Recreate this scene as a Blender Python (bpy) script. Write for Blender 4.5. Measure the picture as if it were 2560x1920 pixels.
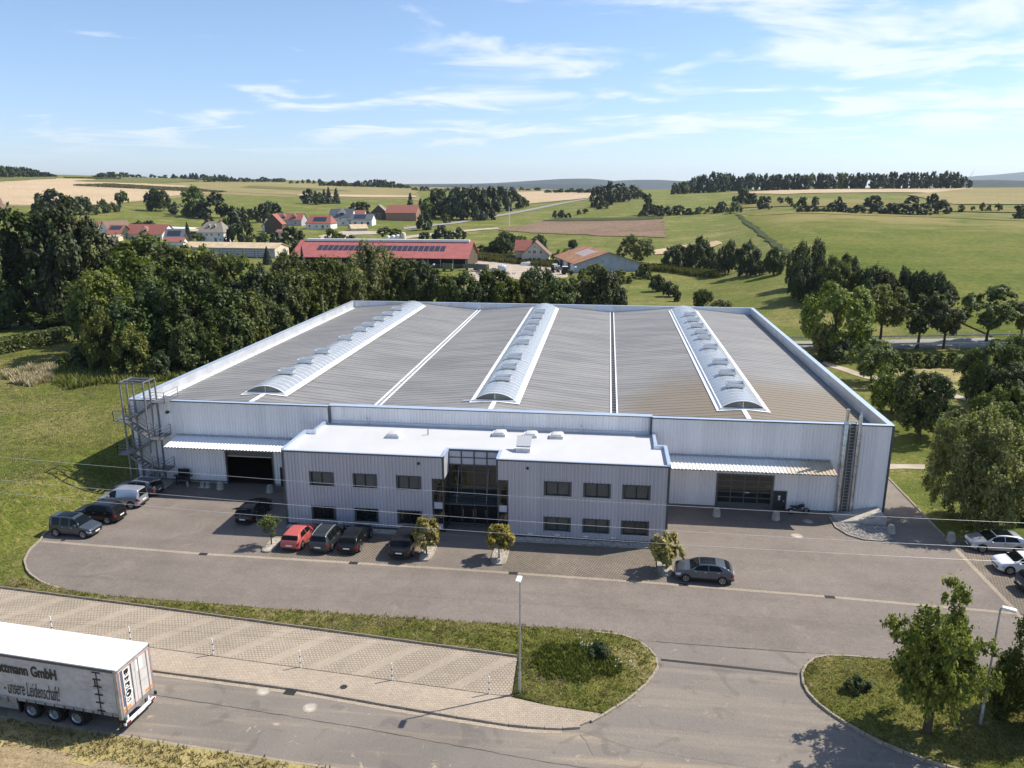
import bpy, bmesh, math, random
import numpy as np
from mathutils import Vector, Matrix
for _o in list(bpy.data.objects): bpy.data.objects.remove(_o)
S=bpy.context.scene
C=S.collection
R_=math.radians
# ---------------- camera ----------------
cam=bpy.data.cameras.new('camera'); co=bpy.data.objects.new('camera',cam); C.objects.link(co)
co.location=(46.977,-68.553,29.0)
co.rotation_euler=(math.pi/2-0.250621,0.0,0.122095)
cam.sensor_fit='HORIZONTAL'; cam.sensor_width=36.0; cam.lens=36.0*1915.357/2560.0
cam.clip_start=0.5; cam.clip_end=40000
S.camera=co
S.render.resolution_x=1024; S.render.resolution_y=768
# ---------------- sky and sun ----------------
SUN=Vector((0.80,0.38,1.0)).normalized()      # towards the sun
W=bpy.data.worlds.new('World'); S.world=W; W.use_nodes=True
nt=W.node_tree; N=nt.nodes; Lk=nt.links
N.clear()
def wn(t,**k):
    n=N.new(t)
    for a,b in k.items(): setattr(n,a,b)
    return n
out=wn('ShaderNodeOutputWorld'); bg=wn('ShaderNodeBackground'); sky=wn('ShaderNodeTexSky')
sky.sky_type='NISHITA'; sky.sun_disc=False
sky.sun_elevation=math.asin(SUN.z); sky.sun_rotation=math.atan2(SUN.x,SUN.y)
sky.altitude=300; sky.air_density=1.0; sky.dust_density=0.0; sky.ozone_density=2.2
bg.inputs['Strength'].default_value=0.11
tc=wn('ShaderNodeTexCoord'); sep=wn('ShaderNodeSeparateXYZ')
Lk.new(tc.outputs['Generated'],sep.inputs[0])
def m2(op,a,b):
    n=wn('ShaderNodeMath',operation=op)
    for i,v in enumerate((a,b)):
        if v is None: continue
        if isinstance(v,(int,float)): n.inputs[i].default_value=v
        else: Lk.new(v,n.inputs[i])
    return n.outputs[0]
zz=m2('ADD',m2('MAXIMUM',sep.outputs[2],0.0),0.07)
cmb=wn('ShaderNodeCombineXYZ')
Lk.new(m2('DIVIDE',sep.outputs[0],zz),cmb.inputs[0]); Lk.new(m2('DIVIDE',sep.outputs[1],zz),cmb.inputs[1])
def noise(scale,detail,rough,dist,off):
    mp=wn('ShaderNodeMapping'); mp.inputs['Location'].default_value=off
    mp.inputs['Scale'].default_value=(1.0,1.1,1.0); mp.inputs['Rotation'].default_value=(0,0,0.1)
    Lk.new(cmb.outputs[0],mp.inputs[0])
    n=wn('ShaderNodeTexNoise'); n.inputs['Scale'].default_value=scale; n.inputs['Detail'].default_value=detail
    n.inputs['Roughness'].default_value=rough; n.inputs['Distortion'].default_value=dist
    Lk.new(mp.outputs[0],n.inputs['Vector']); return n.outputs[0]
n1=noise(1.1,10,0.58,0.5,(97,11,0)); n2=noise(0.2,3,0.5,0.2,(61,1,0))
cv=m2('ADD',m2('MULTIPLY',n1,0.62),m2('MULTIPLY',n2,0.38))
mr=wn('ShaderNodeMapRange'); mr.interpolation_type='SMOOTHSTEP'
mr.inputs['From Min'].default_value=0.505; mr.inputs['From Max'].default_value=0.62
Lk.new(cv,mr.inputs['Value'])
cov=m2('MULTIPLY',mr.outputs[0],0.64)
hz=wn('ShaderNodeMapRange'); hz.interpolation_type='SMOOTHSTEP'   # clear air just above the skyline
hz.inputs['From Min'].default_value=0.015; hz.inputs['From Max'].default_value=0.08
Lk.new(sep.outputs[2],hz.inputs['Value'])
cov=m2('MULTIPLY',cov,hz.outputs[0])
mixc=wn('ShaderNodeMix'); mixc.data_type='RGBA'
Lk.new(cov,mixc.inputs[0])
tint=wn('ShaderNodeMix'); tint.data_type='RGBA'; tint.blend_type='MULTIPLY'; tint.inputs[0].default_value=1.0
Lk.new(sky.outputs[0],tint.inputs[6]); tr_=wn('ShaderNodeMapRange'); tr_.interpolation_type='SMOOTHSTEP'; tr_.inputs['From Min'].default_value=-0.02; tr_.inputs['From Max'].default_value=0.22
Lk.new(sep.outputs[2],tr_.inputs['Value'])
hc=wn('ShaderNodeMix'); hc.data_type='RGBA'; Lk.new(tr_.outputs[0],hc.inputs[0]); hc.inputs[6].default_value=(0.76,0.84,1.10,1); hc.inputs[7].default_value=(0.98,1.01,1.09,1)
Lk.new(hc.outputs[2],tint.inputs[7])
Lk.new(tint.outputs[2],mixc.inputs[6]); mixc.inputs[7].default_value=(7.6,7.7,7.8,1)
Lk.new(mixc.outputs[2],bg.inputs['Color']); Lk.new(bg.outputs[0],out.inputs[0])
sl=bpy.data.lights.new('sun','SUN'); sl.energy=5.0; sl.angle=R_(0.53); sl.color=(1.0,0.93,0.82)
so=bpy.data.objects.new('sun',sl); C.objects.link(so); so.rotation_euler=(-SUN).to_track_quat('-Z','Y').to_euler()
so.location=(120,40,120)
V_=S.view_settings; V_.view_transform='Standard'; V_.look='None'; V_.exposure=0.45; V_.gamma=1.0; V_.use_curve_mapping=False
S.render.engine='CYCLES'
S.cycles.max_bounces=6; S.cycles.diffuse_bounces=3; S.cycles.glossy_bounces=3; S.cycles.transmission_bounces=3
S.cycles.transparent_max_bounces=8; S.cycles.volume_bounces=0

# ---- terrain height -------------------------------------------------------
_RK=[0,140,200,280,350,470,600,800,1000,1300,1600,2200,3500,6000,14000]
_HP=[(-0.75,[0,0,0,0,-1,4,13,22,31,46,54,48,30,20,20]),
     (-0.45,[0,0,0,0,-.5,3,9,17,23,33,45,40,20,10,10]),
     (-0.12,[0,0,0,0,.5,4,8,15,20,26,26,12,6,6,6]),
     (0.10,[0,0,0,.5,3,8,13,20,25,27,25,12,6,6,6]),
     (0.25,[0,0,3.5,7.5,10.5,15,19,24.5,29.3,28.5,23,14,8,6,6]),
     (0.50,[0,0,4,7.5,10,13.5,17.5,23.5,29.6,28.5,23,14,8,6,6])]
def _her(xs,ys,x):
    n=len(xs)
    if x<=xs[0]: return ys[0]
    if x>=xs[-1]: return ys[-1]
    i=0
    while x>xs[i+1]: i+=1
    def sl(k):
        if k==0 or k==n-1: return 0.0
        a=(ys[k]-ys[k-1])/(xs[k]-xs[k-1]); b=(ys[k+1]-ys[k])/(xs[k+1]-xs[k])
        return 0.0 if a*b<=0 else 2*a*b/(a+b)
    h=xs[i+1]-xs[i]; t=(x-xs[i])/h
    return ((2*t**3-3*t*t+1)*ys[i]+(t**3-2*t*t+t)*h*sl(i)+(3*t*t-2*t**3)*ys[i+1]+(t**3-t*t)*h*sl(i+1))
def _ss(a,b,x):
    t=max(0.0,min(1.0,(x-a)/(b-a))); return t*t*(3-2*t)
def T(x,y):
    dx,dy=x-47.0,y+68.5
    r=math.hypot(dx,dy); ph=math.atan2(dx,dy)
    if ph<=_HP[0][0]: z=_her(_RK,_HP[0][1],r)
    elif ph>=_HP[-1][0]: z=_her(_RK,_HP[-1][1],r)
    else:
        i=0
        while ph>_HP[i+1][0]: i+=1
        t=_ss(0,1,(ph-_HP[i][0])/(_HP[i+1][0]-_HP[i][0]))
        z=_her(_RK,_HP[i][1],r)*(1-t)+_her(_RK,_HP[i+1][1],r)*t
    if abs(ph)>1.2: z*=max(0.0,1-(abs(ph)-1.2)/0.5)
    # grass bank left of the hall and the yard
    e=-1.0
    b=2.5*_ss(0,5.0,e-x)*_ss(-22,-12,y)*(1-_ss(55,130,-x))*(1-_ss(70,130,y))
    return z+b

# ---------------- places ----------------
TREES=[
(-69.37, 70.83, 2.26, 21.87, 9.13, 'dark', 'huge dark tree at the left edge, middle one of the three giants', 'trees of the wood left of the hall', True, None, 'tree'),
(-59.86, 73.06, 2.45, 22.87, 8.94, 'dark', 'huge dark tree standing over the meadow, right one of the three giants', 'trees of the wood left of the hall', True, None, 'tree'),
(-74.01, 69.02, 2.1, 19.61, 6.68, 'dark', 'huge dark tree cut by the left edge of the picture', 'trees of the wood left of the hall', True, None, 'tree'),
(-69.08, 65.56, 2.27, 3.64, 4.18, 'bushd', 'dark undergrowth bush at the foot of the giant trees, first from the left', 'undergrowth below the giant trees', True, None, 'bush'),
(-62.99, 65.96, 2.42, 3.9, 4.17, 'bushd', 'dark undergrowth bush at the foot of the giant trees, second from the left', 'undergrowth below the giant trees', True, None, 'bush'),
(-58.89, 67.66, 2.48, 3.47, 3.74, 'bushd', 'dark undergrowth bush at the foot of the giant trees, third from the left', 'undergrowth below the giant trees', True, None, 'bush'),
(-54.54, 69.12, 2.5, 4.22, 3.76, 'bushd', 'dark undergrowth bush at the foot of the giant trees, fourth from the left', 'undergrowth below the giant trees', True, None, 'bush'),
(-43.41, 73.84, 2.47, 16.96, 7.92, 'mid', 'broadleaf tree in the dense wood left of the hall, sixth from the left', 'trees of the wood left of the hall', True, None, 'tree'),
(-38.18, 74.54, 2.46, 15.36, 4.56, 'mid', 'broadleaf tree in the dense wood left of the hall, eighth from the left', 'trees of the wood left of the hall', True, None, 'tree'),
(-33.49, 75.18, 2.45, 14.74, 6.24, 'mid', 'broadleaf tree in the dense wood left of the hall, eleventh from the left', 'trees of the wood left of the hall', True, None, 'tree'),
(-28.12, 72.95, 2.48, 14.04, 4.48, 'mid', 'broadleaf tree in the dense wood left of the hall, thirteenth from the left', 'trees of the wood left of the hall', True, None, 'tree'),
(-34.6, 55.57, 2.5, 15.4, 4.62, 'midtall', 'broadleaf tree in the dense wood left of the hall, fifth from the left', 'trees of the wood left of the hall', True, None, 'tree'),
(-18.03, 45.98, 2.5, 13.97, 4.77, 'mid', 'broadleaf tree in the dense wood left of the hall, tenth from the left', 'trees of the wood left of the hall', True, None, 'tree'),
(-21.46, 38.83, 2.5, 12.66, 4.19, 'dark', 'broadleaf tree in the dense wood left of the hall, seventh from the left', 'trees of the wood left of the hall', True, None, 'tree'),
(-33.33, 44.12, 2.5, 13.47, 4.06, 'mid', 'broadleaf tree in the dense wood left of the hall, second from the left', 'trees of the wood left of the hall', True, None, 'tree'),
(-33.05, 40.69, 2.5, 10.49, 2.58, 'midtall', 'broadleaf tree in the dense wood left of the hall, first from the left', 'trees of the wood left of the hall', True, None, 'tree'),
(-16.38, 37.87, 2.5, 11.76, 4.3, 'dark', 'broadleaf tree in the dense wood left of the hall, ninth from the left', 'trees of the wood left of the hall', True, None, 'tree'),
(-11.77, 41.62, 2.5, 11.77, 4.24, 'dark', 'broadleaf tree in the dense wood left of the hall, fourteenth from the left', 'trees of the wood left of the hall', True, None, 'tree'),
(-8.95, 44.3, 2.5, 10.46, 3.28, 'midtall', 'broadleaf tree in the dense wood left of the hall, sixteenth from the left', 'trees of the wood left of the hall', True, None, 'tree'),
(-8.22, 50.07, 2.5, 8.79, 3.43, 'mid', 'broadleaf tree in the dense wood left of the hall, eighteenth from the left', 'trees of the wood left of the hall', True, None, 'tree'),
(-20.2, 65.34, 2.5, 14.15, 4.56, 'mid', 'broadleaf tree in the dense wood left of the hall, fifteenth from the left', 'trees of the wood left of the hall', True, None, 'tree'),
(-13.08, 59.03, 2.5, 12.94, 4.34, 'dark', 'broadleaf tree in the dense wood left of the hall, seventeenth from the left', 'trees of the wood left of the hall', True, None, 'tree'),
(-10.67, 63.73, 2.5, 11.83, 4.19, 'mid', 'broadleaf tree in the dense wood left of the hall, nineteenth from the left', 'trees of the wood left of the hall', True, None, 'tree'),
(-7.48, 66.89, 2.5, 11.03, 3.86, 'mid', 'broadleaf tree in the dense wood left of the hall, twenty-first from the left', 'trees of the wood left of the hall', True, None, 'tree'),
(-15.03, 77.78, 2.38, 14.05, 3.46, 'mid', 'broadleaf tree in the dense wood left of the hall, twentieth from the left', 'trees of the wood left of the hall', True, None, 'tree'),
(-32.4, 47.88, 2.5, 9.3, 3.27, 'dark', 'broadleaf tree in the dense wood left of the hall, third from the left', 'trees of the wood left of the hall', True, None, 'tree'),
(-22.19, 35.63, 2.5, 9.78, 3.59, 'dark', 'broadleaf tree in the dense wood left of the hall, fourth from the left', 'trees of the wood left of the hall', True, None, 'tree'),
(-11.85, 36.89, 2.5, 7.72, 2.61, 'mid', 'broadleaf tree in the dense wood left of the hall, twelfth from the left', 'trees of the wood left of the hall', True, None, 'tree'),
(-25.94, 33.67, 2.5, 8.78, 2.96, 'willow', 'pale willow with upright shoots, rear one of the two at the meadow edge', None, True, None, 'tree'),
(-20.99, 32.82, 2.5, 7.13, 3.76, 'willow', 'pale bushy willow nearest the meadow, in front of the wood', None, True, None, 'tree'),
(-28.26, 34.89, 2.5, 6.19, 2.77, 'willow', 'low grey-green willow left of the pale willows', None, True, None, 'tree'),
(-13.6, 36.07, 2.5, 7.47, 3.64, 'willow', 'bright green willow shrub along the left hall wall, first from the left', 'willow shrubs along the left hall wall', True, None, 'shrub'),
(-10.91, 37.92, 2.5, 6.52, 3.02, 'willow', 'bright green willow shrub along the left hall wall, second from the left', 'willow shrubs along the left hall wall', True, None, 'shrub'),
(-9.88, 40.88, 2.5, 4.8, 2.76, 'willow', 'bright green willow shrub along the left hall wall, third from the left', 'willow shrubs along the left hall wall', True, None, 'shrub'),
(-9.73, 46.28, 2.5, 5.0, 2.11, 'willow', 'bright green willow shrub along the left hall wall, fourth from the left', 'willow shrubs along the left hall wall', True, None, 'shrub'),
(-30.31, 35.25, 2.5, 3.56, 3.44, 'bushd', 'dark low bush under the willows, second from the left', 'dark bushes under the willows', True, None, 'bush'),
(-34.2, 36.64, 2.5, 1.96, 2.0, 'bushd', 'dark low bush under the willows, first from the left', 'dark bushes under the willows', True, None, 'bush'),
(-16.3, 31.96, 2.5, 3.76, 2.2, 'bushd', 'dark low bush under the willows, third from the left', 'dark bushes under the willows', True, None, 'bush'),
(-1.76, 85.6, 0.13, 17.2, 5.92, 'pale', 'tall bright yellow-green tree in front of the long red barn', None, True, None, 'tree'),
(-5.06, 71.85, 2.26, 13.46, 3.99, 'mid', 'leafy tree in the row between the hall and the farm, second from the left', 'trees in the row behind the hall', True, None, 'tree'),
(-3.9, 77.29, 1.49, 11.77, 3.81, 'mid', 'leafy tree in the row between the hall and the farm, third from the left', 'trees in the row behind the hall', True, None, 'tree'),
(5.51, 87.19, -0.0, 14.44, 3.93, 'mid', 'leafy tree in the row between the hall and the farm, fifth from the left', 'trees in the row behind the hall', True, None, 'tree'),
(9.1, 87.62, -0.0, 14.16, 3.32, 'dark', 'leafy tree in the row between the hall and the farm, sixth from the left', 'trees in the row behind the hall', True, None, 'tree'),
(12.98, 88.09, -0.0, 11.2, 3.42, 'mid', 'leafy tree in the row between the hall and the farm, seventh from the left', 'trees in the row behind the hall', True, None, 'tree'),
(17.54, 88.65, -0.0, 11.68, 4.23, 'mid', 'leafy tree in the row between the hall and the farm, eighth from the left', 'trees in the row behind the hall', True, None, 'tree'),
(22.91, 90.4, -0.0, 12.14, 4.05, 'mid', 'leafy tree in the row between the hall and the farm, tenth from the left', 'trees in the row behind the hall', True, None, 'tree'),
(20.16, 88.96, -0.0, 9.96, 3.02, 'dark', 'leafy tree in the row between the hall and the farm, ninth from the left', 'trees in the row behind the hall', True, None, 'tree'),
(26.67, 89.75, -0.0, 10.34, 3.32, 'mid', 'leafy tree in the row between the hall and the farm, eleventh from the left', 'trees in the row behind the hall', True, None, 'tree'),
(30.26, 90.19, -0.0, 10.63, 3.02, 'mid', 'leafy tree in the row between the hall and the farm, twelfth from the left', 'trees in the row behind the hall', True, None, 'tree'),
(33.07, 92.76, -0.0, 12.51, 3.98, 'dark', 'leafy tree in the row between the hall and the farm, thirteenth from the left', 'trees in the row behind the hall', True, None, 'tree'),
(37.25, 89.4, -0.0, 10.53, 3.69, 'mid', 'leafy tree in the row between the hall and the farm, fourteenth from the left', 'trees in the row behind the hall', True, None, 'tree'),
(41.03, 91.5, -0.0, 10.91, 3.32, 'mid', 'leafy tree in the row between the hall and the farm, fifteenth from the left', 'trees in the row behind the hall', True, None, 'tree'),
(2.98, 85.79, -0.0, 11.04, 3.5, 'mid', 'leafy tree in the row between the hall and the farm, fourth from the left', 'trees in the row behind the hall', True, None, 'tree'),
(-6.98, 69.83, 2.5, 11.06, 2.9, 'mid', 'leafy tree in the row between the hall and the farm, first from the left', 'trees in the row behind the hall', True, None, 'tree'),
(46.57, 90.54, -0.0, 12.42, 5.38, 'dark', 'dark round tree at the right end of the row behind the hall', None, True, None, 'tree'),
(-35.59, 133.96, -0.0, 13.26, 1.98, 'conifer', 'dark narrow tree rising in front of the left end of the red barn', None, True, None, 'tree'),
(-85.36, 220.93, -0.28, 7.18, 2.25, 'conifer', 'small dark conifer against the cream end wall of the tan shed', None, True, None, 'tree'),
(71.1, 124.96, 0.22, 4.37, 2.61, 'mid', 'lone leafy bush on the meadow behind the rear right part of the hall', None, True, None, 'bush'),
(74.88, 122.47, 0.66, 1.82, 2.57, 'bushp', 'low pale bush at the rear parapet beside the lone leafy bush', None, True, None, 'bush'),
(61.69, 155.13, 0.05, 4.78, 2.61, 'dark', 'dark small tree in the short line down the meadow, upper one', None, True, None, 'shrub'),
(64.21, 144.94, 0.02, 4.06, 2.36, 'dark', 'dark small tree in the short line down the meadow, middle one', None, True, None, 'shrub'),
(65.62, 136.3, 0.0, 3.05, 1.26, 'dark', 'dark small tree in the short line down the meadow, lower one', None, True, None, 'shrub'),
(43.87, 185.1, 0.12, 4.52, 4.85, 'bushp', 'grey-green bush in front of the rusty barn, second from the left', 'bushes in front of the rusty barn', True, None, 'bush'),
(50.95, 173.39, 0.11, 4.03, 3.87, 'bushp', 'grey-green bush in front of the rusty barn, third from the left', 'bushes in front of the rusty barn', True, None, 'bush'),
(59.36, 186.07, 0.22, 4.81, 3.27, 'bush', 'grey-green bush in front of the rusty barn, fifth from the left', 'bushes in front of the rusty barn', True, None, 'bush'),
(39.65, 179.75, 0.08, 3.85, 2.3, 'bush', 'grey-green bush in front of the rusty barn, first from the left', 'bushes in front of the rusty barn', True, None, 'bush'),
(55.17, 180.85, 0.17, 2.37, 2.3, 'bush', 'grey-green bush in front of the rusty barn, fourth from the left', 'bushes in front of the rusty barn', True, None, 'bush'),
(58.07, 233.91, 0.84, 10.22, 7.2, 'pale', 'pale olive tree right of the rusty barn', None, True, None, 'tree'),
(71.71, 219.62, 0.64, 8.05, 5.43, 'dark', 'dark tree in the short row across the right meadow, first from the left', 'dark trees in the short row across the meadow', True, None, 'tree'),
(75.03, 221.21, 0.69, 6.74, 4.39, 'dark', 'dark tree in the short row across the right meadow, second from the left', 'dark trees in the short row across the meadow', True, None, 'tree'),
(79.62, 212.87, 0.75, 11.23, 5.62, 'dark', 'dark tree in the short row across the right meadow, third from the left', 'dark trees in the short row across the meadow', True, None, 'tree'),
(82.7, 202.86, 1.17, 6.46, 3.45, 'dark', 'dark tree in the short row across the right meadow, fourth from the left', 'dark trees in the short row across the meadow', True, None, 'tree'),
(86.23, 188.06, 2.01, 10.08, 4.03, 'dark', 'dark tree in the short row across the right meadow, fifth from the left', 'dark trees in the short row across the meadow', True, None, 'tree'),
(89.66, 174.11, 2.99, 10.06, 4.53, 'dark', 'dark tree in the short row across the right meadow, sixth from the left', 'dark trees in the short row across the meadow', True, None, 'tree'),
(92.46, 169.39, 3.68, 4.27, 2.57, 'dark', 'dark tree in the short row across the right meadow, seventh from the left', 'dark trees in the short row across the meadow', True, None, 'tree'),
(95.28, 162.91, 4.29, 7.72, 3.19, 'dark', 'dark tree in the short row across the right meadow, eighth from the left', 'dark trees in the short row across the meadow', True, None, 'tree'),
(96.17, 136.58, 3.97, 11.19, 3.57, 'dark', 'dark tree in the belt below the green hill field, first from the left', 'dark trees between the meadow and the green hill field', True, None, 'tree'),
(96.83, 124.56, 3.47, 12.97, 3.94, 'dark', 'dark tree in the belt below the green hill field, third from the left', 'dark trees between the meadow and the green hill field', True, None, 'tree'),
(92.45, 118.1, 2.96, 9.63, 3.6, 'dark', 'dark tree in the belt below the green hill field, second from the left', 'dark trees between the meadow and the green hill field', True, None, 'tree'),
(104.44, 124.47, 3.6, 9.74, 3.34, 'dark', 'dark tree in the belt below the green hill field, fifth from the left', 'dark trees between the meadow and the green hill field', True, None, 'tree'),
(105.95, 110.94, 2.87, 8.99, 4.5, 'dark', 'dark tree in the belt below the green hill field, seventh from the left', 'dark trees between the meadow and the green hill field', True, None, 'tree'),
(108.11, 109.35, 2.84, 8.19, 3.18, 'dark', 'dark tree in the belt below the green hill field, eighth from the left', 'dark trees between the meadow and the green hill field', True, None, 'tree'),
(112.07, 110.43, 3.06, 8.72, 2.55, 'dark', 'dark tree in the belt below the green hill field, ninth from the left', 'dark trees between the meadow and the green hill field', True, None, 'tree'),
(113.76, 108.84, 3.02, 7.93, 2.63, 'dark', 'dark tree in the belt below the green hill field, tenth from the left', 'dark trees between the meadow and the green hill field', True, None, 'tree'),
(115.94, 107.68, 3.04, 8.27, 3.55, 'dark', 'dark tree in the belt below the green hill field, eleventh from the left', 'dark trees between the meadow and the green hill field', True, None, 'tree'),
(118.08, 106.53, 3.05, 8.01, 2.59, 'dark', 'dark tree in the belt below the green hill field, twelfth from the left', 'dark trees between the meadow and the green hill field', True, None, 'tree'),
(120.24, 107.23, 3.19, 6.04, 2.49, 'dark', 'dark tree in the belt below the green hill field, thirteenth from the left', 'dark trees between the meadow and the green hill field', True, None, 'tree'),
(103.54, 112.55, 2.9, 7.53, 3.25, 'dark', 'dark tree in the belt below the green hill field, sixth from the left', 'dark trees between the meadow and the green hill field', True, None, 'tree'),
(95.89, 116.33, 2.95, 6.98, 3.33, 'dark', 'dark tree in the belt below the green hill field, fourth from the left', 'dark trees between the meadow and the green hill field', True, None, 'tree'),
(99.01, 115.25, 2.95, 10.28, 4.63, 'willow', 'grey-green willow in the dark belt below the hill field', None, True, None, 'tree'),
(87.53, 70.89, 0.05, 12.36, 6.98, 'roadpale', 'large pale yellow-green tree at the near side of the country road', None, True, 0.1, 'tree'),
(86.52, 65.72, -0.0, 3.56, 3.14, 'bushd', 'dark bush at the foot of the large pale roadside tree', None, True, None, 'bush'),
(84.41, 67.67, 0.0, 6.22, 1.75, 'roadpale', 'slim young pale tree left of the large pale roadside tree', None, True, 0.3, 'tree'),
(98.92, 82.03, 0.65, 10.56, 4.9, 'roadpale', 'yellow-green roadside tree behind the large pale one', None, True, 0.32, 'tree'),
(103.89, 76.86, 0.5, 9.93, 4.27, 'roadtree', 'bare-stemmed green roadside tree, first right of the yellow-green one', None, True, 0.32, 'tree'),
(108.27, 76.84, 0.61, 9.56, 3.74, 'roadtree', 'bare-stemmed green roadside tree, second right of the yellow-green one', None, True, 0.32, 'tree'),
(117.25, 80.48, 1.13, 10.37, 5.48, 'roadtree', 'broad roadside tree with a forked stem before the hill field', None, True, 0.32, 'tree'),
(123.49, 81.41, 1.45, 8.35, 3.36, 'roadtree', 'roadside tree at the right edge of the picture', None, True, 0.32, 'tree'),
(87.58, 50.93, -0.0, 6.56, 3.73, 'roadtree', 'open-crowned tree on the lawn right of the hall', None, True, 0.2, 'tree'),
(93.09, 62.63, -0.0, 2.26, 1.31, 'bush', 'bush in the hedge below the country road, first from the left', 'hedge bushes below the country road', True, None, 'bush'),
(95.0, 62.86, -0.0, 2.54, 1.31, 'bush', 'bush in the hedge below the country road, second from the left', 'hedge bushes below the country road', True, None, 'bush'),
(96.92, 63.09, 0.0, 2.51, 1.31, 'bush', 'bush in the hedge below the country road, third from the left', 'hedge bushes below the country road', True, None, 'bush'),
(98.83, 63.3, 0.01, 2.31, 1.31, 'bush', 'bush in the hedge below the country road, fourth from the left', 'hedge bushes below the country road', True, None, 'bush'),
(100.73, 63.5, 0.01, 2.4, 1.31, 'bush', 'bush in the hedge below the country road, fifth from the left', 'hedge bushes below the country road', True, None, 'bush'),
(102.62, 63.68, 0.03, 2.39, 1.31, 'bush', 'bush in the hedge below the country road, sixth from the left', 'hedge bushes below the country road', True, None, 'bush'),
(104.5, 63.84, 0.04, 2.46, 1.31, 'bush', 'bush in the hedge below the country road, seventh from the left', 'hedge bushes below the country road', True, None, 'bush'),
(106.38, 63.98, 0.06, 2.52, 1.3, 'bush', 'bush in the hedge below the country road, eighth from the left', 'hedge bushes below the country road', True, None, 'bush'),
(107.87, 64.09, 0.08, 2.24, 1.3, 'bush', 'bush in the hedge below the country road, ninth from the left', 'hedge bushes below the country road', True, None, 'bush'),
(84.87, 24.31, -0.0, 7.89, 4.13, 'roundd', 'round dense tree with a short trunk on the lawn right of the hall', None, True, 0.17, 'tree'),
(85.03, 34.35, -0.0, 6.3, 3.23, 'roundd', 'dark tree behind the round dense tree right of the hall', None, True, 0.1, 'tree'),
(80.14, -0.64, -0.0, 9.94, 4.58, 'bigoval', 'very large olive green tree right of the hall', None, True, 0.04, 'tree'),
(92.7, 22.17, -0.0, 6.68, 3.49, 'roundd', 'dark round tree behind the very large olive tree', None, True, 0.08, 'tree'),
(100.12, 34.69, -0.0, 6.95, 4.27, 'roundd', 'dark tree at the right edge above the dark round tree', None, True, 0.08, 'tree'),
(98.47, 37.75, -0.0, 9.09, 4.11, 'roundd', 'dense dark tree overhanging the lawn path', None, True, 0.1, 'tree'),
(106.23, 44.11, -0.0, 9.97, 4.01, 'roundd', 'tallest dark tree at the right edge', None, True, 0.1, 'tree'),
(84.7, -0.48, -0.0, 3.18, 0.85, 'conifer', 'small dark conifer at the right edge behind the silver hatchback', None, True, None, 'tree'),
(65.02, -30.39, -0.0, 9.21, 2.67, 'islandtree', 'young tree with several upright leaders on the right grass island', None, True, 0.24, 'tree'),
(70.9, -29.04, -0.0, 6.88, 2.17, 'edgetree', 'dense tree cut by the right edge on the grass island', None, True, 0.08, 'tree'),
(-312.8, 405.02, 11.68, 15.88, 10.62, 'fdark', 'tree in the clump behind the giant trees, second from the left', 'clump on the slope behind the giant trees', False, None, 'tree'),
(-315.18, 397.83, 11.62, 11.92, 6.17, 'fdark', 'tree in the clump behind the giant trees, first from the left', 'clump on the slope behind the giant trees', False, None, 'tree'),
(-304.93, 408.08, 11.31, 12.13, 6.28, 'fdark', 'tree in the clump behind the giant trees, third from the left', 'clump on the slope behind the giant trees', False, None, 'tree'),
(-304.52, 419.06, 11.54, 11.48, 7.37, 'fdark', 'tree in the clump behind the giant trees, fourth from the left', 'clump on the slope behind the giant trees', False, None, 'tree'),
(-299.77, 424.23, 11.39, 7.94, 4.2, 'fdark', 'tree in the clump behind the giant trees, fifth from the left', 'clump on the slope behind the giant trees', False, None, 'tree'),
(-302.39, 439.01, 11.84, 9.09, 4.65, 'fmid', 'tree in the clump behind the giant trees, sixth from the left', 'clump on the slope behind the giant trees', False, None, 'tree'),
(-303.24, 450.68, 12.11, 6.73, 3.39, 'fmid', 'tree in the clump behind the giant trees, seventh from the left', 'clump on the slope behind the giant trees', False, None, 'tree'),
(-303.7, 456.72, 12.25, 4.54, 2.74, 'fdark', 'tree in the clump behind the giant trees, eighth from the left', 'clump on the slope behind the giant trees', False, None, 'tree'),
(-328.3, 501.83, 14.35, 11.88, 5.57, 'fmid', 'lollipop shaped tree at the edge of the stubble field', None, False, None, 'tree'),
(-289.16, 486.13, 12.11, 15.55, 10.78, 'dark', 'single large round tree below the stubble field', None, False, None, 'tree'),
(-264.0, 465.99, 10.47, 8.16, 5.87, 'fdark', 'tree in the big dark clump above the white villa, first from the left', 'clump above the white villa', False, None, 'tree'),
(-243.68, 454.7, 9.31, 19.68, 10.8, 'fmid', 'tree in the big dark clump above the white villa, third from the left', 'clump above the white villa', False, None, 'tree'),
(-224.78, 447.5, 8.39, 16.89, 10.95, 'fdark', 'tree in the big dark clump above the white villa, fifth from the left', 'clump above the white villa', False, None, 'tree'),
(-234.72, 450.85, 8.85, 12.63, 6.69, 'fdark', 'tree in the big dark clump above the white villa, fourth from the left', 'clump above the white villa', False, None, 'tree'),
(-251.5, 459.43, 9.76, 8.38, 4.43, 'fdark', 'tree in the big dark clump above the white villa, second from the left', 'clump above the white villa', False, None, 'tree'),
(-184.73, 362.31, 3.83, 10.05, 3.62, 'fdark', 'garden tree among the village houses, fifth from the left', 'garden trees of the village', False, None, 'tree'),
(-169.41, 352.79, 3.15, 8.53, 4.08, 'fmid', 'garden tree among the village houses, seventh from the left', 'garden trees of the village', False, None, 'tree'),
(-176.05, 356.52, 3.42, 6.53, 2.75, 'fmid', 'garden tree among the village houses, sixth from the left', 'garden trees of the village', False, None, 'tree'),
(-215.16, 456.16, 8.42, 7.96, 5.05, 'fdark', 'garden tree among the village houses, eighth from the left', 'garden trees of the village', False, None, 'tree'),
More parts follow.
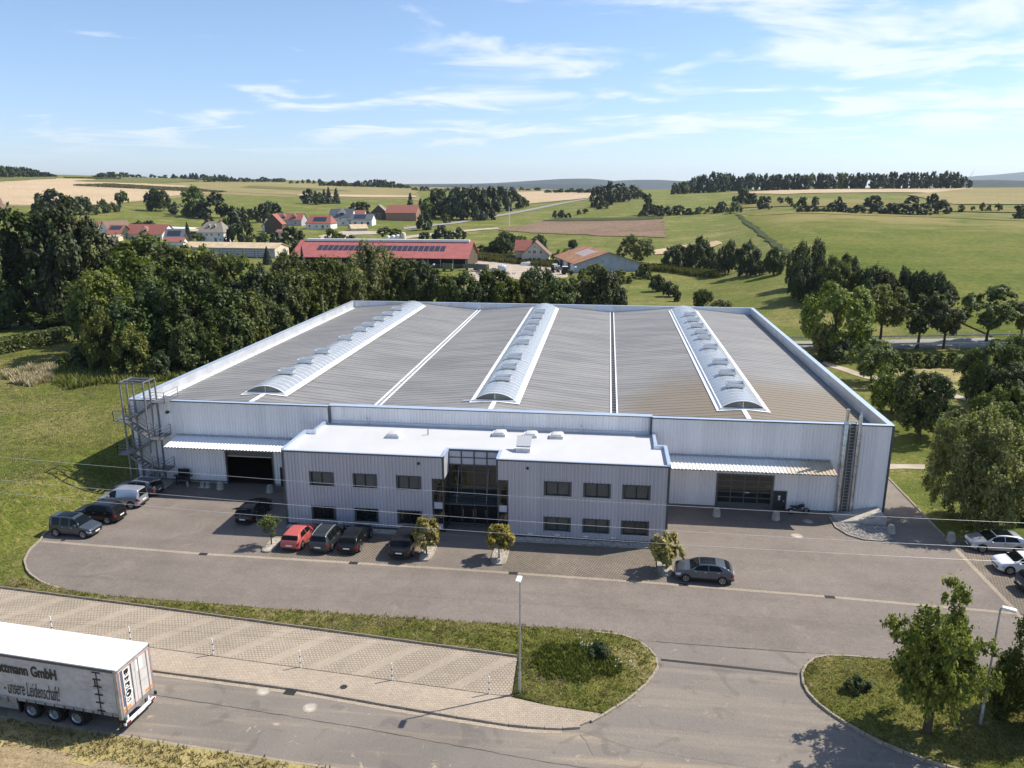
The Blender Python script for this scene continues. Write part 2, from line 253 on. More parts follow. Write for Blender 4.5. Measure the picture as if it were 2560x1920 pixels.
(-210.13, 462.15, 8.54, 7.07, 4.08, 'fdark', 'garden tree among the village houses, ninth from the left', 'garden trees of the village', False, None, 'tree'),
(-198.5, 449.78, 7.79, 6.91, 3.98, 'fdark', 'garden tree among the village houses, tenth from the left', 'garden trees of the village', False, None, 'tree'),
(-181.63, 429.54, 6.53, 11.74, 5.41, 'fdark', 'garden tree among the village houses, twelfth from the left', 'garden trees of the village', False, None, 'tree'),
(-177.39, 441.38, 6.97, 11.67, 5.85, 'fdark', 'garden tree among the village houses, fifteenth from the left', 'garden trees of the village', False, None, 'tree'),
(-194.4, 467.11, 8.43, 10.97, 4.44, 'fdark', 'garden tree among the village houses, fourteenth from the left', 'garden trees of the village', False, None, 'tree'),
(-118.21, 290.58, 0.25, 7.51, 3.94, 'fmid', 'garden tree among the village houses, thirteenth from the left', 'garden trees of the village', True, None, 'tree'),
(-109.7, 285.57, 0.05, 8.05, 3.87, 'fdark', 'garden tree among the village houses, sixteenth from the left', 'garden trees of the village', True, None, 'tree'),
(-98.07, 276.4, -0.19, 11.4, 6.87, 'fdark', 'garden tree among the village houses, eighteenth from the left', 'garden trees of the village', True, None, 'tree'),
(-97.21, 326.15, 1.35, 6.94, 4.77, 'fmid', 'garden tree among the village houses, twenty-first from the left', 'garden trees of the village', False, None, 'tree'),
(-129.36, 301.34, 0.71, 6.15, 3.34, 'fmid', 'garden tree among the village houses, eleventh from the left', 'garden trees of the village', True, None, 'tree'),
(-146.58, 378.84, 3.71, 8.14, 2.86, 'fmid', 'garden tree among the village houses, seventeenth from the left', 'garden trees of the village', False, None, 'tree'),
(-162.16, 438.64, 6.54, 5.5, 3.22, 'fmid', 'garden tree among the village houses, nineteenth from the left', 'garden trees of the village', False, None, 'tree'),
(-155.25, 433.52, 6.19, 4.84, 2.87, 'fdark', 'garden tree among the village houses, twentieth from the left', 'garden trees of the village', False, None, 'tree'),
(-221.3, 351.65, 4.7, 5.75, 4.12, 'fdark', 'garden tree among the village houses, second from the left', 'garden trees of the village', False, None, 'tree'),
(-204.0, 337.09, 3.57, 7.56, 5.3, 'fdark', 'garden tree among the village houses, third from the left', 'garden trees of the village', False, None, 'tree'),
(-230.3, 361.44, 5.46, 3.48, 3.38, 'fdark', 'garden tree among the village houses, first from the left', 'garden trees of the village', False, None, 'tree'),
(-146.53, 526.59, 9.65, 8.47, 8.21, 'fdark', 'garden tree among the village houses, twenty-fourth from the left', 'garden trees of the village', False, None, 'tree'),
(-127.61, 488.38, 7.94, 4.96, 2.45, 'fmid', 'garden tree among the village houses, twenty-fifth from the left', 'garden trees of the village', False, None, 'tree'),
(-92.1, 328.89, 1.45, 4.09, 3.28, 'fmid', 'garden tree among the village houses, twenty-second from the left', 'garden trees of the village', False, None, 'tree'),
(-88.66, 333.79, 1.64, 2.92, 2.55, 'fmid', 'garden tree among the village houses, twenty-third from the left', 'garden trees of the village', False, None, 'tree'),
(-161.57, 308.83, 1.53, 4.68, 3.68, 'fmid', 'garden tree among the village houses, fourth from the left', 'garden trees of the village', False, None, 'tree'),
(-139.14, 307.96, 1.07, 16.14, 7.06, 'fdark', 'big round tree right of the white villa', None, True, None, 'tree'),
(-170.97, 315.31, 1.97, 9.74, 2.75, 'conifer', 'dark conifer left of the white villa', None, False, None, 'tree'),
(-227.24, 628.56, 14.92, 12.82, 7.91, 'fdark', 'tree in the small grove on the pasture, first from the left', 'small grove on the pasture', False, None, 'tree'),
(-213.48, 618.99, 14.31, 10.19, 6.06, 'fdark', 'tree in the small grove on the pasture, second from the left', 'small grove on the pasture', False, None, 'tree'),
(-214.35, 634.39, 14.83, 12.89, 4.42, 'fconifer', 'tree in the small grove on the pasture, third from the left', 'small grove on the pasture', False, None, 'tree'),
(-210.54, 636.14, 14.8, 14.99, 4.87, 'fconifer', 'tree in the small grove on the pasture, fourth from the left', 'small grove on the pasture', False, None, 'tree'),
(-204.42, 638.96, 14.76, 14.2, 5.33, 'fconifer', 'tree in the small grove on the pasture, fifth from the left', 'small grove on the pasture', False, None, 'tree'),
(-106.17, 529.75, 8.99, 16.49, 4.84, 'fconifer', 'tree in the dark wood right of the village, first from the left', 'trees of the wood right of the village', False, None, 'tree'),
(-98.61, 532.08, 8.94, 12.33, 4.48, 'fconifer', 'tree in the dark wood right of the village, second from the left', 'trees of the wood right of the village', False, None, 'tree'),
(-78.38, 497.16, 7.49, 19.83, 9.48, 'fdark', 'tree in the dark wood right of the village, fourth from the left', 'trees of the wood right of the village', False, None, 'tree'),
(-64.75, 486.15, 6.98, 17.48, 8.59, 'fdark', 'tree in the dark wood right of the village, sixth from the left', 'trees of the wood right of the village', False, None, 'tree'),
(-55.1, 483.4, 6.8, 20.87, 9.21, 'fdark', 'tree in the dark wood right of the village, eighth from the left', 'trees of the wood right of the village', False, None, 'tree'),
(-46.29, 484.91, 6.79, 21.53, 9.22, 'fdark', 'tree in the dark wood right of the village, ninth from the left', 'trees of the wood right of the village', False, None, 'tree'),
(-47.14, 550.22, 8.91, 20.39, 9.51, 'fdark', 'tree in the dark wood right of the village, eleventh from the left', 'trees of the wood right of the village', False, None, 'tree'),
(-41.8, 584.98, 10.1, 19.21, 10.01, 'fdark', 'tree in the dark wood right of the village, twelfth from the left', 'trees of the wood right of the village', False, None, 'tree'),
(-36.19, 616.21, 11.21, 15.76, 9.21, 'fdark', 'tree in the dark wood right of the village, thirteenth from the left', 'trees of the wood right of the village', False, None, 'tree'),
(-29.45, 629.31, 11.7, 9.64, 5.96, 'fmid', 'tree in the dark wood right of the village, fourteenth from the left', 'trees of the wood right of the village', False, None, 'tree'),
(-39.75, 485.94, 6.77, 11.94, 8.2, 'fdark', 'tree in the dark wood right of the village, tenth from the left', 'trees of the wood right of the village', False, None, 'tree'),
(-83.29, 491.31, 7.36, 13.79, 6.96, 'fmid', 'tree in the dark wood right of the village, third from the left', 'trees of the wood right of the village', False, None, 'tree'),
(-78.76, 527.1, 8.48, 18.4, 7.38, 'fdark', 'tree in the dark wood right of the village, fifth from the left', 'trees of the wood right of the village', False, None, 'tree'),
(-71.28, 545.03, 8.99, 19.25, 7.58, 'fdark', 'tree in the dark wood right of the village, seventh from the left', 'trees of the wood right of the village', False, None, 'tree'),
(-64.11, 398.09, 4.03, 11.04, 5.83, 'fdark', 'single round tree by the lane below the wood', None, False, None, 'tree'),
(-61.51, 452.41, 5.85, 5.83, 3.56, 'fmid', 'small bush-like tree by the lane', None, False, None, 'bush'),
(-70.23, 339.64, 1.89, 6.37, 6.94, 'fmid', 'tree showing over the ridge of the long red barn, first from the left', 'trees behind the long red barn', False, None, 'tree'),
(-50.23, 338.1, 1.9, 4.13, 3.31, 'fdark', 'tree showing over the ridge of the long red barn, second from the left', 'trees behind the long red barn', True, None, 'tree'),
(-42.78, 343.25, 2.12, 7.34, 4.89, 'fdark', 'tree showing over the ridge of the long red barn, third from the left', 'trees behind the long red barn', False, None, 'tree'),
(-37.24, 343.5, 2.14, 4.41, 3.6, 'fdark', 'tree showing over the ridge of the long red barn, fourth from the left', 'trees behind the long red barn', False, None, 'tree'),
(-31.97, 343.77, 2.16, 6.11, 3.59, 'fdark', 'tree showing over the ridge of the long red barn, fifth from the left', 'trees behind the long red barn', True, None, 'tree'),
(-2.04, 270.47, 0.4, 6.05, 3.59, 'dark', 'tree or bush round the cream farmhouse, third from the left', 'trees round the cream farmhouse', True, None, 'tree'),
(1.76, 273.0, 0.43, 9.51, 6.15, 'dark', 'tree or bush round the cream farmhouse, fourth from the left', 'trees round the cream farmhouse', True, None, 'tree'),
(7.37, 280.21, 0.52, 7.43, 3.67, 'mid', 'tree or bush round the cream farmhouse, fifth from the left', 'trees round the cream farmhouse', True, None, 'tree'),
(16.11, 288.44, 0.79, 7.15, 4.18, 'dark', 'tree or bush round the cream farmhouse, sixth from the left', 'trees round the cream farmhouse', True, None, 'tree'),
(-9.23, 276.49, 0.45, 3.5, 4.3, 'bushd', 'tree or bush round the cream farmhouse, first from the left', 'trees round the cream farmhouse', True, None, 'tree'),
(-4.4, 272.44, 0.42, 3.86, 3.18, 'bushd', 'tree or bush round the cream farmhouse, second from the left', 'trees round the cream farmhouse', True, None, 'tree'),
(31.18, 294.82, 1.5, 4.05, 2.9, 'dark', 'tree or bush round the cream farmhouse, ninth from the left', 'trees round the cream farmhouse', True, None, 'tree'),
(27.12, 247.02, 0.39, 4.11, 2.73, 'bush', 'tree or bush round the cream farmhouse, seventh from the left', 'trees round the cream farmhouse', True, None, 'tree'),
(29.76, 257.47, 0.64, 3.08, 2.41, 'bush', 'tree or bush round the cream farmhouse, eighth from the left', 'trees round the cream farmhouse', True, None, 'tree'),
(8.05, 505.29, 7.89, 4.97, 2.1, 'fdark', 'small tree in the line above the brown field, first from the left', 'line above the brown field', False, None, 'tree'),
(13.3, 502.52, 8.02, 5.27, 3.13, 'fdark', 'small tree in the line above the brown field, second from the left', 'line above the brown field', False, None, 'tree'),
(18.4, 494.99, 7.99, 3.57, 2.57, 'fdark', 'small tree in the line above the brown field, third from the left', 'line above the brown field', False, None, 'tree'),
(24.91, 523.69, 9.34, 3.74, 2.15, 'fmid', 'small tree in the line above the brown field, fourth from the left', 'line above the brown field', False, None, 'tree'),
(29.41, 535.57, 10.0, 3.46, 3.29, 'fmid', 'small tree in the line above the brown field, fifth from the left', 'line above the brown field', False, None, 'tree'),
(37.42, 608.76, 13.16, 16.52, 7.35, 'fdark', 'tree in the rounded copse on the skyline right of centre', 'rounded copse on the skyline', False, None, 'tree'),
(48.84, 639.94, 14.88, 18.4, 10.22, 'fdark', 'tree in the rounded copse on the skyline right of centre', 'rounded copse on the skyline', False, None, 'tree'),
(59.09, 669.77, 16.4, 16.22, 8.86, 'fdark', 'tree in the rounded copse on the skyline right of centre', 'rounded copse on the skyline', False, None, 'tree'),
(69.07, 726.47, 18.6, 12.52, 9.04, 'fdark', 'tree in the rounded copse on the skyline right of centre', 'rounded copse on the skyline', False, None, 'tree'),
(78.33, 718.55, 18.71, 7.97, 6.58, 'fdark', 'tree in the rounded copse on the skyline right of centre', 'rounded copse on the skyline', False, None, 'tree'),
(42.39, 580.35, 12.36, 6.28, 5.87, 'fdark', 'tree in the rounded copse on the skyline right of centre', 'rounded copse on the skyline', False, None, 'tree'),
(74.67, 487.09, 10.74, 13.82, 5.67, 'fdark', 'hedge tree on the slope below the right ridge wood, second from the left', 'hedge trees across the right slope', False, None, 'tree'),
(81.25, 474.65, 10.56, 6.77, 5.21, 'fdark', 'hedge tree on the slope below the right ridge wood, third from the left', 'hedge trees across the right slope', False, None, 'tree'),
(71.01, 475.62, 10.17, 4.02, 3.59, 'fdark', 'hedge tree on the slope below the right ridge wood, first from the left', 'hedge trees across the right slope', False, None, 'tree'),
(87.9, 476.51, 10.83, 5.86, 4.56, 'fdark', 'hedge tree on the slope below the right ridge wood, fourth from the left', 'hedge trees across the right slope', False, None, 'tree'),
(95.26, 479.13, 11.08, 6.18, 5.23, 'fdark', 'hedge tree on the slope below the right ridge wood, fifth from the left', 'hedge trees across the right slope', False, None, 'tree'),
(102.36, 478.57, 11.12, 4.32, 3.59, 'fdark', 'hedge tree on the slope below the right ridge wood, sixth from the left', 'hedge trees across the right slope', False, None, 'tree'),
(110.22, 485.27, 11.56, 4.68, 4.94, 'fmid', 'hedge tree on the slope below the right ridge wood, seventh from the left', 'hedge trees across the right slope', False, None, 'tree'),
(118.1, 488.6, 12.11, 4.38, 3.97, 'fdark', 'hedge tree on the slope below the right ridge wood, eighth from the left', 'hedge trees across the right slope', False, None, 'tree'),
(124.77, 484.9, 12.56, 7.13, 4.59, 'fdark', 'hedge tree on the slope below the right ridge wood, ninth from the left', 'hedge trees across the right slope', False, None, 'tree'),
(130.5, 467.85, 12.79, 7.2, 5.4, 'fmid', 'hedge tree on the slope below the right ridge wood, tenth from the left', 'hedge trees across the right slope', False, None, 'tree'),
(149.8, 565.3, 16.59, 11.95, 7.1, 'fdark', 'hedge tree on the slope below the right ridge wood, eleventh from the left', 'hedge trees across the right slope', False, None, 'tree'),
(156.48, 549.3, 16.92, 7.88, 6.91, 'fdark', 'hedge tree on the slope below the right ridge wood, twelfth from the left', 'hedge trees across the right slope', False, None, 'tree'),
(150.22, 478.46, 15.28, 8.2, 4.51, 'fdark', 'hedge tree on the slope below the right ridge wood, thirteenth from the left', 'hedge trees across the right slope', False, None, 'tree'),
(166.35, 542.37, 17.76, 5.07, 2.51, 'fmid', 'hedge tree on the slope below the right ridge wood, fourteenth from the left', 'hedge trees across the right slope', False, None, 'tree'),
(168.83, 515.28, 17.63, 4.84, 2.4, 'fmid', 'hedge tree on the slope below the right ridge wood, sixteenth from the left', 'hedge trees across the right slope', False, None, 'tree'),
(169.93, 493.62, 17.44, 5.28, 2.96, 'fmid', 'hedge tree on the slope below the right ridge wood, seventeenth from the left', 'hedge trees across the right slope', False, None, 'tree'),
(170.13, 453.39, 16.85, 6.33, 4.27, 'fmid', 'hedge tree on the slope below the right ridge wood, nineteenth from the left', 'hedge trees across the right slope', False, None, 'tree'),
(183.6, 475.8, 17.85, 5.39, 3.17, 'fmid', 'hedge tree on the slope below the right ridge wood, twenty-second from the left', 'hedge trees across the right slope', False, None, 'tree'),
(152.44, 463.59, 15.37, 2.07, 1.88, 'fmid', 'hedge tree on the slope below the right ridge wood, fifteenth from the left', 'hedge trees across the right slope', False, None, 'tree'),
(162.54, 444.78, 16.18, 3.41, 2.1, 'fmid', 'hedge tree on the slope below the right ridge wood, eighteenth from the left', 'hedge trees across the right slope', False, None, 'tree'),
(159.61, 405.59, 15.33, 3.68, 4.16, 'fdark', 'hedge tree on the slope below the right ridge wood, twentieth from the left', 'hedge trees across the right slope', False, None, 'tree'),
(165.07, 401.53, 15.47, 3.9, 4.12, 'fdark', 'hedge tree on the slope below the right ridge wood, twenty-first from the left', 'hedge trees across the right slope', False, None, 'tree'),
(178.27, 404.99, 15.68, 8.06, 3.86, 'fdark', 'hedge tree on the slope below the right ridge wood, twenty-fourth from the left', 'hedge trees across the right slope', False, None, 'tree'),
(173.84, 400.83, 15.52, 4.91, 4.93, 'fdark', 'hedge tree on the slope below the right ridge wood, twenty-third from the left', 'hedge trees across the right slope', False, None, 'tree'),
(180.72, 400.86, 15.55, 4.91, 4.37, 'fdark', 'hedge tree on the slope below the right ridge wood, twenty-fifth from the left', 'hedge trees across the right slope', False, None, 'tree'),
(184.89, 389.19, 15.15, 4.53, 5.05, 'fdark', 'hedge tree on the slope below the right ridge wood, twenty-sixth from the left', 'hedge trees across the right slope', False, None, 'tree'),
(211.73, 448.26, 17.08, 7.05, 6.58, 'fdark', 'hedge tree on the slope below the right ridge wood, twenty-seventh from the left', 'hedge trees across the right slope', False, None, 'tree'),
(194.06, 386.25, 15.03, 5.48, 5.01, 'fdark', 'hedge tree on the slope below the right ridge wood, twenty-eighth from the left', 'hedge trees across the right slope', False, None, 'tree'),
(200.9, 387.06, 15.02, 5.73, 5.53, 'fdark', 'hedge tree on the slope below the right ridge wood, twenty-ninth from the left', 'hedge trees across the right slope', False, None, 'tree'),
(206.47, 384.16, 14.89, 5.68, 4.97, 'fdark', 'hedge tree on the slope below the right ridge wood, thirtieth from the left', 'hedge trees across the right slope', False, None, 'tree'),
(213.07, 385.1, 14.88, 5.68, 4.97, 'fdark', 'hedge tree on the slope below the right ridge wood, thirty-second from the left', 'hedge trees across the right slope', False, None, 'tree'),
(218.41, 385.89, 14.88, 5.69, 4.71, 'fdark', 'hedge tree on the slope below the right ridge wood, thirty-third from the left', 'hedge trees across the right slope', False, None, 'tree'),
(249.74, 489.94, 18.31, 5.45, 5.14, 'fdark', 'hedge tree on the slope below the right ridge wood, thirty-first from the left', 'hedge trees across the right slope', False, None, 'tree'),
(242.98, 437.95, 16.59, 8.76, 4.36, 'fdark', 'hedge tree on the slope below the right ridge wood, thirty-fourth from the left', 'hedge trees across the right slope', False, None, 'tree'),
(231.63, 395.16, 15.13, 7.29, 5.06, 'fdark', 'hedge tree on the slope below the right ridge wood, thirty-fifth from the left', 'hedge trees across the right slope', False, None, 'tree'),
(247.21, 408.78, 15.54, 4.13, 2.46, 'fmid', 'hedge tree on the slope below the right ridge wood, thirty-sixth from the left', 'hedge trees across the right slope', False, None, 'tree'),
(257.63, 418.04, 15.82, 2.89, 1.39, 'fmid', 'hedge tree on the slope below the right ridge wood, thirty-seventh from the left', 'hedge trees across the right slope', False, None, 'tree'),
(261.04, 414.24, 15.68, 4.94, 1.93, 'fmid', 'hedge tree on the slope below the right ridge wood, thirty-eighth from the left', 'hedge trees across the right slope', False, None, 'tree'),
(264.93, 414.54, 15.69, 3.9, 1.65, 'fmid', 'hedge tree on the slope below the right ridge wood, thirty-ninth from the left', 'hedge trees across the right slope', False, None, 'tree'),
(269.82, 414.84, 15.7, 4.42, 2.47, 'fmid', 'hedge tree on the slope below the right ridge wood, fortieth from the left', 'hedge trees across the right slope', False, None, 'tree'),
(255.71, 359.17, 13.81, 6.43, 4.37, 'fdark', 'hedge tree on the slope below the right ridge wood, forty-first from the left', 'hedge trees across the right slope', False, None, 'tree'),
(118.96, 807.89, 22.28, 11.52, 5.75, 'fmid', 'tree of the long dark wood on the right skyline', 'wood on the right skyline', False, None, 'tree'),
(125.92, 819.03, 22.67, 11.77, 8.28, 'fdark', 'tree of the long dark wood on the right skyline', 'wood on the right skyline', False, None, 'tree'),
(130.0, 822.96, 22.82, 12.81, 6.89, 'fmid', 'tree of the long dark wood on the right skyline', 'wood on the right skyline', False, None, 'tree'),
(140.02, 841.76, 23.37, 15.72, 7.18, 'fdark', 'tree of the long dark wood on the right skyline', 'wood on the right skyline', False, None, 'tree'),
(146.54, 847.77, 23.58, 17.64, 7.28, 'fdark', 'tree of the long dark wood on the right skyline', 'wood on the right skyline', False, None, 'tree'),
(152.0, 844.6, 23.59, 19.17, 7.76, 'fdark', 'tree of the long dark wood on the right skyline', 'wood on the right skyline', False, None, 'tree'),
(162.92, 847.12, 23.94, 21.97, 6.9, 'fdark', 'tree of the long dark wood on the right skyline', 'wood on the right skyline', False, None, 'tree'),
(169.0, 851.58, 24.23, 20.83, 8.33, 'fdark', 'tree of the long dark wood on the right skyline', 'wood on the right skyline', False, None, 'tree'),
(175.91, 865.64, 24.75, 19.13, 8.5, 'fdark', 'tree of the long dark wood on the right skyline', 'wood on the right skyline', False, None, 'tree'),
(186.18, 881.77, 25.41, 19.13, 8.5, 'fdark', 'tree of the long dark wood on the right skyline', 'wood on the right skyline', False, None, 'tree'),
(190.16, 874.37, 25.49, 15.92, 8.07, 'fdark', 'tree of the long dark wood on the right skyline', 'wood on the right skyline', False, None, 'tree'),
(198.27, 875.69, 25.89, 15.37, 7.63, 'fdark', 'tree of the long dark wood on the right skyline', 'wood on the right skyline', False, None, 'tree'),
(205.91, 879.58, 26.3, 18.09, 8.18, 'fdark', 'tree of the long dark wood on the right skyline', 'wood on the right skyline', False, None, 'tree'),
(209.45, 858.38, 26.24, 18.2, 7.42, 'fdark', 'tree of the long dark wood on the right skyline', 'wood on the right skyline', False, None, 'tree'),
(214.25, 844.34, 26.29, 16.61, 6.55, 'fdark', 'tree of the long dark wood on the right skyline', 'wood on the right skyline', False, None, 'tree'),
(219.49, 833.71, 26.39, 17.36, 6.57, 'fdark', 'tree of the long dark wood on the right skyline', 'wood on the right skyline', False, None, 'tree'),
(226.66, 837.43, 26.82, 15.69, 8.11, 'fdark', 'tree of the long dark wood on the right skyline', 'wood on the right skyline', False, None, 'tree'),
(227.88, 815.85, 26.5, 16.13, 7.21, 'fdark', 'tree of the long dark wood on the right skyline', 'wood on the right skyline', False, None, 'tree'),
(230.77, 812.27, 26.57, 15.54, 6.21, 'fdark', 'tree of the long dark wood on the right skyline', 'wood on the right skyline', False, None, 'tree'),
(238.92, 813.46, 26.96, 15.58, 7.12, 'fdark', 'tree of the long dark wood on the right skyline', 'wood on the right skyline', False, None, 'tree'),
(244.06, 806.32, 27.01, 16.44, 6.24, 'fdark', 'tree of the long dark wood on the right skyline', 'wood on the right skyline', False, None, 'tree'),
(247.76, 795.96, 26.9, 14.32, 7.64, 'fdark', 'tree of the long dark wood on the right skyline', 'wood on the right skyline', False, None, 'tree'),
(252.36, 794.82, 27.01, 14.66, 5.76, 'fdark', 'tree of the long dark wood on the right skyline', 'wood on the right skyline', False, None, 'tree'),
(257.67, 795.36, 27.15, 15.83, 5.83, 'fmid', 'tree of the long dark wood on the right skyline', 'wood on the right skyline', False, None, 'tree'),
(267.78, 806.57, 27.61, 15.91, 7.0, 'fdark', 'tree of the long dark wood on the right skyline', 'wood on the right skyline', False, None, 'tree'),
(271.13, 796.68, 27.35, 15.28, 6.38, 'fdark', 'tree of the long dark wood on the right skyline', 'wood on the right skyline', False, None, 'tree'),
(278.2, 804.01, 27.62, 15.34, 6.08, 'fdark', 'tree of the long dark wood on the right skyline', 'wood on the right skyline', False, None, 'tree'),
(286.97, 801.67, 27.62, 15.97, 7.15, 'fmid', 'tree of the long dark wood on the right skyline', 'wood on the right skyline', False, None, 'tree'),
(292.45, 811.41, 27.92, 16.05, 7.52, 'fdark', 'tree of the long dark wood on the right skyline', 'wood on the right skyline', False, None, 'tree'),
(297.52, 798.62, 27.61, 15.08, 6.11, 'fdark', 'tree of the long dark wood on the right skyline', 'wood on the right skyline', False, None, 'tree'),
(304.67, 801.22, 27.74, 15.94, 7.24, 'fdark', 'tree of the long dark wood on the right skyline', 'wood on the right skyline', False, None, 'tree'),
(310.96, 804.78, 27.88, 14.75, 5.72, 'fdark', 'tree of the long dark wood on the right skyline', 'wood on the right skyline', False, None, 'tree'),
(315.3, 794.43, 27.63, 15.79, 7.71, 'fdark', 'tree of the long dark wood on the right skyline', 'wood on the right skyline', False, None, 'tree'),
(321.81, 796.47, 27.74, 15.46, 6.15, 'fdark', 'tree of the long dark wood on the right skyline', 'wood on the right skyline', False, None, 'tree'),
(331.63, 809.12, 28.16, 14.15, 8.1, 'fmid', 'tree of the long dark wood on the right skyline', 'wood on the right skyline', False, None, 'tree'),
(330.31, 794.51, 27.75, 14.27, 7.29, 'fdark', 'tree of the long dark wood on the right skyline', 'wood on the right skyline', False, None, 'tree'),
(339.89, 803.18, 28.08, 16.65, 7.28, 'fdark', 'tree of the long dark wood on the right skyline', 'wood on the right skyline', False, None, 'tree'),
(346.7, 807.58, 28.25, 15.68, 6.33, 'fdark', 'tree of the long dark wood on the right skyline', 'wood on the right skyline', False, None, 'tree'),
(348.24, 793.21, 27.87, 15.58, 5.5, 'fdark', 'tree of the long dark wood on the right skyline', 'wood on the right skyline', False, None, 'tree'),
(353.32, 790.84, 27.85, 16.29, 6.3, 'fdark', 'tree of the long dark wood on the right skyline', 'wood on the right skyline', False, None, 'tree'),
(361.05, 792.5, 27.97, 15.91, 6.32, 'fdark', 'tree of the long dark wood on the right skyline', 'wood on the right skyline', False, None, 'tree'),
(369.03, 798.09, 28.21, 15.41, 6.07, 'fdark', 'tree of the long dark wood on the right skyline', 'wood on the right skyline', False, None, 'tree'),
(374.99, 804.1, 28.42, 15.3, 6.06, 'fdark', 'tree of the long dark wood on the right skyline', 'wood on the right skyline', False, None, 'tree'),
(377.76, 790.84, 28.09, 16.67, 6.28, 'fdark', 'tree of the long dark wood on the right skyline', 'wood on the right skyline', False, None, 'tree'),
(385.77, 793.95, 28.26, 14.73, 7.7, 'fdark', 'tree of the long dark wood on the right skyline', 'wood on the right skyline', False, None, 'tree'),
(394.02, 802.95, 28.58, 16.81, 5.67, 'fdark', 'tree of the long dark wood on the right skyline', 'wood on the right skyline', False, None, 'tree'),
(395.09, 788.8, 28.22, 15.76, 6.95, 'fdark', 'tree of the long dark wood on the right skyline', 'wood on the right skyline', False, None, 'tree'),
(401.14, 793.02, 28.4, 15.67, 5.62, 'fdark', 'tree of the long dark wood on the right skyline', 'wood on the right skyline', False, None, 'tree'),
(408.24, 791.71, 28.45, 11.53, 6.56, 'fdark', 'tree of the long dark wood on the right skyline', 'wood on the right skyline', False, None, 'tree'),
(-750.26, 889.32, 42.68, 13.78, 7.04, 'fdark', 'tree of the wood on the far left skyline', 'wood on the far left skyline', False, None, 'tree'),
(-749.42, 891.22, 42.66, 13.88, 5.97, 'fmid', 'tree of the wood on the far left skyline', 'wood on the far left skyline', False, None, 'tree'),
(-761.17, 914.97, 43.54, 13.32, 6.11, 'fdark', 'tree of the wood on the far left skyline', 'wood on the far left skyline', False, None, 'tree'),
(-749.24, 905.65, 42.83, 13.14, 7.92, 'fdark', 'tree of the wood on the far left skyline', 'wood on the far left skyline', False, None, 'tree'),
(-760.5, 928.46, 43.62, 12.73, 5.82, 'fdark', 'tree of the wood on the far left skyline', 'wood on the far left skyline', False, None, 'tree'),
(-766.06, 941.39, 43.98, 10.28, 6.41, 'fdark', 'tree of the wood on the far left skyline', 'wood on the far left skyline', False, None, 'tree'),
(-762.68, 947.89, 43.84, 12.87, 8.09, 'fdark', 'tree of the wood on the far left skyline', 'wood on the far left skyline', False, None, 'tree'),
(-769.23, 968.0, 44.27, 11.24, 7.44, 'fdark', 'tree of the wood on the far left skyline', 'wood on the far left skyline', False, None, 'tree'),
(-759.54, 960.64, 43.71, 8.78, 6.42, 'fdark', 'tree of the wood on the far left skyline', 'wood on the far left skyline', False, None, 'tree'),
(-769.05, 979.41, 44.31, 9.67, 6.59, 'fdark', 'tree of the wood on the far left skyline', 'wood on the far left skyline', False, None, 'tree'),
(-763.57, 981.72, 44.02, 6.69, 8.41, 'fdark', 'tree of the wood on the far left skyline', 'wood on the far left skyline', False, None, 'tree'),
(-770.51, 998.26, 44.5, 6.64, 8.27, 'fdark', 'tree of the wood on the far left skyline', 'wood on the far left skyline', False, None, 'tree'),
(-771.65, 1008.41, 44.63, 4.63, 7.59, 'fdark', 'tree of the wood on the far left skyline', 'wood on the far left skyline', False, None, 'tree'),
(-777.97, 1025.21, 45.11, 4.13, 6.26, 'fdark', 'tree of the wood on the far left skyline', 'wood on the far left skyline', False, None, 'tree'),
(-783.18, 1129.02, 46.46, 2.33, 5.99, 'fdark', 'tree of the low wood on the left skyline', 'low wood on the left skyline', False, None, 'tree'),
(-769.96, 1124.21, 45.69, 6.01, 6.48, 'fdark', 'tree of the low wood on the left skyline', 'low wood on the left skyline', False, None, 'tree'),
(-768.52, 1128.8, 45.67, 6.95, 7.18, 'fdark', 'tree of the low wood on the left skyline', 'low wood on the left skyline', False, None, 'tree'),
(-780.03, 1164.06, 46.7, 7.84, 6.72, 'fdark', 'tree of the low wood on the left skyline', 'low wood on the left skyline', False, None, 'tree'),
(-769.32, 1153.84, 46.03, 8.56, 7.66, 'fdark', 'tree of the low wood on the left skyline', 'low wood on the left skyline', False, None, 'tree'),
(-769.12, 1164.94, 46.17, 5.46, 7.72, 'fmid', 'tree of the low wood on the left skyline', 'low wood on the left skyline', False, None, 'tree'),
(-773.74, 1187.81, 46.66, 7.97, 6.62, 'fdark', 'tree of the low wood on the left skyline', 'low wood on the left skyline', False, None, 'tree'),
(-775.04, 1201.2, 46.86, 7.31, 5.73, 'fdark', 'tree of the low wood on the left skyline', 'low wood on the left skyline', False, None, 'tree'),
(-780.71, 1223.0, 47.26, 4.39, 7.91, 'fdark', 'tree of the low wood on the left skyline', 'low wood on the left skyline', False, None, 'tree'),
(-778.38, 1227.05, 47.19, 4.25, 5.73, 'fdark', 'tree of the low wood on the left skyline', 'low wood on the left skyline', False, None, 'tree'),
(-759.24, 1211.85, 46.28, 5.25, 5.71, 'fdark', 'tree of the low wood on the left skyline', 'low wood on the left skyline', False, None, 'tree'),
(-771.99, 1248.41, 47.05, 1.46, 5.97, 'fdark', 'tree of the low wood on the left skyline', 'low wood on the left skyline', False, None, 'tree'),
(-752.94, 1242.76, 46.34, 5.93, 6.25, 'fdark', 'tree of the low wood on the left skyline', 'low wood on the left skyline', False, None, 'tree'),
(-748.97, 1256.81, 46.31, 2.95, 6.79, 'fdark', 'tree of the low wood on the left skyline', 'low wood on the left skyline', False, None, 'tree'),
(-737.99, 1257.11, 45.94, 5.5, 6.03, 'fdark', 'tree of the low wood on the left skyline', 'low wood on the left skyline', False, None, 'tree'),
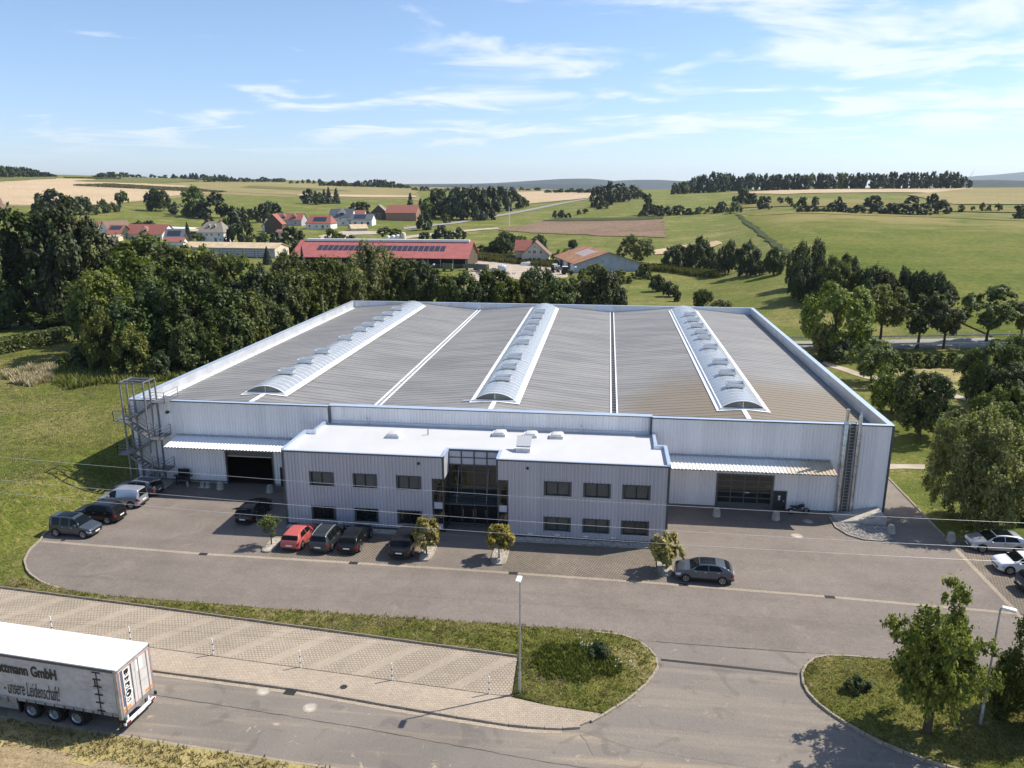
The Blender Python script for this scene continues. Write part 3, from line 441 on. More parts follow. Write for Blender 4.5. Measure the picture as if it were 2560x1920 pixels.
(-727.55, 1268.19, 45.7, 8.08, 7.1, 'fconifer', 'conifer in the row on the left skyline', 'conifer row on the left skyline', False, None, 'tree'),
(-727.22, 1271.14, 45.72, 5.33, 5.87, 'fdark', 'conifer in the row on the left skyline', 'conifer row on the left skyline', False, None, 'tree'),
(-720.78, 1283.84, 45.64, 6.61, 7.7, 'fconifer', 'conifer in the row on the left skyline', 'conifer row on the left skyline', False, None, 'tree'),
(-697.03, 1253.38, 44.45, 7.85, 7.54, 'fconifer', 'conifer in the row on the left skyline', 'conifer row on the left skyline', False, None, 'tree'),
(-688.93, 1256.06, 44.22, 10.2, 6.02, 'fconifer', 'conifer in the row on the left skyline', 'conifer row on the left skyline', False, None, 'tree'),
(-676.89, 1243.38, 43.49, 11.37, 7.04, 'fconifer', 'conifer in the row on the left skyline', 'conifer row on the left skyline', False, None, 'tree'),
(-671.43, 1244.72, 43.33, 11.13, 7.16, 'fconifer', 'conifer in the row on the left skyline', 'conifer row on the left skyline', False, None, 'tree'),
(-655.76, 1237.92, 42.57, 9.31, 5.97, 'fdark', 'conifer in the row on the left skyline', 'conifer row on the left skyline', False, None, 'tree'),
(-654.91, 1250.53, 42.92, 7.91, 7.47, 'fconifer', 'conifer in the row on the left skyline', 'conifer row on the left skyline', False, None, 'tree'),
(-642.4, 1237.98, 42.1, 7.26, 7.71, 'fconifer', 'conifer in the row on the left skyline', 'conifer row on the left skyline', False, None, 'tree'),
(-632.71, 1235.35, 41.68, 10.59, 6.09, 'fconifer', 'conifer in the row on the left skyline', 'conifer row on the left skyline', False, None, 'tree'),
(-617.51, 1221.89, 40.66, 11.01, 6.7, 'fconifer', 'conifer in the row on the left skyline', 'conifer row on the left skyline', False, None, 'tree'),
(-618.46, 1228.16, 40.94, 9.69, 7.1, 'fconifer', 'conifer in the row on the left skyline', 'conifer row on the left skyline', False, None, 'tree'),
(-607.47, 1222.29, 40.35, 10.12, 6.76, 'fdark', 'conifer in the row on the left skyline', 'conifer row on the left skyline', False, None, 'tree'),
(-597.28, 1225.61, 40.19, 8.02, 6.56, 'fconifer', 'conifer in the row on the left skyline', 'conifer row on the left skyline', False, None, 'tree'),
(-588.68, 1219.99, 39.71, 5.51, 7.14, 'fconifer', 'conifer in the row on the left skyline', 'conifer row on the left skyline', False, None, 'tree'),
(-616.31, 1179.06, 38.95, 7.6, 8.04, 'fmid', 'tree of the grove below the conifer row, first from the left', 'grove below the conifer row', False, None, 'tree'),
(-613.49, 1187.32, 39.15, 8.42, 6.06, 'fmid', 'tree of the grove below the conifer row, second from the left', 'grove below the conifer row', False, None, 'tree'),
(-605.92, 1185.89, 38.81, 7.57, 8.37, 'fmid', 'tree of the grove below the conifer row, third from the left', 'grove below the conifer row', False, None, 'tree'),
(-601.2, 1206.96, 39.51, 7.33, 7.42, 'fmid', 'tree of the grove below the conifer row, fourth from the left', 'grove below the conifer row', False, None, 'tree'),
(-594.47, 1207.11, 39.3, 7.4, 5.85, 'fmid', 'tree of the grove below the conifer row, fifth from the left', 'grove below the conifer row', False, None, 'tree'),
(-577.24, 1220.24, 39.43, 6.48, 7.11, 'fdark', 'tree of the row left of centre on the skyline', 'row left of centre on the skyline', False, None, 'tree'),
(-566.87, 1218.23, 39.09, 6.87, 5.68, 'fdark', 'tree of the row left of centre on the skyline', 'row left of centre on the skyline', False, None, 'tree'),
(-561.37, 1222.91, 39.16, 4.54, 7.23, 'fmid', 'tree of the row left of centre on the skyline', 'row left of centre on the skyline', False, None, 'tree'),
(-552.17, 1233.03, 39.35, 4.66, 6.24, 'fdark', 'tree of the row left of centre on the skyline', 'row left of centre on the skyline', False, None, 'tree'),
(-546.87, 1241.65, 39.55, 7.62, 6.8, 'fdark', 'tree of the row left of centre on the skyline', 'row left of centre on the skyline', False, None, 'tree'),
(-545.99, 1250.91, 39.91, 6.37, 6.36, 'fdark', 'tree of the row left of centre on the skyline', 'row left of centre on the skyline', False, None, 'tree'),
(-532.2, 1248.28, 39.33, 5.29, 7.52, 'fdark', 'tree of the row left of centre on the skyline', 'row left of centre on the skyline', False, None, 'tree'),
(-526.24, 1250.13, 39.18, 5.88, 6.9, 'fdark', 'tree of the row left of centre on the skyline', 'row left of centre on the skyline', False, None, 'tree'),
(-521.53, 1259.42, 39.35, 5.83, 7.67, 'fdark', 'tree of the row left of centre on the skyline', 'row left of centre on the skyline', False, None, 'tree'),
(-482.32, 1204.23, 35.78, 4.9, 3.93, 'fdark', 'small scattered tree on the skyline left of centre', 'scattered trees on the skyline', False, None, 'tree'),
(-474.94, 1214.62, 35.88, 4.61, 3.87, 'fdark', 'small scattered tree on the skyline left of centre', 'scattered trees on the skyline', False, None, 'tree'),
(-470.53, 1227.14, 36.14, 6.31, 3.17, 'fdark', 'small scattered tree on the skyline left of centre', 'scattered trees on the skyline', False, None, 'tree'),
(-464.56, 1237.66, 36.25, 6.81, 4.1, 'fdark', 'small scattered tree on the skyline left of centre', 'scattered trees on the skyline', False, None, 'tree'),
(-454.52, 1235.29, 35.75, 5.74, 3.71, 'fmid', 'small scattered tree on the skyline left of centre', 'scattered trees on the skyline', False, None, 'tree'),
(-454.26, 1262.64, 36.57, 7.42, 4.51, 'fdark', 'small scattered tree on the skyline left of centre', 'scattered trees on the skyline', False, None, 'tree'),
(-409.5, 1154.88, 31.82, 7.44, 6.49, 'fdark', 'tree of the wood on the skyline in the middle of the picture', 'wood on the middle skyline', False, None, 'tree'),
(-406.22, 1178.31, 32.25, 6.5, 7.52, 'fdark', 'tree of the wood on the skyline in the middle of the picture', 'wood on the middle skyline', False, None, 'tree'),
(-396.49, 1164.83, 31.64, 8.71, 7.03, 'fdark', 'tree of the wood on the skyline in the middle of the picture', 'wood on the middle skyline', False, None, 'tree'),
(-384.47, 1161.73, 31.21, 8.55, 6.13, 'fdark', 'tree of the wood on the skyline in the middle of the picture', 'wood on the middle skyline', False, None, 'tree'),
(-377.78, 1163.17, 31.03, 9.9, 7.9, 'fdark', 'tree of the wood on the skyline in the middle of the picture', 'wood on the middle skyline', False, None, 'tree'),
(-376.57, 1175.22, 31.21, 6.53, 7.67, 'fdark', 'tree of the wood on the skyline in the middle of the picture', 'wood on the middle skyline', False, None, 'tree'),
(-371.04, 1187.76, 31.27, 5.5, 6.83, 'fdark', 'tree of the wood on the skyline in the middle of the picture', 'wood on the middle skyline', False, None, 'tree'),
(-358.71, 1175.85, 30.66, 9.43, 6.98, 'fdark', 'tree of the wood on the skyline in the middle of the picture', 'wood on the middle skyline', False, None, 'tree'),
(-352.33, 1168.71, 30.36, 9.54, 7.53, 'fdark', 'tree of the wood on the skyline in the middle of the picture', 'wood on the middle skyline', False, None, 'tree'),
(-342.94, 1174.69, 30.16, 10.33, 5.86, 'fdark', 'tree of the wood on the skyline in the middle of the picture', 'wood on the middle skyline', False, None, 'tree'),
(-343.82, 1198.12, 30.53, 11.01, 5.83, 'fdark', 'tree of the wood on the skyline in the middle of the picture', 'wood on the middle skyline', False, None, 'tree'),
(-333.92, 1199.57, 30.23, 12.3, 7.57, 'fdark', 'tree of the wood on the skyline in the middle of the picture', 'wood on the middle skyline', False, None, 'tree'),
(-321.57, 1185.81, 29.66, 11.67, 7.83, 'fdark', 'tree of the wood on the skyline in the middle of the picture', 'wood on the middle skyline', False, None, 'tree'),
(-321.76, 1207.52, 29.93, 11.67, 7.04, 'fmid', 'tree of the wood on the skyline in the middle of the picture', 'wood on the middle skyline', False, None, 'tree'),
(-314.73, 1198.86, 29.61, 8.85, 6.91, 'fdark', 'tree of the wood on the skyline in the middle of the picture', 'wood on the middle skyline', False, None, 'tree'),
(-300.56, 1177.03, 28.98, 10.25, 7.13, 'fdark', 'tree of the wood on the skyline in the middle of the picture', 'wood on the middle skyline', False, None, 'tree'),
(-299.77, 1220.52, 29.37, 6.87, 8.08, 'fdark', 'tree of the wood on the skyline in the middle of the picture', 'wood on the middle skyline', False, None, 'tree'),
(-286.88, 1187.16, 28.7, 5.64, 6.66, 'fdark', 'tree of the wood on the skyline in the middle of the picture', 'wood on the middle skyline', False, None, 'tree'),
(-284.53, 1216.98, 28.87, 4.39, 5.78, 'fdark', 'tree of the wood on the skyline in the middle of the picture', 'wood on the middle skyline', False, None, 'tree'),
(-235.45, 1064.62, 25.58, 4.14, 5.05, 'fdark', 'low tree on the far plain left of the blue hill', 'low trees on the far plain', False, None, 'tree'),
(-220.72, 1050.53, 24.96, 6.08, 4.83, 'fdark', 'low tree on the far plain left of the blue hill', 'low trees on the far plain', False, None, 'tree'),
(-219.58, 1070.93, 25.39, 5.36, 4.98, 'fdark', 'low tree on the far plain left of the blue hill', 'low trees on the far plain', False, None, 'tree'),
(-205.05, 1067.3, 25.03, 3.47, 6.64, 'fmid', 'low tree on the far plain left of the blue hill', 'low trees on the far plain', False, None, 'tree'),
(-197.94, 1076.11, 25.09, 2.28, 6.23, 'fdark', 'low tree on the far plain left of the blue hill', 'low trees on the far plain', False, None, 'tree'),
(-188.7, 1072.96, 24.87, 4.01, 5.55, 'fdark', 'low tree on the far plain left of the blue hill', 'low trees on the far plain', False, None, 'tree'),
(-179.39, 1092.67, 25.13, 5.87, 5.65, 'fdark', 'low tree on the far plain left of the blue hill', 'low trees on the far plain', False, None, 'tree'),
(-159.24, 1067.05, 24.28, 4.59, 5.43, 'fdark', 'low tree on the far plain left of the blue hill', 'low trees on the far plain', False, None, 'tree'),
(-145.19, 1078.56, 24.36, 3.2, 4.67, 'fdark', 'low tree on the far plain left of the blue hill', 'low trees on the far plain', False, None, 'tree'),
(-135.11, 1076.9, 24.22, 2.95, 5.83, 'fdark', 'low tree on the far plain left of the blue hill', 'low trees on the far plain', False, None, 'tree'),
(-123.47, 1084.16, 24.27, 4.4, 4.91, 'fmid', 'low tree on the far plain left of the blue hill', 'low trees on the far plain', False, None, 'tree'),
(-112.27, 1095.95, 24.45, 4.32, 4.47, 'fdark', 'low tree on the far plain left of the blue hill', 'low trees on the far plain', False, None, 'tree'),
(-94.48, 1088.57, 24.21, 6.23, 5.22, 'fdark', 'low tree on the far plain left of the blue hill', 'low trees on the far plain', False, None, 'tree'),
(-83.76, 1114.3, 24.75, 5.67, 5.05, 'fmid', 'low tree on the far plain left of the blue hill', 'low trees on the far plain', False, None, 'tree'),
(-73.01, 1112.67, 24.72, 2.62, 5.88, 'fdark', 'low tree on the far plain left of the blue hill', 'low trees on the far plain', False, None, 'tree'),
(-58.82, 1101.84, 24.53, 5.02, 5.32, 'fdark', 'low tree on the far plain left of the blue hill', 'low trees on the far plain', False, None, 'tree'),
(-35.03, 1001.21, 22.22, 4.08, 5.26, 'fdark', 'low dark tree below the blue hill', 'low trees below the blue hill', False, None, 'tree'),
(-27.46, 1005.52, 22.44, 3.73, 5.54, 'fmid', 'low dark tree below the blue hill', 'low trees below the blue hill', False, None, 'tree'),
(-20.55, 999.92, 22.41, 4.11, 5.72, 'fdark', 'low dark tree below the blue hill', 'low trees below the blue hill', False, None, 'tree'),
(-17.13, 1001.88, 22.52, 5.36, 4.31, 'fdark', 'low dark tree below the blue hill', 'low trees below the blue hill', False, None, 'tree'),
(-8.92, 1004.72, 22.75, 4.06, 5.39, 'fdark', 'low dark tree below the blue hill', 'low trees below the blue hill', False, None, 'tree'),
(-3.49, 993.31, 22.59, 6.0, 5.52, 'fdark', 'low dark tree below the blue hill', 'low trees below the blue hill', False, None, 'tree'),
(3.86, 992.74, 22.75, 3.73, 4.7, 'fdark', 'low dark tree below the blue hill', 'low trees below the blue hill', False, None, 'tree'),
(8.73, 967.36, 22.31, 5.75, 5.68, 'fdark', 'low dark tree below the blue hill', 'low trees below the blue hill', False, None, 'tree'),
(19.28, 960.82, 22.48, 4.04, 5.66, 'fdark', 'low dark tree below the blue hill', 'low trees below the blue hill', False, None, 'tree'),
(21.12, 966.65, 22.65, 5.08, 5.82, 'fdark', 'low dark tree below the blue hill', 'low trees below the blue hill', False, None, 'tree'),
(30.14, 949.94, 22.6, 5.88, 5.63, 'fdark', 'low dark tree below the blue hill', 'low trees below the blue hill', False, None, 'tree')]
FIELDS=[
('pasture', 'dry', 0.18, 30, [(-733.86, 837.13), (-721.88, 1034.98), (-572.0, 1173.22), (-423.33, 1199.46), (-233.71, 1067.95), (-148.82, 732.88), (-253.07, 738.14), (-331.71, 752.49), (-389.9, 783.18), (-361.39, 576.24), (-350.93, 471.67), (-393.55, 438.18)]),
('stubble_field', 'stubble', 0.35, 30, [(-407.23, 454.2), (-708.69, 807.58), (-717.76, 909.2), (-733.25, 1040.65), (-600.25, 991.91), (-507.58, 1014.61), (-457.09, 941.06), (-420.38, 788.09), (-394.0, 667.53), (-351.98, 535.25), (-357.18, 480.3), (-380.64, 466.87)]),
('crop_field', 'crop', 0.7, 30, [(-651.11, 739.94), (-716.73, 817.02), (-765.83, 1019.9), (-709.97, 940.86), (-680.56, 848.98)]),
('crop_field', 'crop', 0.7, 30, [(-659.85, 907.23), (-733.09, 1096.4), (-721.02, 1191.64), (-670.7, 1235.88), (-637.23, 1192.62), (-610.45, 1008.76), (-632.29, 954.99)]),
('pasture', 'dry', 0.5, 30, [(-418.03, 850.23), (-261.42, 760.75), (-165.21, 748.65), (-201.81, 938.25), (-251.58, 1111.21), (-444.4, 1256.68), (-566.69, 1195.54), (-613.7, 1148.81), (-524.99, 944.75)]),
('crop_field', 'crop', 0.75, 30, [(-493.4, 1073.95), (-365.42, 1023.87), (-292.84, 949.71), (-364.26, 936.01), (-470.96, 996.9)]),
('stubble_field', 'stubble', 0.5, 30, [(-30.31, 686.21), (32.21, 783.84), (21.4, 1028.47), (-46.24, 1113.39), (-95.7, 987.02), (-51.27, 838.06)]),
('stubble_field', 'stubble', 0.9, 25, [(-296.67, 769.82), (-231.34, 764.42), (-164.93, 788.38), (-180.7, 841.11), (-252.75, 828.9), (-307.63, 810.52)]),
('pasture', 'dry', 0.6, 40, [(-230.83, 1070.41), (-91.13, 1025.67), (-30.27, 1082.56), (-2279.41, 18364.0), (-251.07, 1153.68)]),
('brown_field', 'brown', 0.3, 14, [(-19.57, 398.16), (1.98, 468.43), (64.52, 438.38), (82.17, 441.26), (75.61, 326.75), (53.61, 341.93), (27.99, 364.73), (-10.15, 392.64)]),
('field_edge', 'dark', 0.35, 10, [(1.61, 472.72), (64.64, 442.15), (82.42, 445.06), (83.72, 464.96), (67.5, 464.74), (9.39, 495.51)]),
('stubble_field', 'stubble', 0.3, 10, [(67.33, 274.67), (82.3, 293.32), (97.34, 301.57), (97.76, 286.32), (83.53, 265.0), (66.83, 258.42)]),
('hill_field', 'field', 0.25, 14, [(129.74, 445.77), (181.06, 377.83), (255.98, 339.96), (119.27, 65.44), (118.95, 94.77), (115.38, 115.19), (104.05, 152.02), (106.89, 185.58), (109.98, 222.18), (116.22, 290.38)]),
('straw_strip', 'strawf', 0.45, 10, [(130.4, 450.03), (183.25, 385.3), (259.09, 346.18), (252.94, 333.89), (210.6, 361.02), (178.96, 370.65), (135.84, 410.38)]),
('ditch', 'dark', 0.4, 8, [(128.06, 449.78), (130.15, 444.75), (116.84, 288.41), (108.09, 187.15), (105.03, 178.48), (107.71, 211.19), (114.08, 284.06)]),
('stubble_field', 'stubble', 0.5, 25, [(173.82, 808.77), (328.13, 799.7), (413.26, 785.84), (375.15, 651.89), (317.18, 701.61), (210.28, 685.64)]),
('pasture', 'dry', 0.55, 25, [(405.88, 773.56), (482.12, 792.39), (329.42, 486.84), (274.96, 486.86), (301.74, 646.17)]),
('straw_strip', 'strawf', 0.5, 20, [(159.81, 653.75), (185.78, 570.84), (247.72, 548.56), (291.6, 437.08), (275.35, 402.84), (205.04, 415.26), (141.21, 511.07)]),
('farm_yard', 'yard', 0.12, 6, [(-10.91, 257.23), (-0.47, 246.22), (23.75, 229.75), (32.96, 224.6), (34.05, 187.12), (15.72, 178.81), (11.64, 139.66), (8.47, 139.28), (-1.1, 197.84)]),
('lane', 'road', 0.3, 8, [(-81.7, 413.14), (-56.86, 461.31), (-36.23, 546.61), (-9.93, 654.85), (24.23, 768.25), (25.68, 750.66), (-6.41, 636.67), (-32.71, 531.26), (-53.24, 447.55), (-77.44, 400.33)]),
('lane', 'path', 0.3, 8, [(-73.66, 334.74), (-61.0, 365.44), (-37.76, 399.93), (-21.9, 418.71), (-19.0, 408.39), (-35.47, 387.19), (-56.53, 352.59), (-69.76, 325.69)]),
('village_lane', 'path', 0.25, 8, [(-114.87, 355.71), (-111.25, 384.59), (-86.2, 387.02), (-79.86, 369.81), (-98.3, 362.87), (-92.03, 311.03), (-95.57, 310.73)]),
('footpath', 'path', 0.06, 3, [(84.74, 66.23), (87.84, 58.64), (93.21, 51.62), (97.65, 46.12), (99.38, 42.54), (98.37, 40.5), (96.11, 43.88), (91.67, 49.16), (86.76, 55.95), (83.94, 64.32)]),
('footpath', 'path', 0.05, 3, [(77.84, 14.0), (81.76, 14.34), (81.2, 12.85), (77.3, 12.38)]),
('dry_lawn', 'straw', 0.05, 4, [(92.82, 62.94), (106.11, 63.33), (98.21, 47.51), (94.54, 49.79)])]
MAIZE=[
('maize', [(-6.8, 243.7), (-10.53, 265.57), (12.39, 251.4), (28.24, 229.67), (29.09, 216.53), (12.98, 229.28)], 2.1, 0.9, 'strip of maize beside the cream farmhouse'),
('maize', [(62.15, 219.34), (70.33, 216.73), (83.67, 191.64), (82.67, 179.95), (69.24, 202.48), (61.59, 207.67)], 2.1, 0.8, 'strip of maize right of the rusty barn'),
('maize', [(-581.48, 793.84), (-512.94, 818.52), (-443.41, 819.91), (-411.39, 837.0), (-500.4, 900.83), (-596.49, 890.82)], 2.4, 3.2, 'long dark strip of maize across the stubble hill'),
('maize', [(-726.51, 980.28), (-710.21, 1085.11), (-731.55, 1117.92), (-747.4, 1008.82)], 2.4, 4.5, 'far strip of maize near the left skyline')]
HEDGES=[
([(-52.6, 41.78), (-50.75, 48.73), (-48.41, 56.04)], 2.2, 2.3, 'clipped hedge crossing the meadow at the left edge', 190)]
WIRES=[
(-16.6, 0.0003252, -0.04315, 8.35, 'upper overhead wire crossing in front of the office'),
(-22.2, 0.0003747, -0.04698, 9.05, 'middle overhead wire crossing in front of the office'),
(-23.0, 0.0004032, -0.04775, 8.46, 'lowest overhead wire crossing in front of the office')]
TURB=[
(1074.63, 4003.84, 80.05, 0.2, 'distant white wind turbine, left of the pair above the right skyline wood'),
(1070.99, 3590.93, 67.94, 0.6, 'distant white wind turbine, right of the pair above the right skyline wood'),
(1518.82, 4918.86, 88.45, 0.1, 'distant white wind turbine, small one right of the pair above the wood'),
(2077.88, 4718.51, 90.48, 0.4, 'distant white wind turbine, leftmost over the blue hill at the right edge'),
(2312.01, 5487.55, 98.57, 0.9, 'distant white wind turbine, faint one above the end of the skyline wood')]
HILLS=[
(6800.0, [(-0.2791, 55.6), (-0.254, 62.1), (-0.2211, 60.9), (-0.1683, 62.2), (-0.1428, 68.6), (-0.1134, 80.2), (-0.084, 93.0), (-0.0586, 103.2), (-0.041, 106.9), (-0.0255, 105.5), (-0.006, 96.3), (0.0056, 84.7), (0.0191, 91.0), (0.0325, 95.9), (0.0611, 94.3), (0.08, 87.7), (0.1082, 77.2), (0.1452, 66.8)], 900.0),
(10500.0, [(0.3537, 81.1), (0.392, 142.3), (0.4069, 159.0), (0.429, 174.6), (0.4503, 198.3), (0.4782, 195.1), (0.5188, 149.3)], 1500.0),
(3600.0, [(0.3736, 40.5), (0.3999, 58.5), (0.4223, 59.6), (0.4515, 54.6), (0.4831, 49.7)], 300.0),
(5200.0, [(-0.5815, 60.7), (-0.4973, 57.1), (-0.3117, 53.4), (-0.2127, 48.5), (-0.1372, 51.1), (-0.0615, 53.5), (0.0383, 48.0)], 400.0)]

# ---------------- materials ----------------
MATS={}
def sock(nt,n,name,val):
    i=n.inputs[name]
    if isinstance(val,bpy.types.NodeSocket): nt.links.new(val,i)
    else: i.default_value=val
class NB:
    def __init__(s,name):
        s.m=bpy.data.materials.new(name); s.m.use_nodes=True; s.t=s.m.node_tree
        s.p=s.t.nodes['Principled BSDF']; s.o=s.t.nodes['Material Output']; MATS[name]=s.m
    def n(s,t,ins={},**k):
        x=s.t.nodes.new(t)
        for a,b in k.items(): setattr(x,a,b)
        for a,b in ins.items(): sock(s.t,x,a,b)
        return x
    def co(s,kind='Object'): 
        if kind=='World': return s.n('ShaderNodeNewGeometry').outputs['Position']
        return s.n('ShaderNodeTexCoord').outputs[kind]
    def map(s,v,scale=(1,1,1),rot=(0,0,0),loc=(0,0,0)):
        return s.n('ShaderNodeMapping',{'Vector':v,'Scale':scale,'Rotation':rot,'Location':loc}).outputs[0]
    def noise(s,v,scale,detail=4,rough=.55,dist=0):
        return s.n('ShaderNodeTexNoise',{'Vector':v,'Scale':scale,'Detail':detail,'Roughness':rough,'Distortion':dist}).outputs['Fac']
    def ramp(s,f,a,b,c0=0.0,c1=1.0):
        return s.n('ShaderNodeMapRange',{'Value':f,'From Min':a,'From Max':b,'To Min':c0,'To Max':c1},interpolation_type='SMOOTHSTEP').outputs[0]
    def mix(s,f,a,b,mode='MIX'):
        x=s.n('ShaderNodeMix',data_type='RGBA',blend_type=mode)
        for i,v in ((0,f),(6,a),(7,b)):
            if isinstance(v,bpy.types.NodeSocket): s.t.links.new(v,x.inputs[i])
            else: x.inputs[i].default_value=v if i==0 else (tuple(v)+(1,) if len(v)==3 else v)
        return x.outputs[2]
    def math(s,op,a,b=0.0):
        x=s.n('ShaderNodeMath',operation=op)
        for i,v in enumerate((a,b)):
            if isinstance(v,bpy.types.NodeSocket): s.t.links.new(v,x.inputs[i])
            else: x.inputs[i].default_value=v
        return x.outputs[0]
    def bump(s,h,strength=.3,dist=.02):
        b=s.n('ShaderNodeBump',{'Height':h,'Strength':strength,'Distance':dist}); s.t.links.new(b.outputs[0],s.p.inputs['Normal'])
    def fin(s,col,rough=.6,metal=0.0,spec=.5,coat=0.0):
        sock(s.t,s.p,'Base Color',col if isinstance(col,bpy.types.NodeSocket) else tuple(col)+(1,))
        sock(s.t,s.p,'Roughness',rough); sock(s.t,s.p,'Metallic',metal); sock(s.t,s.p,'Specular IOR Level',spec)
        if coat: sock(s.t,s.p,'Coat Weight',coat); sock(s.t,s.p,'Coat Roughness',.05)
        return s.m
def plain(name,col,rough=.6,metal=0.0,spec=.5,var=.12,scale=3.0,coat=0.0,kind='Object'):
    b=NB(name); v=b.co(kind); n=b.noise(v,scale,5,.6)
    d=tuple(c*(1-var) for c in col); l=tuple(min(1,c*(1+var)) for c in col)
    r=b.math('ADD',b.math('MULTIPLY',n,.12),max(.02,rough-.06)) if rough>.12 else rough
    return b.fin(b.mix(b.ramp(n,.3,.7),d,l),r,metal,spec,coat)
def lin(r,g,b): 
    f=lambda c:((c/255+.055)/1.055)**2.4 if c/255>.04045 else c/255/12.92
    return (f(r),f(g),f(b))

def grass_mat(name,a,b,cdry,dry=.5,scale=.35):
    n=NB(name); v=n.co('World')
    big=n.noise(v,scale*.16,4,.6); mid=n.noise(v,scale,6,.65,.4); fine=n.noise(v,5.0,5,.75); tuft=n.noise(v,1.6,4,.7,.6)
    c=n.mix(n.ramp(mid,.35,.65),a,b)
    c=n.mix(n.math('MULTIPLY',n.ramp(n.math('ADD',n.math('MULTIPLY',big,.5),n.math('MULTIPLY',tuft,.5)),.47,.62),dry),c,cdry)
    f=n.ramp(fine,.3,.7,.5,1.4)
    c=n.mix(1.0,c,n.n('ShaderNodeCombineColor',{'Red':f,'Green':f,'Blue':f}).outputs[0],'MULTIPLY')
    n.bump(n.math('ADD',fine,tuft),.9,.25)
    return n.fin(c,.85,0,.15)
def field_mat(name,a,b,rot=0.0,row=.8,streak=.5,bump=.3,top=None):
    n=NB(name); v=n.co('World'); mv=n.map(v,(.012,.25,.25),(0,0,rot)); s=n.noise(mv,row,4,.7)
    big=n.noise(v,.02,7,.68,.6); fine=n.noise(v,.55,6,.8)
    f=n.math('ADD',n.math('MULTIPLY',s,streak),n.math('MULTIPLY',big,1-streak))
    c=n.mix(n.ramp(f,.38,.62),a,b); g=n.ramp(fine,.32,.68,.66,1.3)
    c=n.mix(1.0,c,n.n('ShaderNodeCombineColor',{'Red':g,'Green':g,'Blue':g}).outputs[0],'MULTIPLY')
    if top:  # bleached grass on the dry upper part of the slope
        z=n.n('ShaderNodeSeparateXYZ',{'Vector':v}).outputs[2]; k=n.math('ADD',z,n.math('MULTIPLY',n.math('SUBTRACT',n.noise(v,.03,6,.7,.8),.5),14.0))
        c=n.mix(n.ramp(k,10.5,15.5,0,.8),c,top)
    n.bump(n.math('ADD',fine,s),bump,.3)
    return n.fin(c,.9,0,.1)
def leaf_mat(name,dark,light,trans=.22,var=.35):
    n=NB(name); oi=n.n('ShaderNodeObjectInfo').outputs['Random']; isl=n.n('ShaderNodeNewGeometry').outputs['Random Per Island']
    v=n.co('Object'); cl=n.noise(v,2.2,3,.6)
    c=n.mix(n.ramp(n.math('ADD',n.math('MULTIPLY',cl,.5),n.math('MULTIPLY',isl,.5)),.25,.75),dark,light)
    hsv=n.n('ShaderNodeHueSaturation',{'Hue':n.ramp(oi,0,1,.485,.515),'Saturation':n.ramp(n.math('FRACT',n.math('MULTIPLY',oi,7.3)),0,1,.82,1.08),'Value':n.ramp(n.math('FRACT',n.math('MULTIPLY',oi,13.7)),0,1,1-var,1+var),'Color':c})
    col=hsv.outputs[0]
    n.fin(col,.55,0,.3)
    tr=n.n('ShaderNodeBsdfTranslucent',{'Color':n.mix(1.0,col,(1.25,1.3,.6),'MULTIPLY')})
    mx=n.n('ShaderNodeMixShader',{'Fac':trans}); n.t.links.new(n.p.outputs[0],mx.inputs[1]); n.t.links.new(tr.outputs[0],mx.inputs[2])
    n.t.links.new(mx.outputs[0],n.o.inputs[0]); return n.m
def paver_mat(name,c1,c2,cm,bw,bh,mortar=.012,rot=0.0,big=.3,stain=(.5,.45,.4),bump=.4,offset=.5):
    n=NB(name); v=n.map(n.co('World'),(1,1,1),(0,0,rot))
    br=n.n('ShaderNodeTexBrick',{'Vector':v,'Color1':c1+(1,),'Color2':c2+(1,),'Mortar':cm+(1,),'Scale':1.0,'Mortar Size':mortar,'Mortar Smooth':.2,'Bias':0.0,'Brick Width':bw,'Row Height':bh},offset=offset)
    w=n.co('World'); a=n.noise(w,.09,5,.6,.6); d=n.noise(w,.7,5,.65); st=n.noise(n.map(w,(.05,.5,1),(0,0,.05)),1.0,5,.6); sp=n.noise(w,14.0,3,.6)
    f=n.math('ADD',n.math('ADD',n.math('MULTIPLY',a,.45),n.math('MULTIPLY',d,.25)),n.math('MULTIPLY',st,.3))
    g=n.ramp(f,.36,.64,1-big,1+big)
    g2=n.math('MULTIPLY',g,n.ramp(sp,.3,.7,.86,1.14))
    col=n.mix(1.0,br.outputs['Color'],n.n('ShaderNodeCombineColor',{'Red':g2,'Green':g2,'Blue':g2}).outputs[0],'MULTIPLY')
    col=n.mix(n.ramp(n.noise(w,.35,6,.7,1.0),.55,.72,0,.55),col,stain)
    n.bump(n.math('SUBTRACT',sp,n.math('MULTIPLY',br.outputs['Fac'],1.2)),bump,.01)
    return n.fin(col,.85,0,.25)
def asphalt_mat(name,a,b,dust):
    n=NB(name); w=n.co('World'); x=n.noise(w,.12,5,.6,.5); f=n.noise(w,20,3,.7); st=n.noise(n.map(w,(.035,.55,1),(0,0,-.09)),1.2,6,.65,.3)
    c=n.mix(n.ramp(x,.3,.7),a,b)
    c=n.mix(n.ramp(st,.46,.64,0,.8),c,dust)
    c=n.mix(n.ramp(n.noise(w,1.3,6,.75,.8),.60,.68,0,.7),c,tuple(min(1,q*1.35) for q in dust))
    c=n.mix(n.ramp(n.noise(w,.5,3,.5,1.2),.58,.66,0,.35),c,tuple(q*.6 for q in a))
    g=n.ramp(f,.3,.7,.82,1.18)
    c=n.mix(1.0,c,n.n('ShaderNodeCombineColor',{'Red':g,'Green':g,'Blue':g}).outputs[0],'MULTIPLY')
    n.bump(f,.35,.01); return n.fin(c,.85,0,.3)
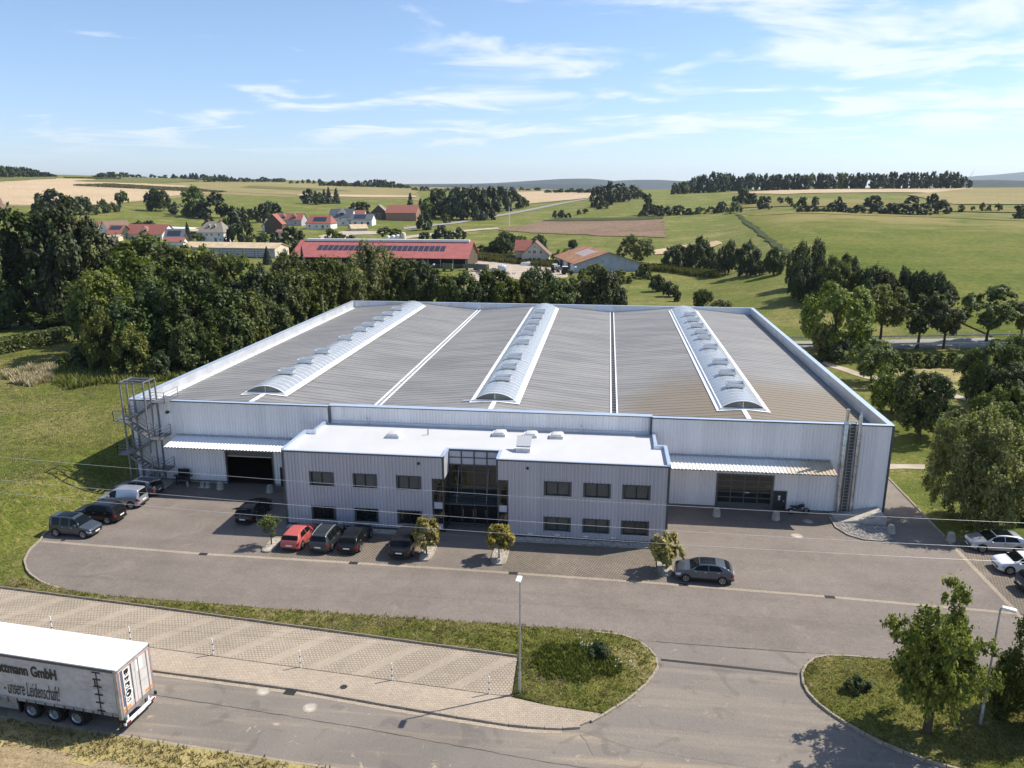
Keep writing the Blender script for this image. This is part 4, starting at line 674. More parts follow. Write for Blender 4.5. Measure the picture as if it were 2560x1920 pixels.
def car_mat(name,col,metal=.4):
    n=NB(name); isn=n.noise(n.co('Object'),1.2,3,.5)
    return n.fin(n.mix(n.ramp(isn,.3,.7),tuple(c*.94 for c in col),tuple(min(1,c*1.06) for c in col)),.3,metal,.4,.45)
def roof_mat():
    n=NB('hall roof sheet'); v=n.co('Object'); w=n.co('World')
    a=n.noise(n.map(w,(.06,.5,1)),1.0,6,.65); b=n.noise(w,.06,5,.6,.5); d=n.noise(n.map(w,(.25,3.0,1)),1.3,5,.7)
    c=n.mix(n.ramp(a,.3,.7),(.215,.21,.204),(.285,.28,.272))
    # brown lichen and dust collected on the lower, older sheets near the street side
    sx=n.n('ShaderNodeSeparateXYZ',{'Vector':w}); 
    k=n.math('ADD',n.math('MULTIPLY',n.ramp(sx.outputs[1],40,2,0,1),n.ramp(sx.outputs[0],34,68,.12,1)),n.math('MULTIPLY',n.math('SUBTRACT',b,.5),1.1))
    c=n.mix(n.ramp(k,.28,.85,0,.95),c,(.215,.175,.125))
    c=n.mix(n.ramp(d,.56,.72,0,.3),c,(.22,.2,.17))
    n.bump(d,.05,.02)
    return n.fin(c,n.ramp(a,.3,.7,.5,.68),.12,.4)
def clad_mat(name,col,dirt=.25,metal=.35,rough=.42):
    n=NB(name); w=n.co('World'); s=n.noise(n.map(w,(1.8,1.8,.12)),1.2,5,.65); b=n.noise(w,.25,4,.6)
    sx=n.n('ShaderNodeSeparateXYZ',{'Vector':w})
    pid=n.n('ShaderNodeTexWhiteNoise',{'W':n.math('FLOOR',n.math('DIVIDE',sx.outputs[0],1.1))},noise_dimensions='1D').outputs['Value']
    g=n.ramp(pid,0,1,.95,1.05)
    c=n.mix(n.ramp(s,.5,.78,0,dirt),col,tuple(q*.62 for q in col))
    c=n.mix(1.0,c,n.n('ShaderNodeCombineColor',{'Red':g,'Green':g,'Blue':g}).outputs[0],'MULTIPLY')
    n.bump(b,.12,.03)
    return n.fin(c,n.ramp(s,.3,.7,rough-.06,rough+.1),metal,.5)
def soil_mat():
    n=NB('dry soil'); w=n.co('World'); a=n.noise(n.map(w,(.3,2.2,1),(0,0,-.1)),1.0,6,.7); f=n.noise(w,6,5,.75)
    c=n.mix(n.ramp(a,.3,.7),(.30,.225,.125),(.42,.335,.205)); g=n.ramp(f,.3,.7,.7,1.25)
    c=n.mix(1.0,c,n.n('ShaderNodeCombineColor',{'Red':g,'Green':g,'Blue':g}).outputs[0],'MULTIPLY')
    n.bump(n.math('ADD',a,f),1.0,.12); return n.fin(c,.95,0,.1)
def trailer_mat():
    n=NB('dirty grey tarpaulin'); w=n.co('Object'); a=n.noise(w,1.6,6,.7,.8); b=n.noise(n.map(w,(.7,1,3.5)),1.0,5,.7)
    c=n.mix(n.ramp(a,.35,.7),(.40,.40,.41),(.52,.52,.52)); c=n.mix(n.ramp(b,.5,.75,0,.6),c,(.22,.21,.19))
    n.bump(n.noise(n.map(w,(1.3,1,.4)),1.0,3,.5),.25,.06); return n.fin(c,.6,0,.35)

GRASS=grass_mat('meadow grass',(.098,.126,.017),(.152,.166,.03),(.30,.25,.10),.72)
GRASS_FAR=GRASS
GRASS_ISL=grass_mat('island grass',(.11,.125,.024),(.18,.17,.042),(.33,.26,.125),.75,.6)
FIELD=field_mat('rough green field',(.085,.115,.012),(.15,.152,.03),.15,1.5,.25,1.0,(.26,.215,.085))
STUBBLE=field_mat('stubble',(.40,.30,.185),(.50,.385,.25),.2,1.2,.5)
DRY=field_mat('dry pasture',(.21,.185,.075),(.29,.235,.105),.3,1.0,.45)
CROP=field_mat('green crop',(.12,.125,.035),(.16,.155,.05),.1,1.0,.5)
BROWN=field_mat('brown tilled field',(.17,.115,.075),(.235,.165,.11),.12,1.6,.6)
DARKGRASS=grass_mat('lush ditch grass',(.04,.055,.015),(.06,.08,.02),(.1,.1,.04),.4)
STRAW=field_mat('straw grass',(.24,.21,.08),(.36,.29,.13),.1,1.5,.4,.8)
LOT=paver_mat('yard pavers',(.218,.187,.162),(.188,.16,.138),(.135,.116,.098),.2,.1,.012,0.05,.16,(.26,.22,.18))
LOT2=paver_mat('parking pavers',(.235,.195,.16),(.20,.165,.135),(.10,.085,.065),.22,.22,.035,.785,.14,(.27,.23,.17),.8)
WALKP=paver_mat('pavement blocks',(.40,.33,.255),(.35,.285,.22),(.24,.2,.15),.24,.16,.014,-.09,.12,(.43,.36,.27))
BAY=paver_mat('turf stone bays',(.385,.32,.25),(.345,.285,.22),(.245,.205,.155),.22,.22,.04,-.09,.14,(.39,.325,.245),.9)
BAYSTRIP=paver_mat('bay divider blocks',(.385,.322,.25),(.35,.29,.225),(.25,.2,.15),.2,.1,.01,-.09,.12,(.43,.36,.27))
ASPH=asphalt_mat('street asphalt',(.165,.145,.125),(.205,.18,.155),(.31,.25,.18))
DRIVE=asphalt_mat('driveway asphalt',(.175,.153,.135),(.20,.175,.152),(.24,.205,.165))
ROADF=plain('far road',(.27,.26,.25),.9,0,.2)
GRAVELROAD=plain('gravel yard',(.40,.34,.27),.95,0,.1,.15,.3)
SOIL=soil_mat()
KERB=plain('concrete kerb',(.34,.29,.23),.9,0,.2,.25,1.5)
DRAINP=paver_mat('drain blocks',(.36,.30,.235),(.31,.26,.20),(.2,.17,.13),.2,.16,.012,.04,.14,(.38,.33,.26))
IRON=plain('cast iron',(.05,.045,.04),.6,.5,.5)
CONC=plain('concrete',(.42,.39,.34),.9,0,.2,.2,1.2)
RUBBLE=plain('pale stone',(.46,.42,.36),.9,0,.2,.35,4)
DSTONE=plain('grey gravel',(.30,.28,.26),.9,0,.2,.4,6)
HALLCLAD=clad_mat('hall cladding',(.82,.80,.80),.35,.05)
OFFCLAD=clad_mat('office cladding',(.50,.485,.525),.2,.15)
HROOF=roof_mat()
MEMB=plain('white roof membrane',(.50,.505,.515),.7,0,.3,.03,.4)
ANTH=plain('anthracite trim',(.075,.085,.09),.45,.2,.5)
COPE=plain('metal coping',(.60,.68,.80),.4,.6,.5,.02,.3)
COPEI=plain('parapet lining',(.60,.62,.65),.42,.4,.5,.1,.5)
WHITEM=plain('white metal',(.78,.78,.77),.45,0,.5,.05)
REED=leaf_mat('dead reeds',(.30,.24,.16),(.52,.44,.33),.2,.0)
STAIR=plain('weathered steel',(.20,.205,.22),.5,.4,.5,.2,2)
STRAWF=field_mat('bleached hill grass',(.15,.145,.035),(.24,.20,.075),.1,1.5,.3,.9)
GALV=plain('galvanised steel',(.40,.41,.43),.45,.6,.5,.2,2)
POLY=plain('skylight polycarbonate',(.34,.365,.39),.22,.1,.6,.12,.6)
POLYD=plain('skylight end pane',(.16,.16,.14),.2,0,.6)
ALU=plain('aluminium',(.66,.68,.70),.35,.6,.5,.06)
STEELC=plain('chimney steel',(.5,.5,.5),.28,.85,.5,.12,2)
GLASS=plain('window glass',(.04,.047,.048),.05,0,.6,.15,.7)
GLASSU=plain('upper window glass',(.075,.085,.082),.06,0,.6,.2,.5)
GLASSD=plain('dark glazing',(.012,.015,.015),.05,0,.8,.2,.6)
BLIND=plain('pale opal panel',(.50,.50,.55),.5,0,.4,.05)
DOORM=plain('dark door',(.03,.035,.035),.45,.1,.5)
GATEF=plain('gate frame',(.11,.12,.115),.45,.2,.5)
BLACK=plain('black plastic',(.015,.015,.016),.5,0,.4)
RUBBER=plain('tyre rubber',(.018,.018,.018),.85,0,.3)
RIM=plain('alloy rim',(.48,.49,.50),.3,.7,.5)
CARGLASS=plain('car glass',(.006,.008,.008),.08,0,.2,.1)
LENS=plain('headlight lens',(.62,.65,.68),.12,.3,.7)
TAIL=plain('tail light red',(.20,.015,.012),.25,0,.5)
PLATE=plain('number plate',(.75,.75,.72),.5,0,.4,.03)
BARK=plain('bark',(.085,.065,.048),.95,0,.1,.35,4)
L_DARK=leaf_mat('dark leaves',(.022,.036,.008),(.08,.112,.02),.25,.22)
L_PALE2=leaf_mat('fresh leaves',(.075,.10,.016),(.25,.265,.055),.38,.05)
L_WILLOW2=leaf_mat('olive leaves',(.09,.108,.016),(.27,.285,.06),.38,.05)
L_MID=leaf_mat('green leaves',(.042,.064,.011),(.158,.192,.032),.36,.3)
L_PALE=leaf_mat('pale leaves',(.075,.095,.016),(.235,.262,.058),.35,.1)
L_WILLOW=leaf_mat('willow leaves',(.07,.09,.02),(.22,.24,.06),.36,.2)
L_CONIF=leaf_mat('conifer needles',(.010,.019,.010),(.028,.044,.02),.08)
L_GOLD=leaf_mat('golden leaves',(.17,.155,.025),(.50,.44,.095),.42,.08)
L_FAR=leaf_mat('far leaves',(.02,.032,.010),(.066,.09,.022),.2,.25)
L_GRASS=leaf_mat('grass blades',(.10,.12,.024),(.21,.205,.055),.25,.0)
L_DRYG=leaf_mat('dry grass blades',(.17,.14,.06),(.36,.29,.15),.2,.0)
L_WEED=leaf_mat('dark weeds',(.065,.088,.016),(.14,.165,.034),.2,.0)
L_MAIZE=leaf_mat('maize leaves',(.075,.085,.02),(.16,.15,.04),.2,.1)

# ---------------- mesh helpers ----------------
class MB:
    def __init__(s): s.v=[]; s.f=[]
    def add(s,vs,fs):
        o=len(s.v); s.v+= [tuple(v) for v in vs]; s.f+=[tuple(i+o for i in f) for f in fs]; return s
    def quad(s,a,b,c,d): return s.add([a,b,c,d],[(0,1,2,3)])
    def box(s,x0,y0,z0,x1,y1,z1):
        v=[(x0,y0,z0),(x1,y0,z0),(x1,y1,z0),(x0,y1,z0),(x0,y0,z1),(x1,y0,z1),(x1,y1,z1),(x0,y1,z1)]
        return s.add(v,[(0,3,2,1),(4,5,6,7),(0,1,5,4),(1,2,6,5),(2,3,7,6),(3,0,4,7)])
    def bar(s,a,b,w,h=None):
        a=Vector(a); b=Vector(b); h=h or w; d=(b-a).normalized()
        u=Vector((0,0,1)) if abs(d.z)<.95 else Vector((0,1,0))
        r=d.cross(u).normalized(); u=r.cross(d)
        v=[p+r*sx*w/2+u*sy*h/2 for p in (a,b) for sx,sy in ((-1,-1),(1,-1),(1,1),(-1,1))]
        return s.add(v,[(3,2,1,0),(4,5,6,7),(0,1,5,4),(1,2,6,5),(2,3,7,6),(3,0,4,7)])
    def tube(s,pts,rad,n=8,caps=True):
        pts=[Vector(p) for p in pts]; rr=rad if isinstance(rad,(list,tuple)) else [rad]*len(pts)
        o=len(s.v); prev=None
        for i,p in enumerate(pts):
            d=(pts[min(i+1,len(pts)-1)]-pts[max(i-1,0)]).normalized()
            u=Vector((1,0,0)) if abs(d.x)<.9 else Vector((0,1,0))
            if prev is not None: u=prev
            r=(u-d*u.dot(d)).normalized(); t=d.cross(r); prev=r
            for k in range(n):
                a=2*math.pi*k/n; s.v.append(tuple(p+(r*math.cos(a)+t*math.sin(a))*rr[i]))
        for i in range(len(pts)-1):
            for k in range(n):
                a=o+i*n+k; b=o+i*n+(k+1)%n; s.f.append((a,b,b+n,a+n))
        if caps:
            s.f.append(tuple(o+k for k in reversed(range(n)))); e=o+(len(pts)-1)*n; s.f.append(tuple(e+k for k in range(n)))
        return s
    def lathe(s,prof,n=12,c=(0,0,0),axis='z'):
        o=len(s.v)
        for r,h in prof:
            for k in range(n):
                a=2*math.pi*k/n; x,y=r*math.cos(a),r*math.sin(a)
                p=(x,y,h) if axis=='z' else (x,h,y)
                s.v.append((p[0]+c[0],p[1]+c[1],p[2]+c[2]))
        for i in range(len(prof)-1):
            for k in range(n):
                a=o+i*n+k; b=o+i*n+(k+1)%n
                s.f.append((a,b,b+n,a+n) if axis=='z' else (a,a+n,b+n,b))
        return s
    def prism(s,poly,z0,z1):
        n=len(poly); v=[(x,y,z0) for x,y in poly]+[(x,y,z1) for x,y in poly]
        return s.add(v,[tuple(range(n,2*n)),tuple(reversed(range(n)))]+[(i,(i+1)%n,(i+1)%n+n,i+n) for i in range(n)])
    def rbox(s,x0,y0,z0,x1,y1,z1,b):
        bm=bmesh.new(); bmesh.ops.create_cube(bm,size=1)
        for v in bm.verts: v.co=Vector(((x0+x1)/2+v.co.x*(x1-x0),(y0+y1)/2+v.co.y*(y1-y0),(z0+z1)/2+v.co.z*(z1-z0)))
        bmesh.ops.bevel(bm,geom=bm.edges[:]+bm.verts[:],offset=b,segments=2,affect='EDGES',profile=.5)
        bm.verts.index_update(); s.add([v.co[:] for v in bm.verts],[[v.index for v in f.verts] for f in bm.faces]); bm.free(); return s
    def mesh(s,name):
        m=bpy.data.meshes.new(name); m.from_pydata(s.v,[],s.f); m.update(); return m
    def build(s,name,mat,parent=None,smooth=False):
        return obj(name,s.mesh(name),mat,parent,smooth)
def obj(name,me,mat=None,parent=None,smooth=False):
    if mat is not None and not me.materials: me.materials.append(mat)
    if smooth:
        me.polygons.foreach_set('use_smooth',[True]*len(me.polygons))
        if smooth!=2: me.set_sharp_from_angle(angle=R_(40))
    o=bpy.data.objects.new(name,me); C.objects.link(o)
    if parent is not None: o.parent=parent
    return o
def tag(o,label=None,cat=None,group=None,kind=None):
    if label: o['label']=label
    if cat: o['category']=cat
    if group: o['group']=group
    if kind: o['kind']=kind
    return o
def thing(name,label,cat,loc=(0,0,0),rz=0.0,group=None):
    o=bpy.data.objects.new(name,None); o.empty_display_size=.3; C.objects.link(o); o.location=loc; o.rotation_euler=(0,0,rz)
    return tag(o,label,cat,group)
def copytree(o,parent=None):
    c=o.copy(); C.objects.link(c)
    if parent is not None: c.parent=parent
    for ch in list(o.children): copytree(ch,c)
    return c
def text_mesh(body,size,shear=0.0,extrude=.004,spacing=1.0,bold=0.0):
    cu=bpy.data.curves.new('lettering','FONT'); cu.body=body; cu.size=size; cu.shear=shear; cu.extrude=extrude; cu.space_character=spacing; cu.offset=bold
    cu.resolution_u=3
    t=bpy.data.objects.new('tmp',cu); C.objects.link(t); bpy.context.view_layer.update()
    me=bpy.data.meshes.new_from_object(t.evaluated_get(bpy.context.evaluated_depsgraph_get()))
    bpy.data.objects.remove(t); bpy.data.curves.remove(cu); me.name='lettering'; return me

# ---------------- terrain and ground sheets ----------------
def struct(o): o['kind']='structure'; return o
def make_terrain():
    radii=[0.0]+[14.0*1.0265**i for i in range(266)]
    ang=[]; a=-math.pi
    while a<math.pi-1e-6:
        ang.append(a); a+=0.0062 if -0.86<a<0.62 else 0.055
    n=len(ang); V=[(47.0,-68.5,0.0)]; F=[]
    for r in radii[1:]:
        for a in ang:
            x=47+r*math.sin(a); y=-68.5+r*math.cos(a); V.append((x,y,T(x,y)))
    for k in range(n): F.append((0,1+(k+1)%n,1+k))
    for i in range(len(radii)-2):
        b=1+i*n
        for k in range(n):
            k2=(k+1)%n; F.append((b+k,b+k2,b+n+k2,b+n+k))
    me=bpy.data.meshes.new('terrain'); me.from_pydata(V,[],F); me.update()
    o=obj('terrain',me,GRASS,None,2); struct(o)
make_terrain()
def sheet(name,poly,zf,mat,cell=None,parent=None,skirt=0.0):
    bm=bmesh.new(); f=bm.faces.new([bm.verts.new((x,y,0)) for x,y in poly]); f.normal_update()
    if f.normal.z<0: bmesh.ops.reverse_faces(bm,faces=[f])
    if cell:
        xs=[p[0] for p in poly]; ys=[p[1] for p in poly]
        for ax,(lo,hi) in ((0,(min(xs),max(xs))),(1,(min(ys),max(ys)))):
            t=lo+cell*.5
            while t<hi:
                co=[0,0,0]; no=[0,0,0]; co[ax]=t; no[ax]=1
                bmesh.ops.bisect_plane(bm,geom=bm.verts[:]+bm.edges[:]+bm.faces[:],plane_co=co,plane_no=no,dist=1e-5); t+=cell
    bmesh.ops.triangulate(bm,faces=bm.faces[:])
    be=[e for e in bm.edges if e.is_boundary]
    for v in bm.verts: v.co.z=zf(v.co.x,v.co.y)
    if skirt:
        r=bmesh.ops.extrude_edge_only(bm,edges=be)
        for v in r['geom']:
            if isinstance(v,bmesh.types.BMVert): v.co.z-=skirt
    me=bpy.data.meshes.new(name); bm.to_mesh(me); bm.free()
    return obj(name,me,mat,parent,2 if cell else False)
flat=lambda z:(lambda x,y:z)
lot=[(-0.06,68),(-0.06,0.2),(-0.4,0.2),(-0.4,-13.4),(.18,-14.25),(.37,-15.68),(1.36,-17.62),(3.16,-19.47),(5.56,-20.88),(7.9,-21.6),(11.15,-22.0),(15,-22.05),(23,-22.25),(31,-22.42),(41.3,-22.3),(46.97,-22.45),(48.6,-22.57),(49.7,-23.04),(61,-23.08),(88,-23.6),(88,-4.4),(76.35,-4.4),(76.35,72),(72.0,72),(72.0,68)]
struct(sheet('yard',lot,flat(.03),LOT))
asph=[(-60,-22.4),(19.7,-30.0),(42,-32.2),(42,-22.9),(112,-23.5),(130,-44.2),(60,-38.75),(32.15,-36.48),(13.67,-35.04),(-60,-29.3)]
struct(sheet('street',asph,flat(.012),ASPH))
drv=[(46.2,-32.2),(48,-30.4),(50.4,-27.3),(51.1,-25.6),(50.6,-24.1),(49.5,-22.9),(61.2,-22.9),(59.9,-24.6),(59.3,-26.9),(60.7,-29.8),(64,-32.5),(62,-33.6),(55,-33.9),(49,-33.2)]
struct(sheet('driveway',drv,flat(.02),DRIVE))
walk_up=[(-60,-20.85),(18.28,-27.83),(42.2,-29.95),(44.24,-30.4),(47.4,-30.75)]
walk_lo=[(47.0,-31.3),(46.2,-31.9),(45.3,-32.14),(44,-32.22),(42.5,-32.2),(39.66,-31.92),(34.64,-31.3),(29.8,-30.67),(19.73,-29.95),(-60,-22.35)]
struct(sheet('pavement',walk_up+walk_lo,flat(.12),WALKP,skirt=.15))
bayp=[(-60,-15.9),(2.86,-22.11),(15.5,-23.28),(27.3,-24.5),(33.9,-25.16),(42.09,-26.05),(42.2,-29.9),(18.28,-27.78),(-60,-20.8)]
struct(sheet('parking_bays',bayp,flat(.124),BAY,skirt=.15))
# plain block strips dividing the bays
bd=thing('bay_divider','pale block strips dividing the turf stone bays','paving'); bd['kind']='structure'; del bd['category']; del bd['label']
m=MB(); 
for k in range(1,30):
    x=41.6-3.01*k; 
    t=(x-18.28)/23.9; y0=-27.78-2.1*t+.02; dx=-.1
    yu=-22.11-3.94*(x-2.86)/39.2-.12
    m.add([(x-.42,y0+.04,.128),(x+.42,y0-.04,.128),(x+.42+3.0,yu-.43,.128),(x-.42+3.0,yu-.35,.128)],[(0,1,2,3)])
bo=m.build('divider_strip',BAYSTRIP,bd); bo['kind']='stuff'
for i in (0,): 
    dlp=[(.25,-14.33),(15,-14.87),(27,-14.87),(38,-14.93),(51.4,-15.2),(64,-15.7),(76.4,-16.45)]
    up=[(x,y+.17) for x,y in dlp]; dn=[(x,y-.17) for x,y in reversed(dlp)]
    struct(sheet('drain_strip',up+dn,flat(.036),DRAINP))
struct(sheet('bay_edge_strip',[(76.2,-4.5),(76.55,-4.5),(76.55,-23),(76.2,-23)],flat(.0385),DRAINP))
struct(sheet('front_parking',[(20.5,-9.4),(32.7,-9.4),(32.7,-14.7),(28,-14.66),(20.5,-14.66)],flat(.034),LOT2))
struct(sheet('front_parking',[(39.6,-9.4),(51.6,-9.4),(51.6,-14.95),(39.6,-14.75)],flat(.034),LOT2))
struct(sheet('side_parking',[(76.55,-4.5),(87.5,-4.5),(87.5,-23),(76.55,-23)],flat(.034),LOT2))
# soil field and verge along the street
ve=lambda x:-35.04-.0775*(x-13.67)
struct(sheet('verge',[(-60,ve(-60)-.05),(130,ve(130)-.05),(130,ve(130)-2.2),(-60,ve(-60)-2.4)],lambda x,y:.03+.05*math.sin(x*1.7)*.3,STRAW,1.0))
struct(sheet('soil_field',[(-60,ve(-60)-1.7),(14,ve(14)-1.7),(24,ve(24)-1.9),(33,ve(33)-2.0),(40,ve(40)-2.4),(130,ve(130)-2.2),(130,-75),(-60,-75)],lambda x,y:.05+.03*math.sin(x*2.1+y*.7)+.03*math.sin(x*.9-y*2.3),SOIL,.6))
isl1=[(5.56,-20.95),(7.9,-21.68),(11.15,-22.06),(15,-22.1),(23,-22.32),(31,-22.5),(41.3,-22.4),(46.97,-22.52),(48.63,-22.62),(49.71,-23.15),(50.53,-24.16),(50.9,-25.2),(50.9,-25.75),(50.3,-27.3),(49.15,-29.0),(48.0,-30.25),(47.4,-30.7),(44.24,-30.35),(42.25,-29.8),(42.14,-26.0),(33.9,-25.1),(27.3,-24.42),(15.5,-23.2),(2.9,-22.0),(2.5,-20.5)]
def pdist(poly,x,y):
    d=1e9
    for i in range(len(poly)):
        ax,ay=poly[i]; bx,by=poly[(i+1)%len(poly)]; t=max(0,min(1,((x-ax)*(bx-ax)+(y-ay)*(by-ay))/((bx-ax)**2+(by-ay)**2+1e-9)))
        d=min(d,math.hypot(x-ax-t*(bx-ax),y-ay-t*(by-ay)))
    return d
def inside(poly,x,y):
    c=False; n=len(poly); j=n-1
    for i in range(n):
        xi,yi=poly[i]; xj,yj=poly[j]
        if (yi>y)!=(yj>y) and x<(xj-xi)*(y-yi)/(yj-yi)+xi: c=not c
        j=i
    return c
z1f=lambda x,y:.13+.22*min(1,pdist(isl1,x,y)/1.6)+.04*math.sin(x*1.3)*math.sin(y*1.7)*min(1,pdist(isl1,x,y))
struct(sheet('grass_island',isl1,z1f,GRASS_ISL,.7,skirt=.25))
isl2=[(88,-23.7),(75,-23.45),(65.27,-23.35),(63.47,-23.3),(61.94,-23.3),(60.87,-23.7),(60.02,-24.66),(59.62,-25.55),(59.42,-26.87),(59.7,-28.03),(60.72,-29.62),(62.25,-31.16),(64.11,-32.3),(66.5,-33.1),(70,-33.9),(88,-36)]
z2f=lambda x,y:.12+.3*min(1,pdist(isl2,x,y)/2.2)+.05*math.sin(x*1.1)*math.sin(y*1.5)*min(1,pdist(isl2,x,y))
struct(sheet('grass_island',isl2,z2f,GRASS_ISL,.8,skirt=.25))
# kerbs: stones set one by one along the edges
kst=MB().rbox(-.49,-.07,-.1,.49,.07,.1,.012).mesh('kerb_stone'); kst.materials.append(KERB)
def kerb(pts,z,step=1.0,name='kerb',wob=.012,thin=1.0):
    k=bpy.data.objects.new(name,None); C.objects.link(k); k['kind']='structure'
    rr=random.Random(len(pts)*7+int(pts[0][0]*10))
    P=[Vector((x,y,0)) for x,y in pts]; seg=0; pos=P[0].copy()
    L=[0]; 
    for i in range(len(P)-1): L.append(L[-1]+(P[i+1]-P[i]).length)
    def at(s):
        for i in range(len(P)-1):
            if s<=L[i+1]: return P[i].lerp(P[i+1],(s-L[i])/(L[i+1]-L[i]))
        return P[-1]
    n=int(L[-1]/step)
    for i in range(n):
        a=at(i*step); b=at((i+1)*step); d=b-a
        o=obj('kerb_stone',kst,None,k); o.location=((a+b)/2)+Vector((0,0,z+rr.uniform(-wob,wob))); o.rotation_euler=(0,0,math.atan2(d.y,d.x)+rr.uniform(-.015,.015)); o.scale=(d.length/.995*.985,thin,1)
kerb([(-.45,-2.2),(-.45,-13.4),(.1,-14.25),(.3,-15.7),(1.3,-17.68),(3.1,-19.55),(5.5,-20.97),(7.9,-21.7)],.06)
kerb([(46.97,-22.48),(48.63,-22.59),(49.73,-23.1),(50.57,-24.14),(50.95,-25.2),(50.95,-25.77),(50.35,-27.34),(49.2,-29.04),(48.05,-30.3),(47.2,-31.2),(46.3,-31.95)],.06)
kerb(list(reversed(isl2[2:15])),.07)
kerb([(46.3,-31.98),(45.3,-32.21),(44,-32.29),(42.5,-32.27),(39.66,-31.99),(34.64,-31.37),(29.8,-30.74),(19.73,-30.02),(-12,-27.0)],.045)
kerb([(7,ve(7)+.02),(60,ve(60)+.02)],-.07,wob=.004)
kerb([(76.42,-4.2),(76.42,30)],.04)
gut=[(45.3,-32.25),(44,-32.34),(42.5,-32.33),(39.66,-32.05),(34.64,-31.43),(29.8,-30.8),(19.73,-30.08),(-12,-27.06)]
struct(sheet('gutter',gut+[(x,y-.32) for x,y in reversed(gut)],flat(.018),WALKP))
TAR=plain('tar seam',(.075,.066,.058),.8,0,.3)
def seam(pts,w,z):
    rr=random.Random(6); P=[]
    for (ax,ay),(bx,by) in zip(pts[:-1],pts[1:]):
        n=max(2,int(math.hypot(bx-ax,by-ay)/.5))
        for k in range(n): t=k/n; P.append((ax+(bx-ax)*t+rr.uniform(-.03,.03),ay+(by-ay)*t+rr.uniform(-.03,.03),w*rr.uniform(.5,1.2)))
    m=MB(); m.v=[q for x,y,h in P for q in ((x,y-h,z),(x,y+h,z))]; m.f=[(2*i,2*i+2,2*i+3,2*i+1) for i in range(len(P)-1)]
    struct(m.build('tar_seam',TAR))
seam([(-20,-28.6),(20.6,-32.1),(30.4,-33.05),(35,-33.55),(39.2,-34.1),(44.2,-34.75),(62,-36.3),(90,-38.6)],.03,.017); seam([(46.27,-32.5),(46.61,-32.92),(46.9,-33.71),(47.17,-34.3)],.03,.017)
seam([(50.95,-23.03),(56.3,-23.1),(61,-23.12)],.025,.036)
# edge boards between the strip of grass and the bays
kerb([(42.1,-25.98),(33.9,-25.1),(27.3,-24.44),(15.5,-23.22),(2.86,-22.05),(-12,-20.6)],.17,name='bay_kerb',thin=.45)
# channel drain across the driveway, and gullies
m=MB(); m.box(0,-.11,0,8.25,.11,.012); ch=m.build('channel_drain',IRON); ch.location=(51.15,-25.0,.022); ch.rotation_euler=(0,0,-.06); struct(ch)
for i,(x,y,nm) in enumerate([(15,-14.9,'left of the front parking spaces'),(27.66,-14.9,'in front of the black hatchback'),(40.5,-15.0,'right of the second planting bed'),(53.45,-15.2,'beside the grey crossover car'),(63.9,-15.72,'in the open right half of the yard')]):
    g=thing('drain_grate','dark iron drain grate in the pale strip, '+nm,'drain',(x,y,.036))
    MB().box(-.36,-.2,0,.36,.2,.006).build('frame',IRON,g)
    for q in range(6): MB().box(-.3+q*.11,-.15,.006,-.3+q*.11+.06,.15,.016).build('bar',IRON,g)
def manhole(x,y,z,r,label,mat=CONC):
    t=thing('manhole_cover',label,'manhole',(x,y,z))
    MB().lathe([(0,.012),(r*.8,.012),(r*.8,.008),(r,.008),(r,0)],20).build('ring',KERB,t); MB().lathe([(0,.02),(r*.72,.02),(r*.72,.01)],20).build('lid',mat,t)
manhole(65.6,-2.3,.031,.45,'round manhole cover in the shade in front of the parked motorcycle')
manhole(63.9,-5.5,.031,.5,'pale round manhole cover in the sun right of the canopy shadow')
manhole(30.8,-32.15,.013,.42,'round concrete manhole cover in the street, the farther right of two')
manhole(27.5,-31.05,.013,.42,'round concrete manhole cover by the street kerb right of the trailer')
manhole(32.15,-30.25,.12,.3,'small square-set cover in the pavement',IRON)
g=thing('drain_grate','rusty street gully grate beside the pavement kerb','drain',(29.1,-31.0,.013),-.08)
MB().box(-.35,-.2,0,.35,.2,.01).build('frame',IRON,g)
for q in range(5): MB().box(-.28+q*.12,-.16,.01,-.28+q*.12+.06,.16,.02).build('bar',IRON,g)
# ---- the country beyond: fields draped over the land ----
FM={'stubble':STUBBLE,'dry':DRY,'crop':CROP,'brown':BROWN,'field':FIELD,'straw':STRAW,'road':ROADF,'yard':GRAVELROAD,'dark':DARKGRASS,'path':GRAVELROAD,'strawf':STRAWF}
frr=random.Random(2)
def rough(P,seg,amp):
    out=[]
    for i in range(len(P)):
        a=Vector(P[i]); b=Vector(P[(i+1)%len(P)]); n=min(40,max(1,int((b-a).length/seg)))
        for k in range(n):
            q=a.lerp(b,k/n)
            if k: q=q+Vector((frr.gauss(0,amp),frr.gauss(0,amp)))
            out.append((q.x,q.y))
    return out
for nm,kind,dz,cell,poly in FIELDS:
    if kind!='road': poly=rough(poly,cell*.6,min(1.6,cell*.07))
    struct(sheet(nm,poly,lambda x,y,dz=dz:T(x,y)+dz,FM[kind],cell))

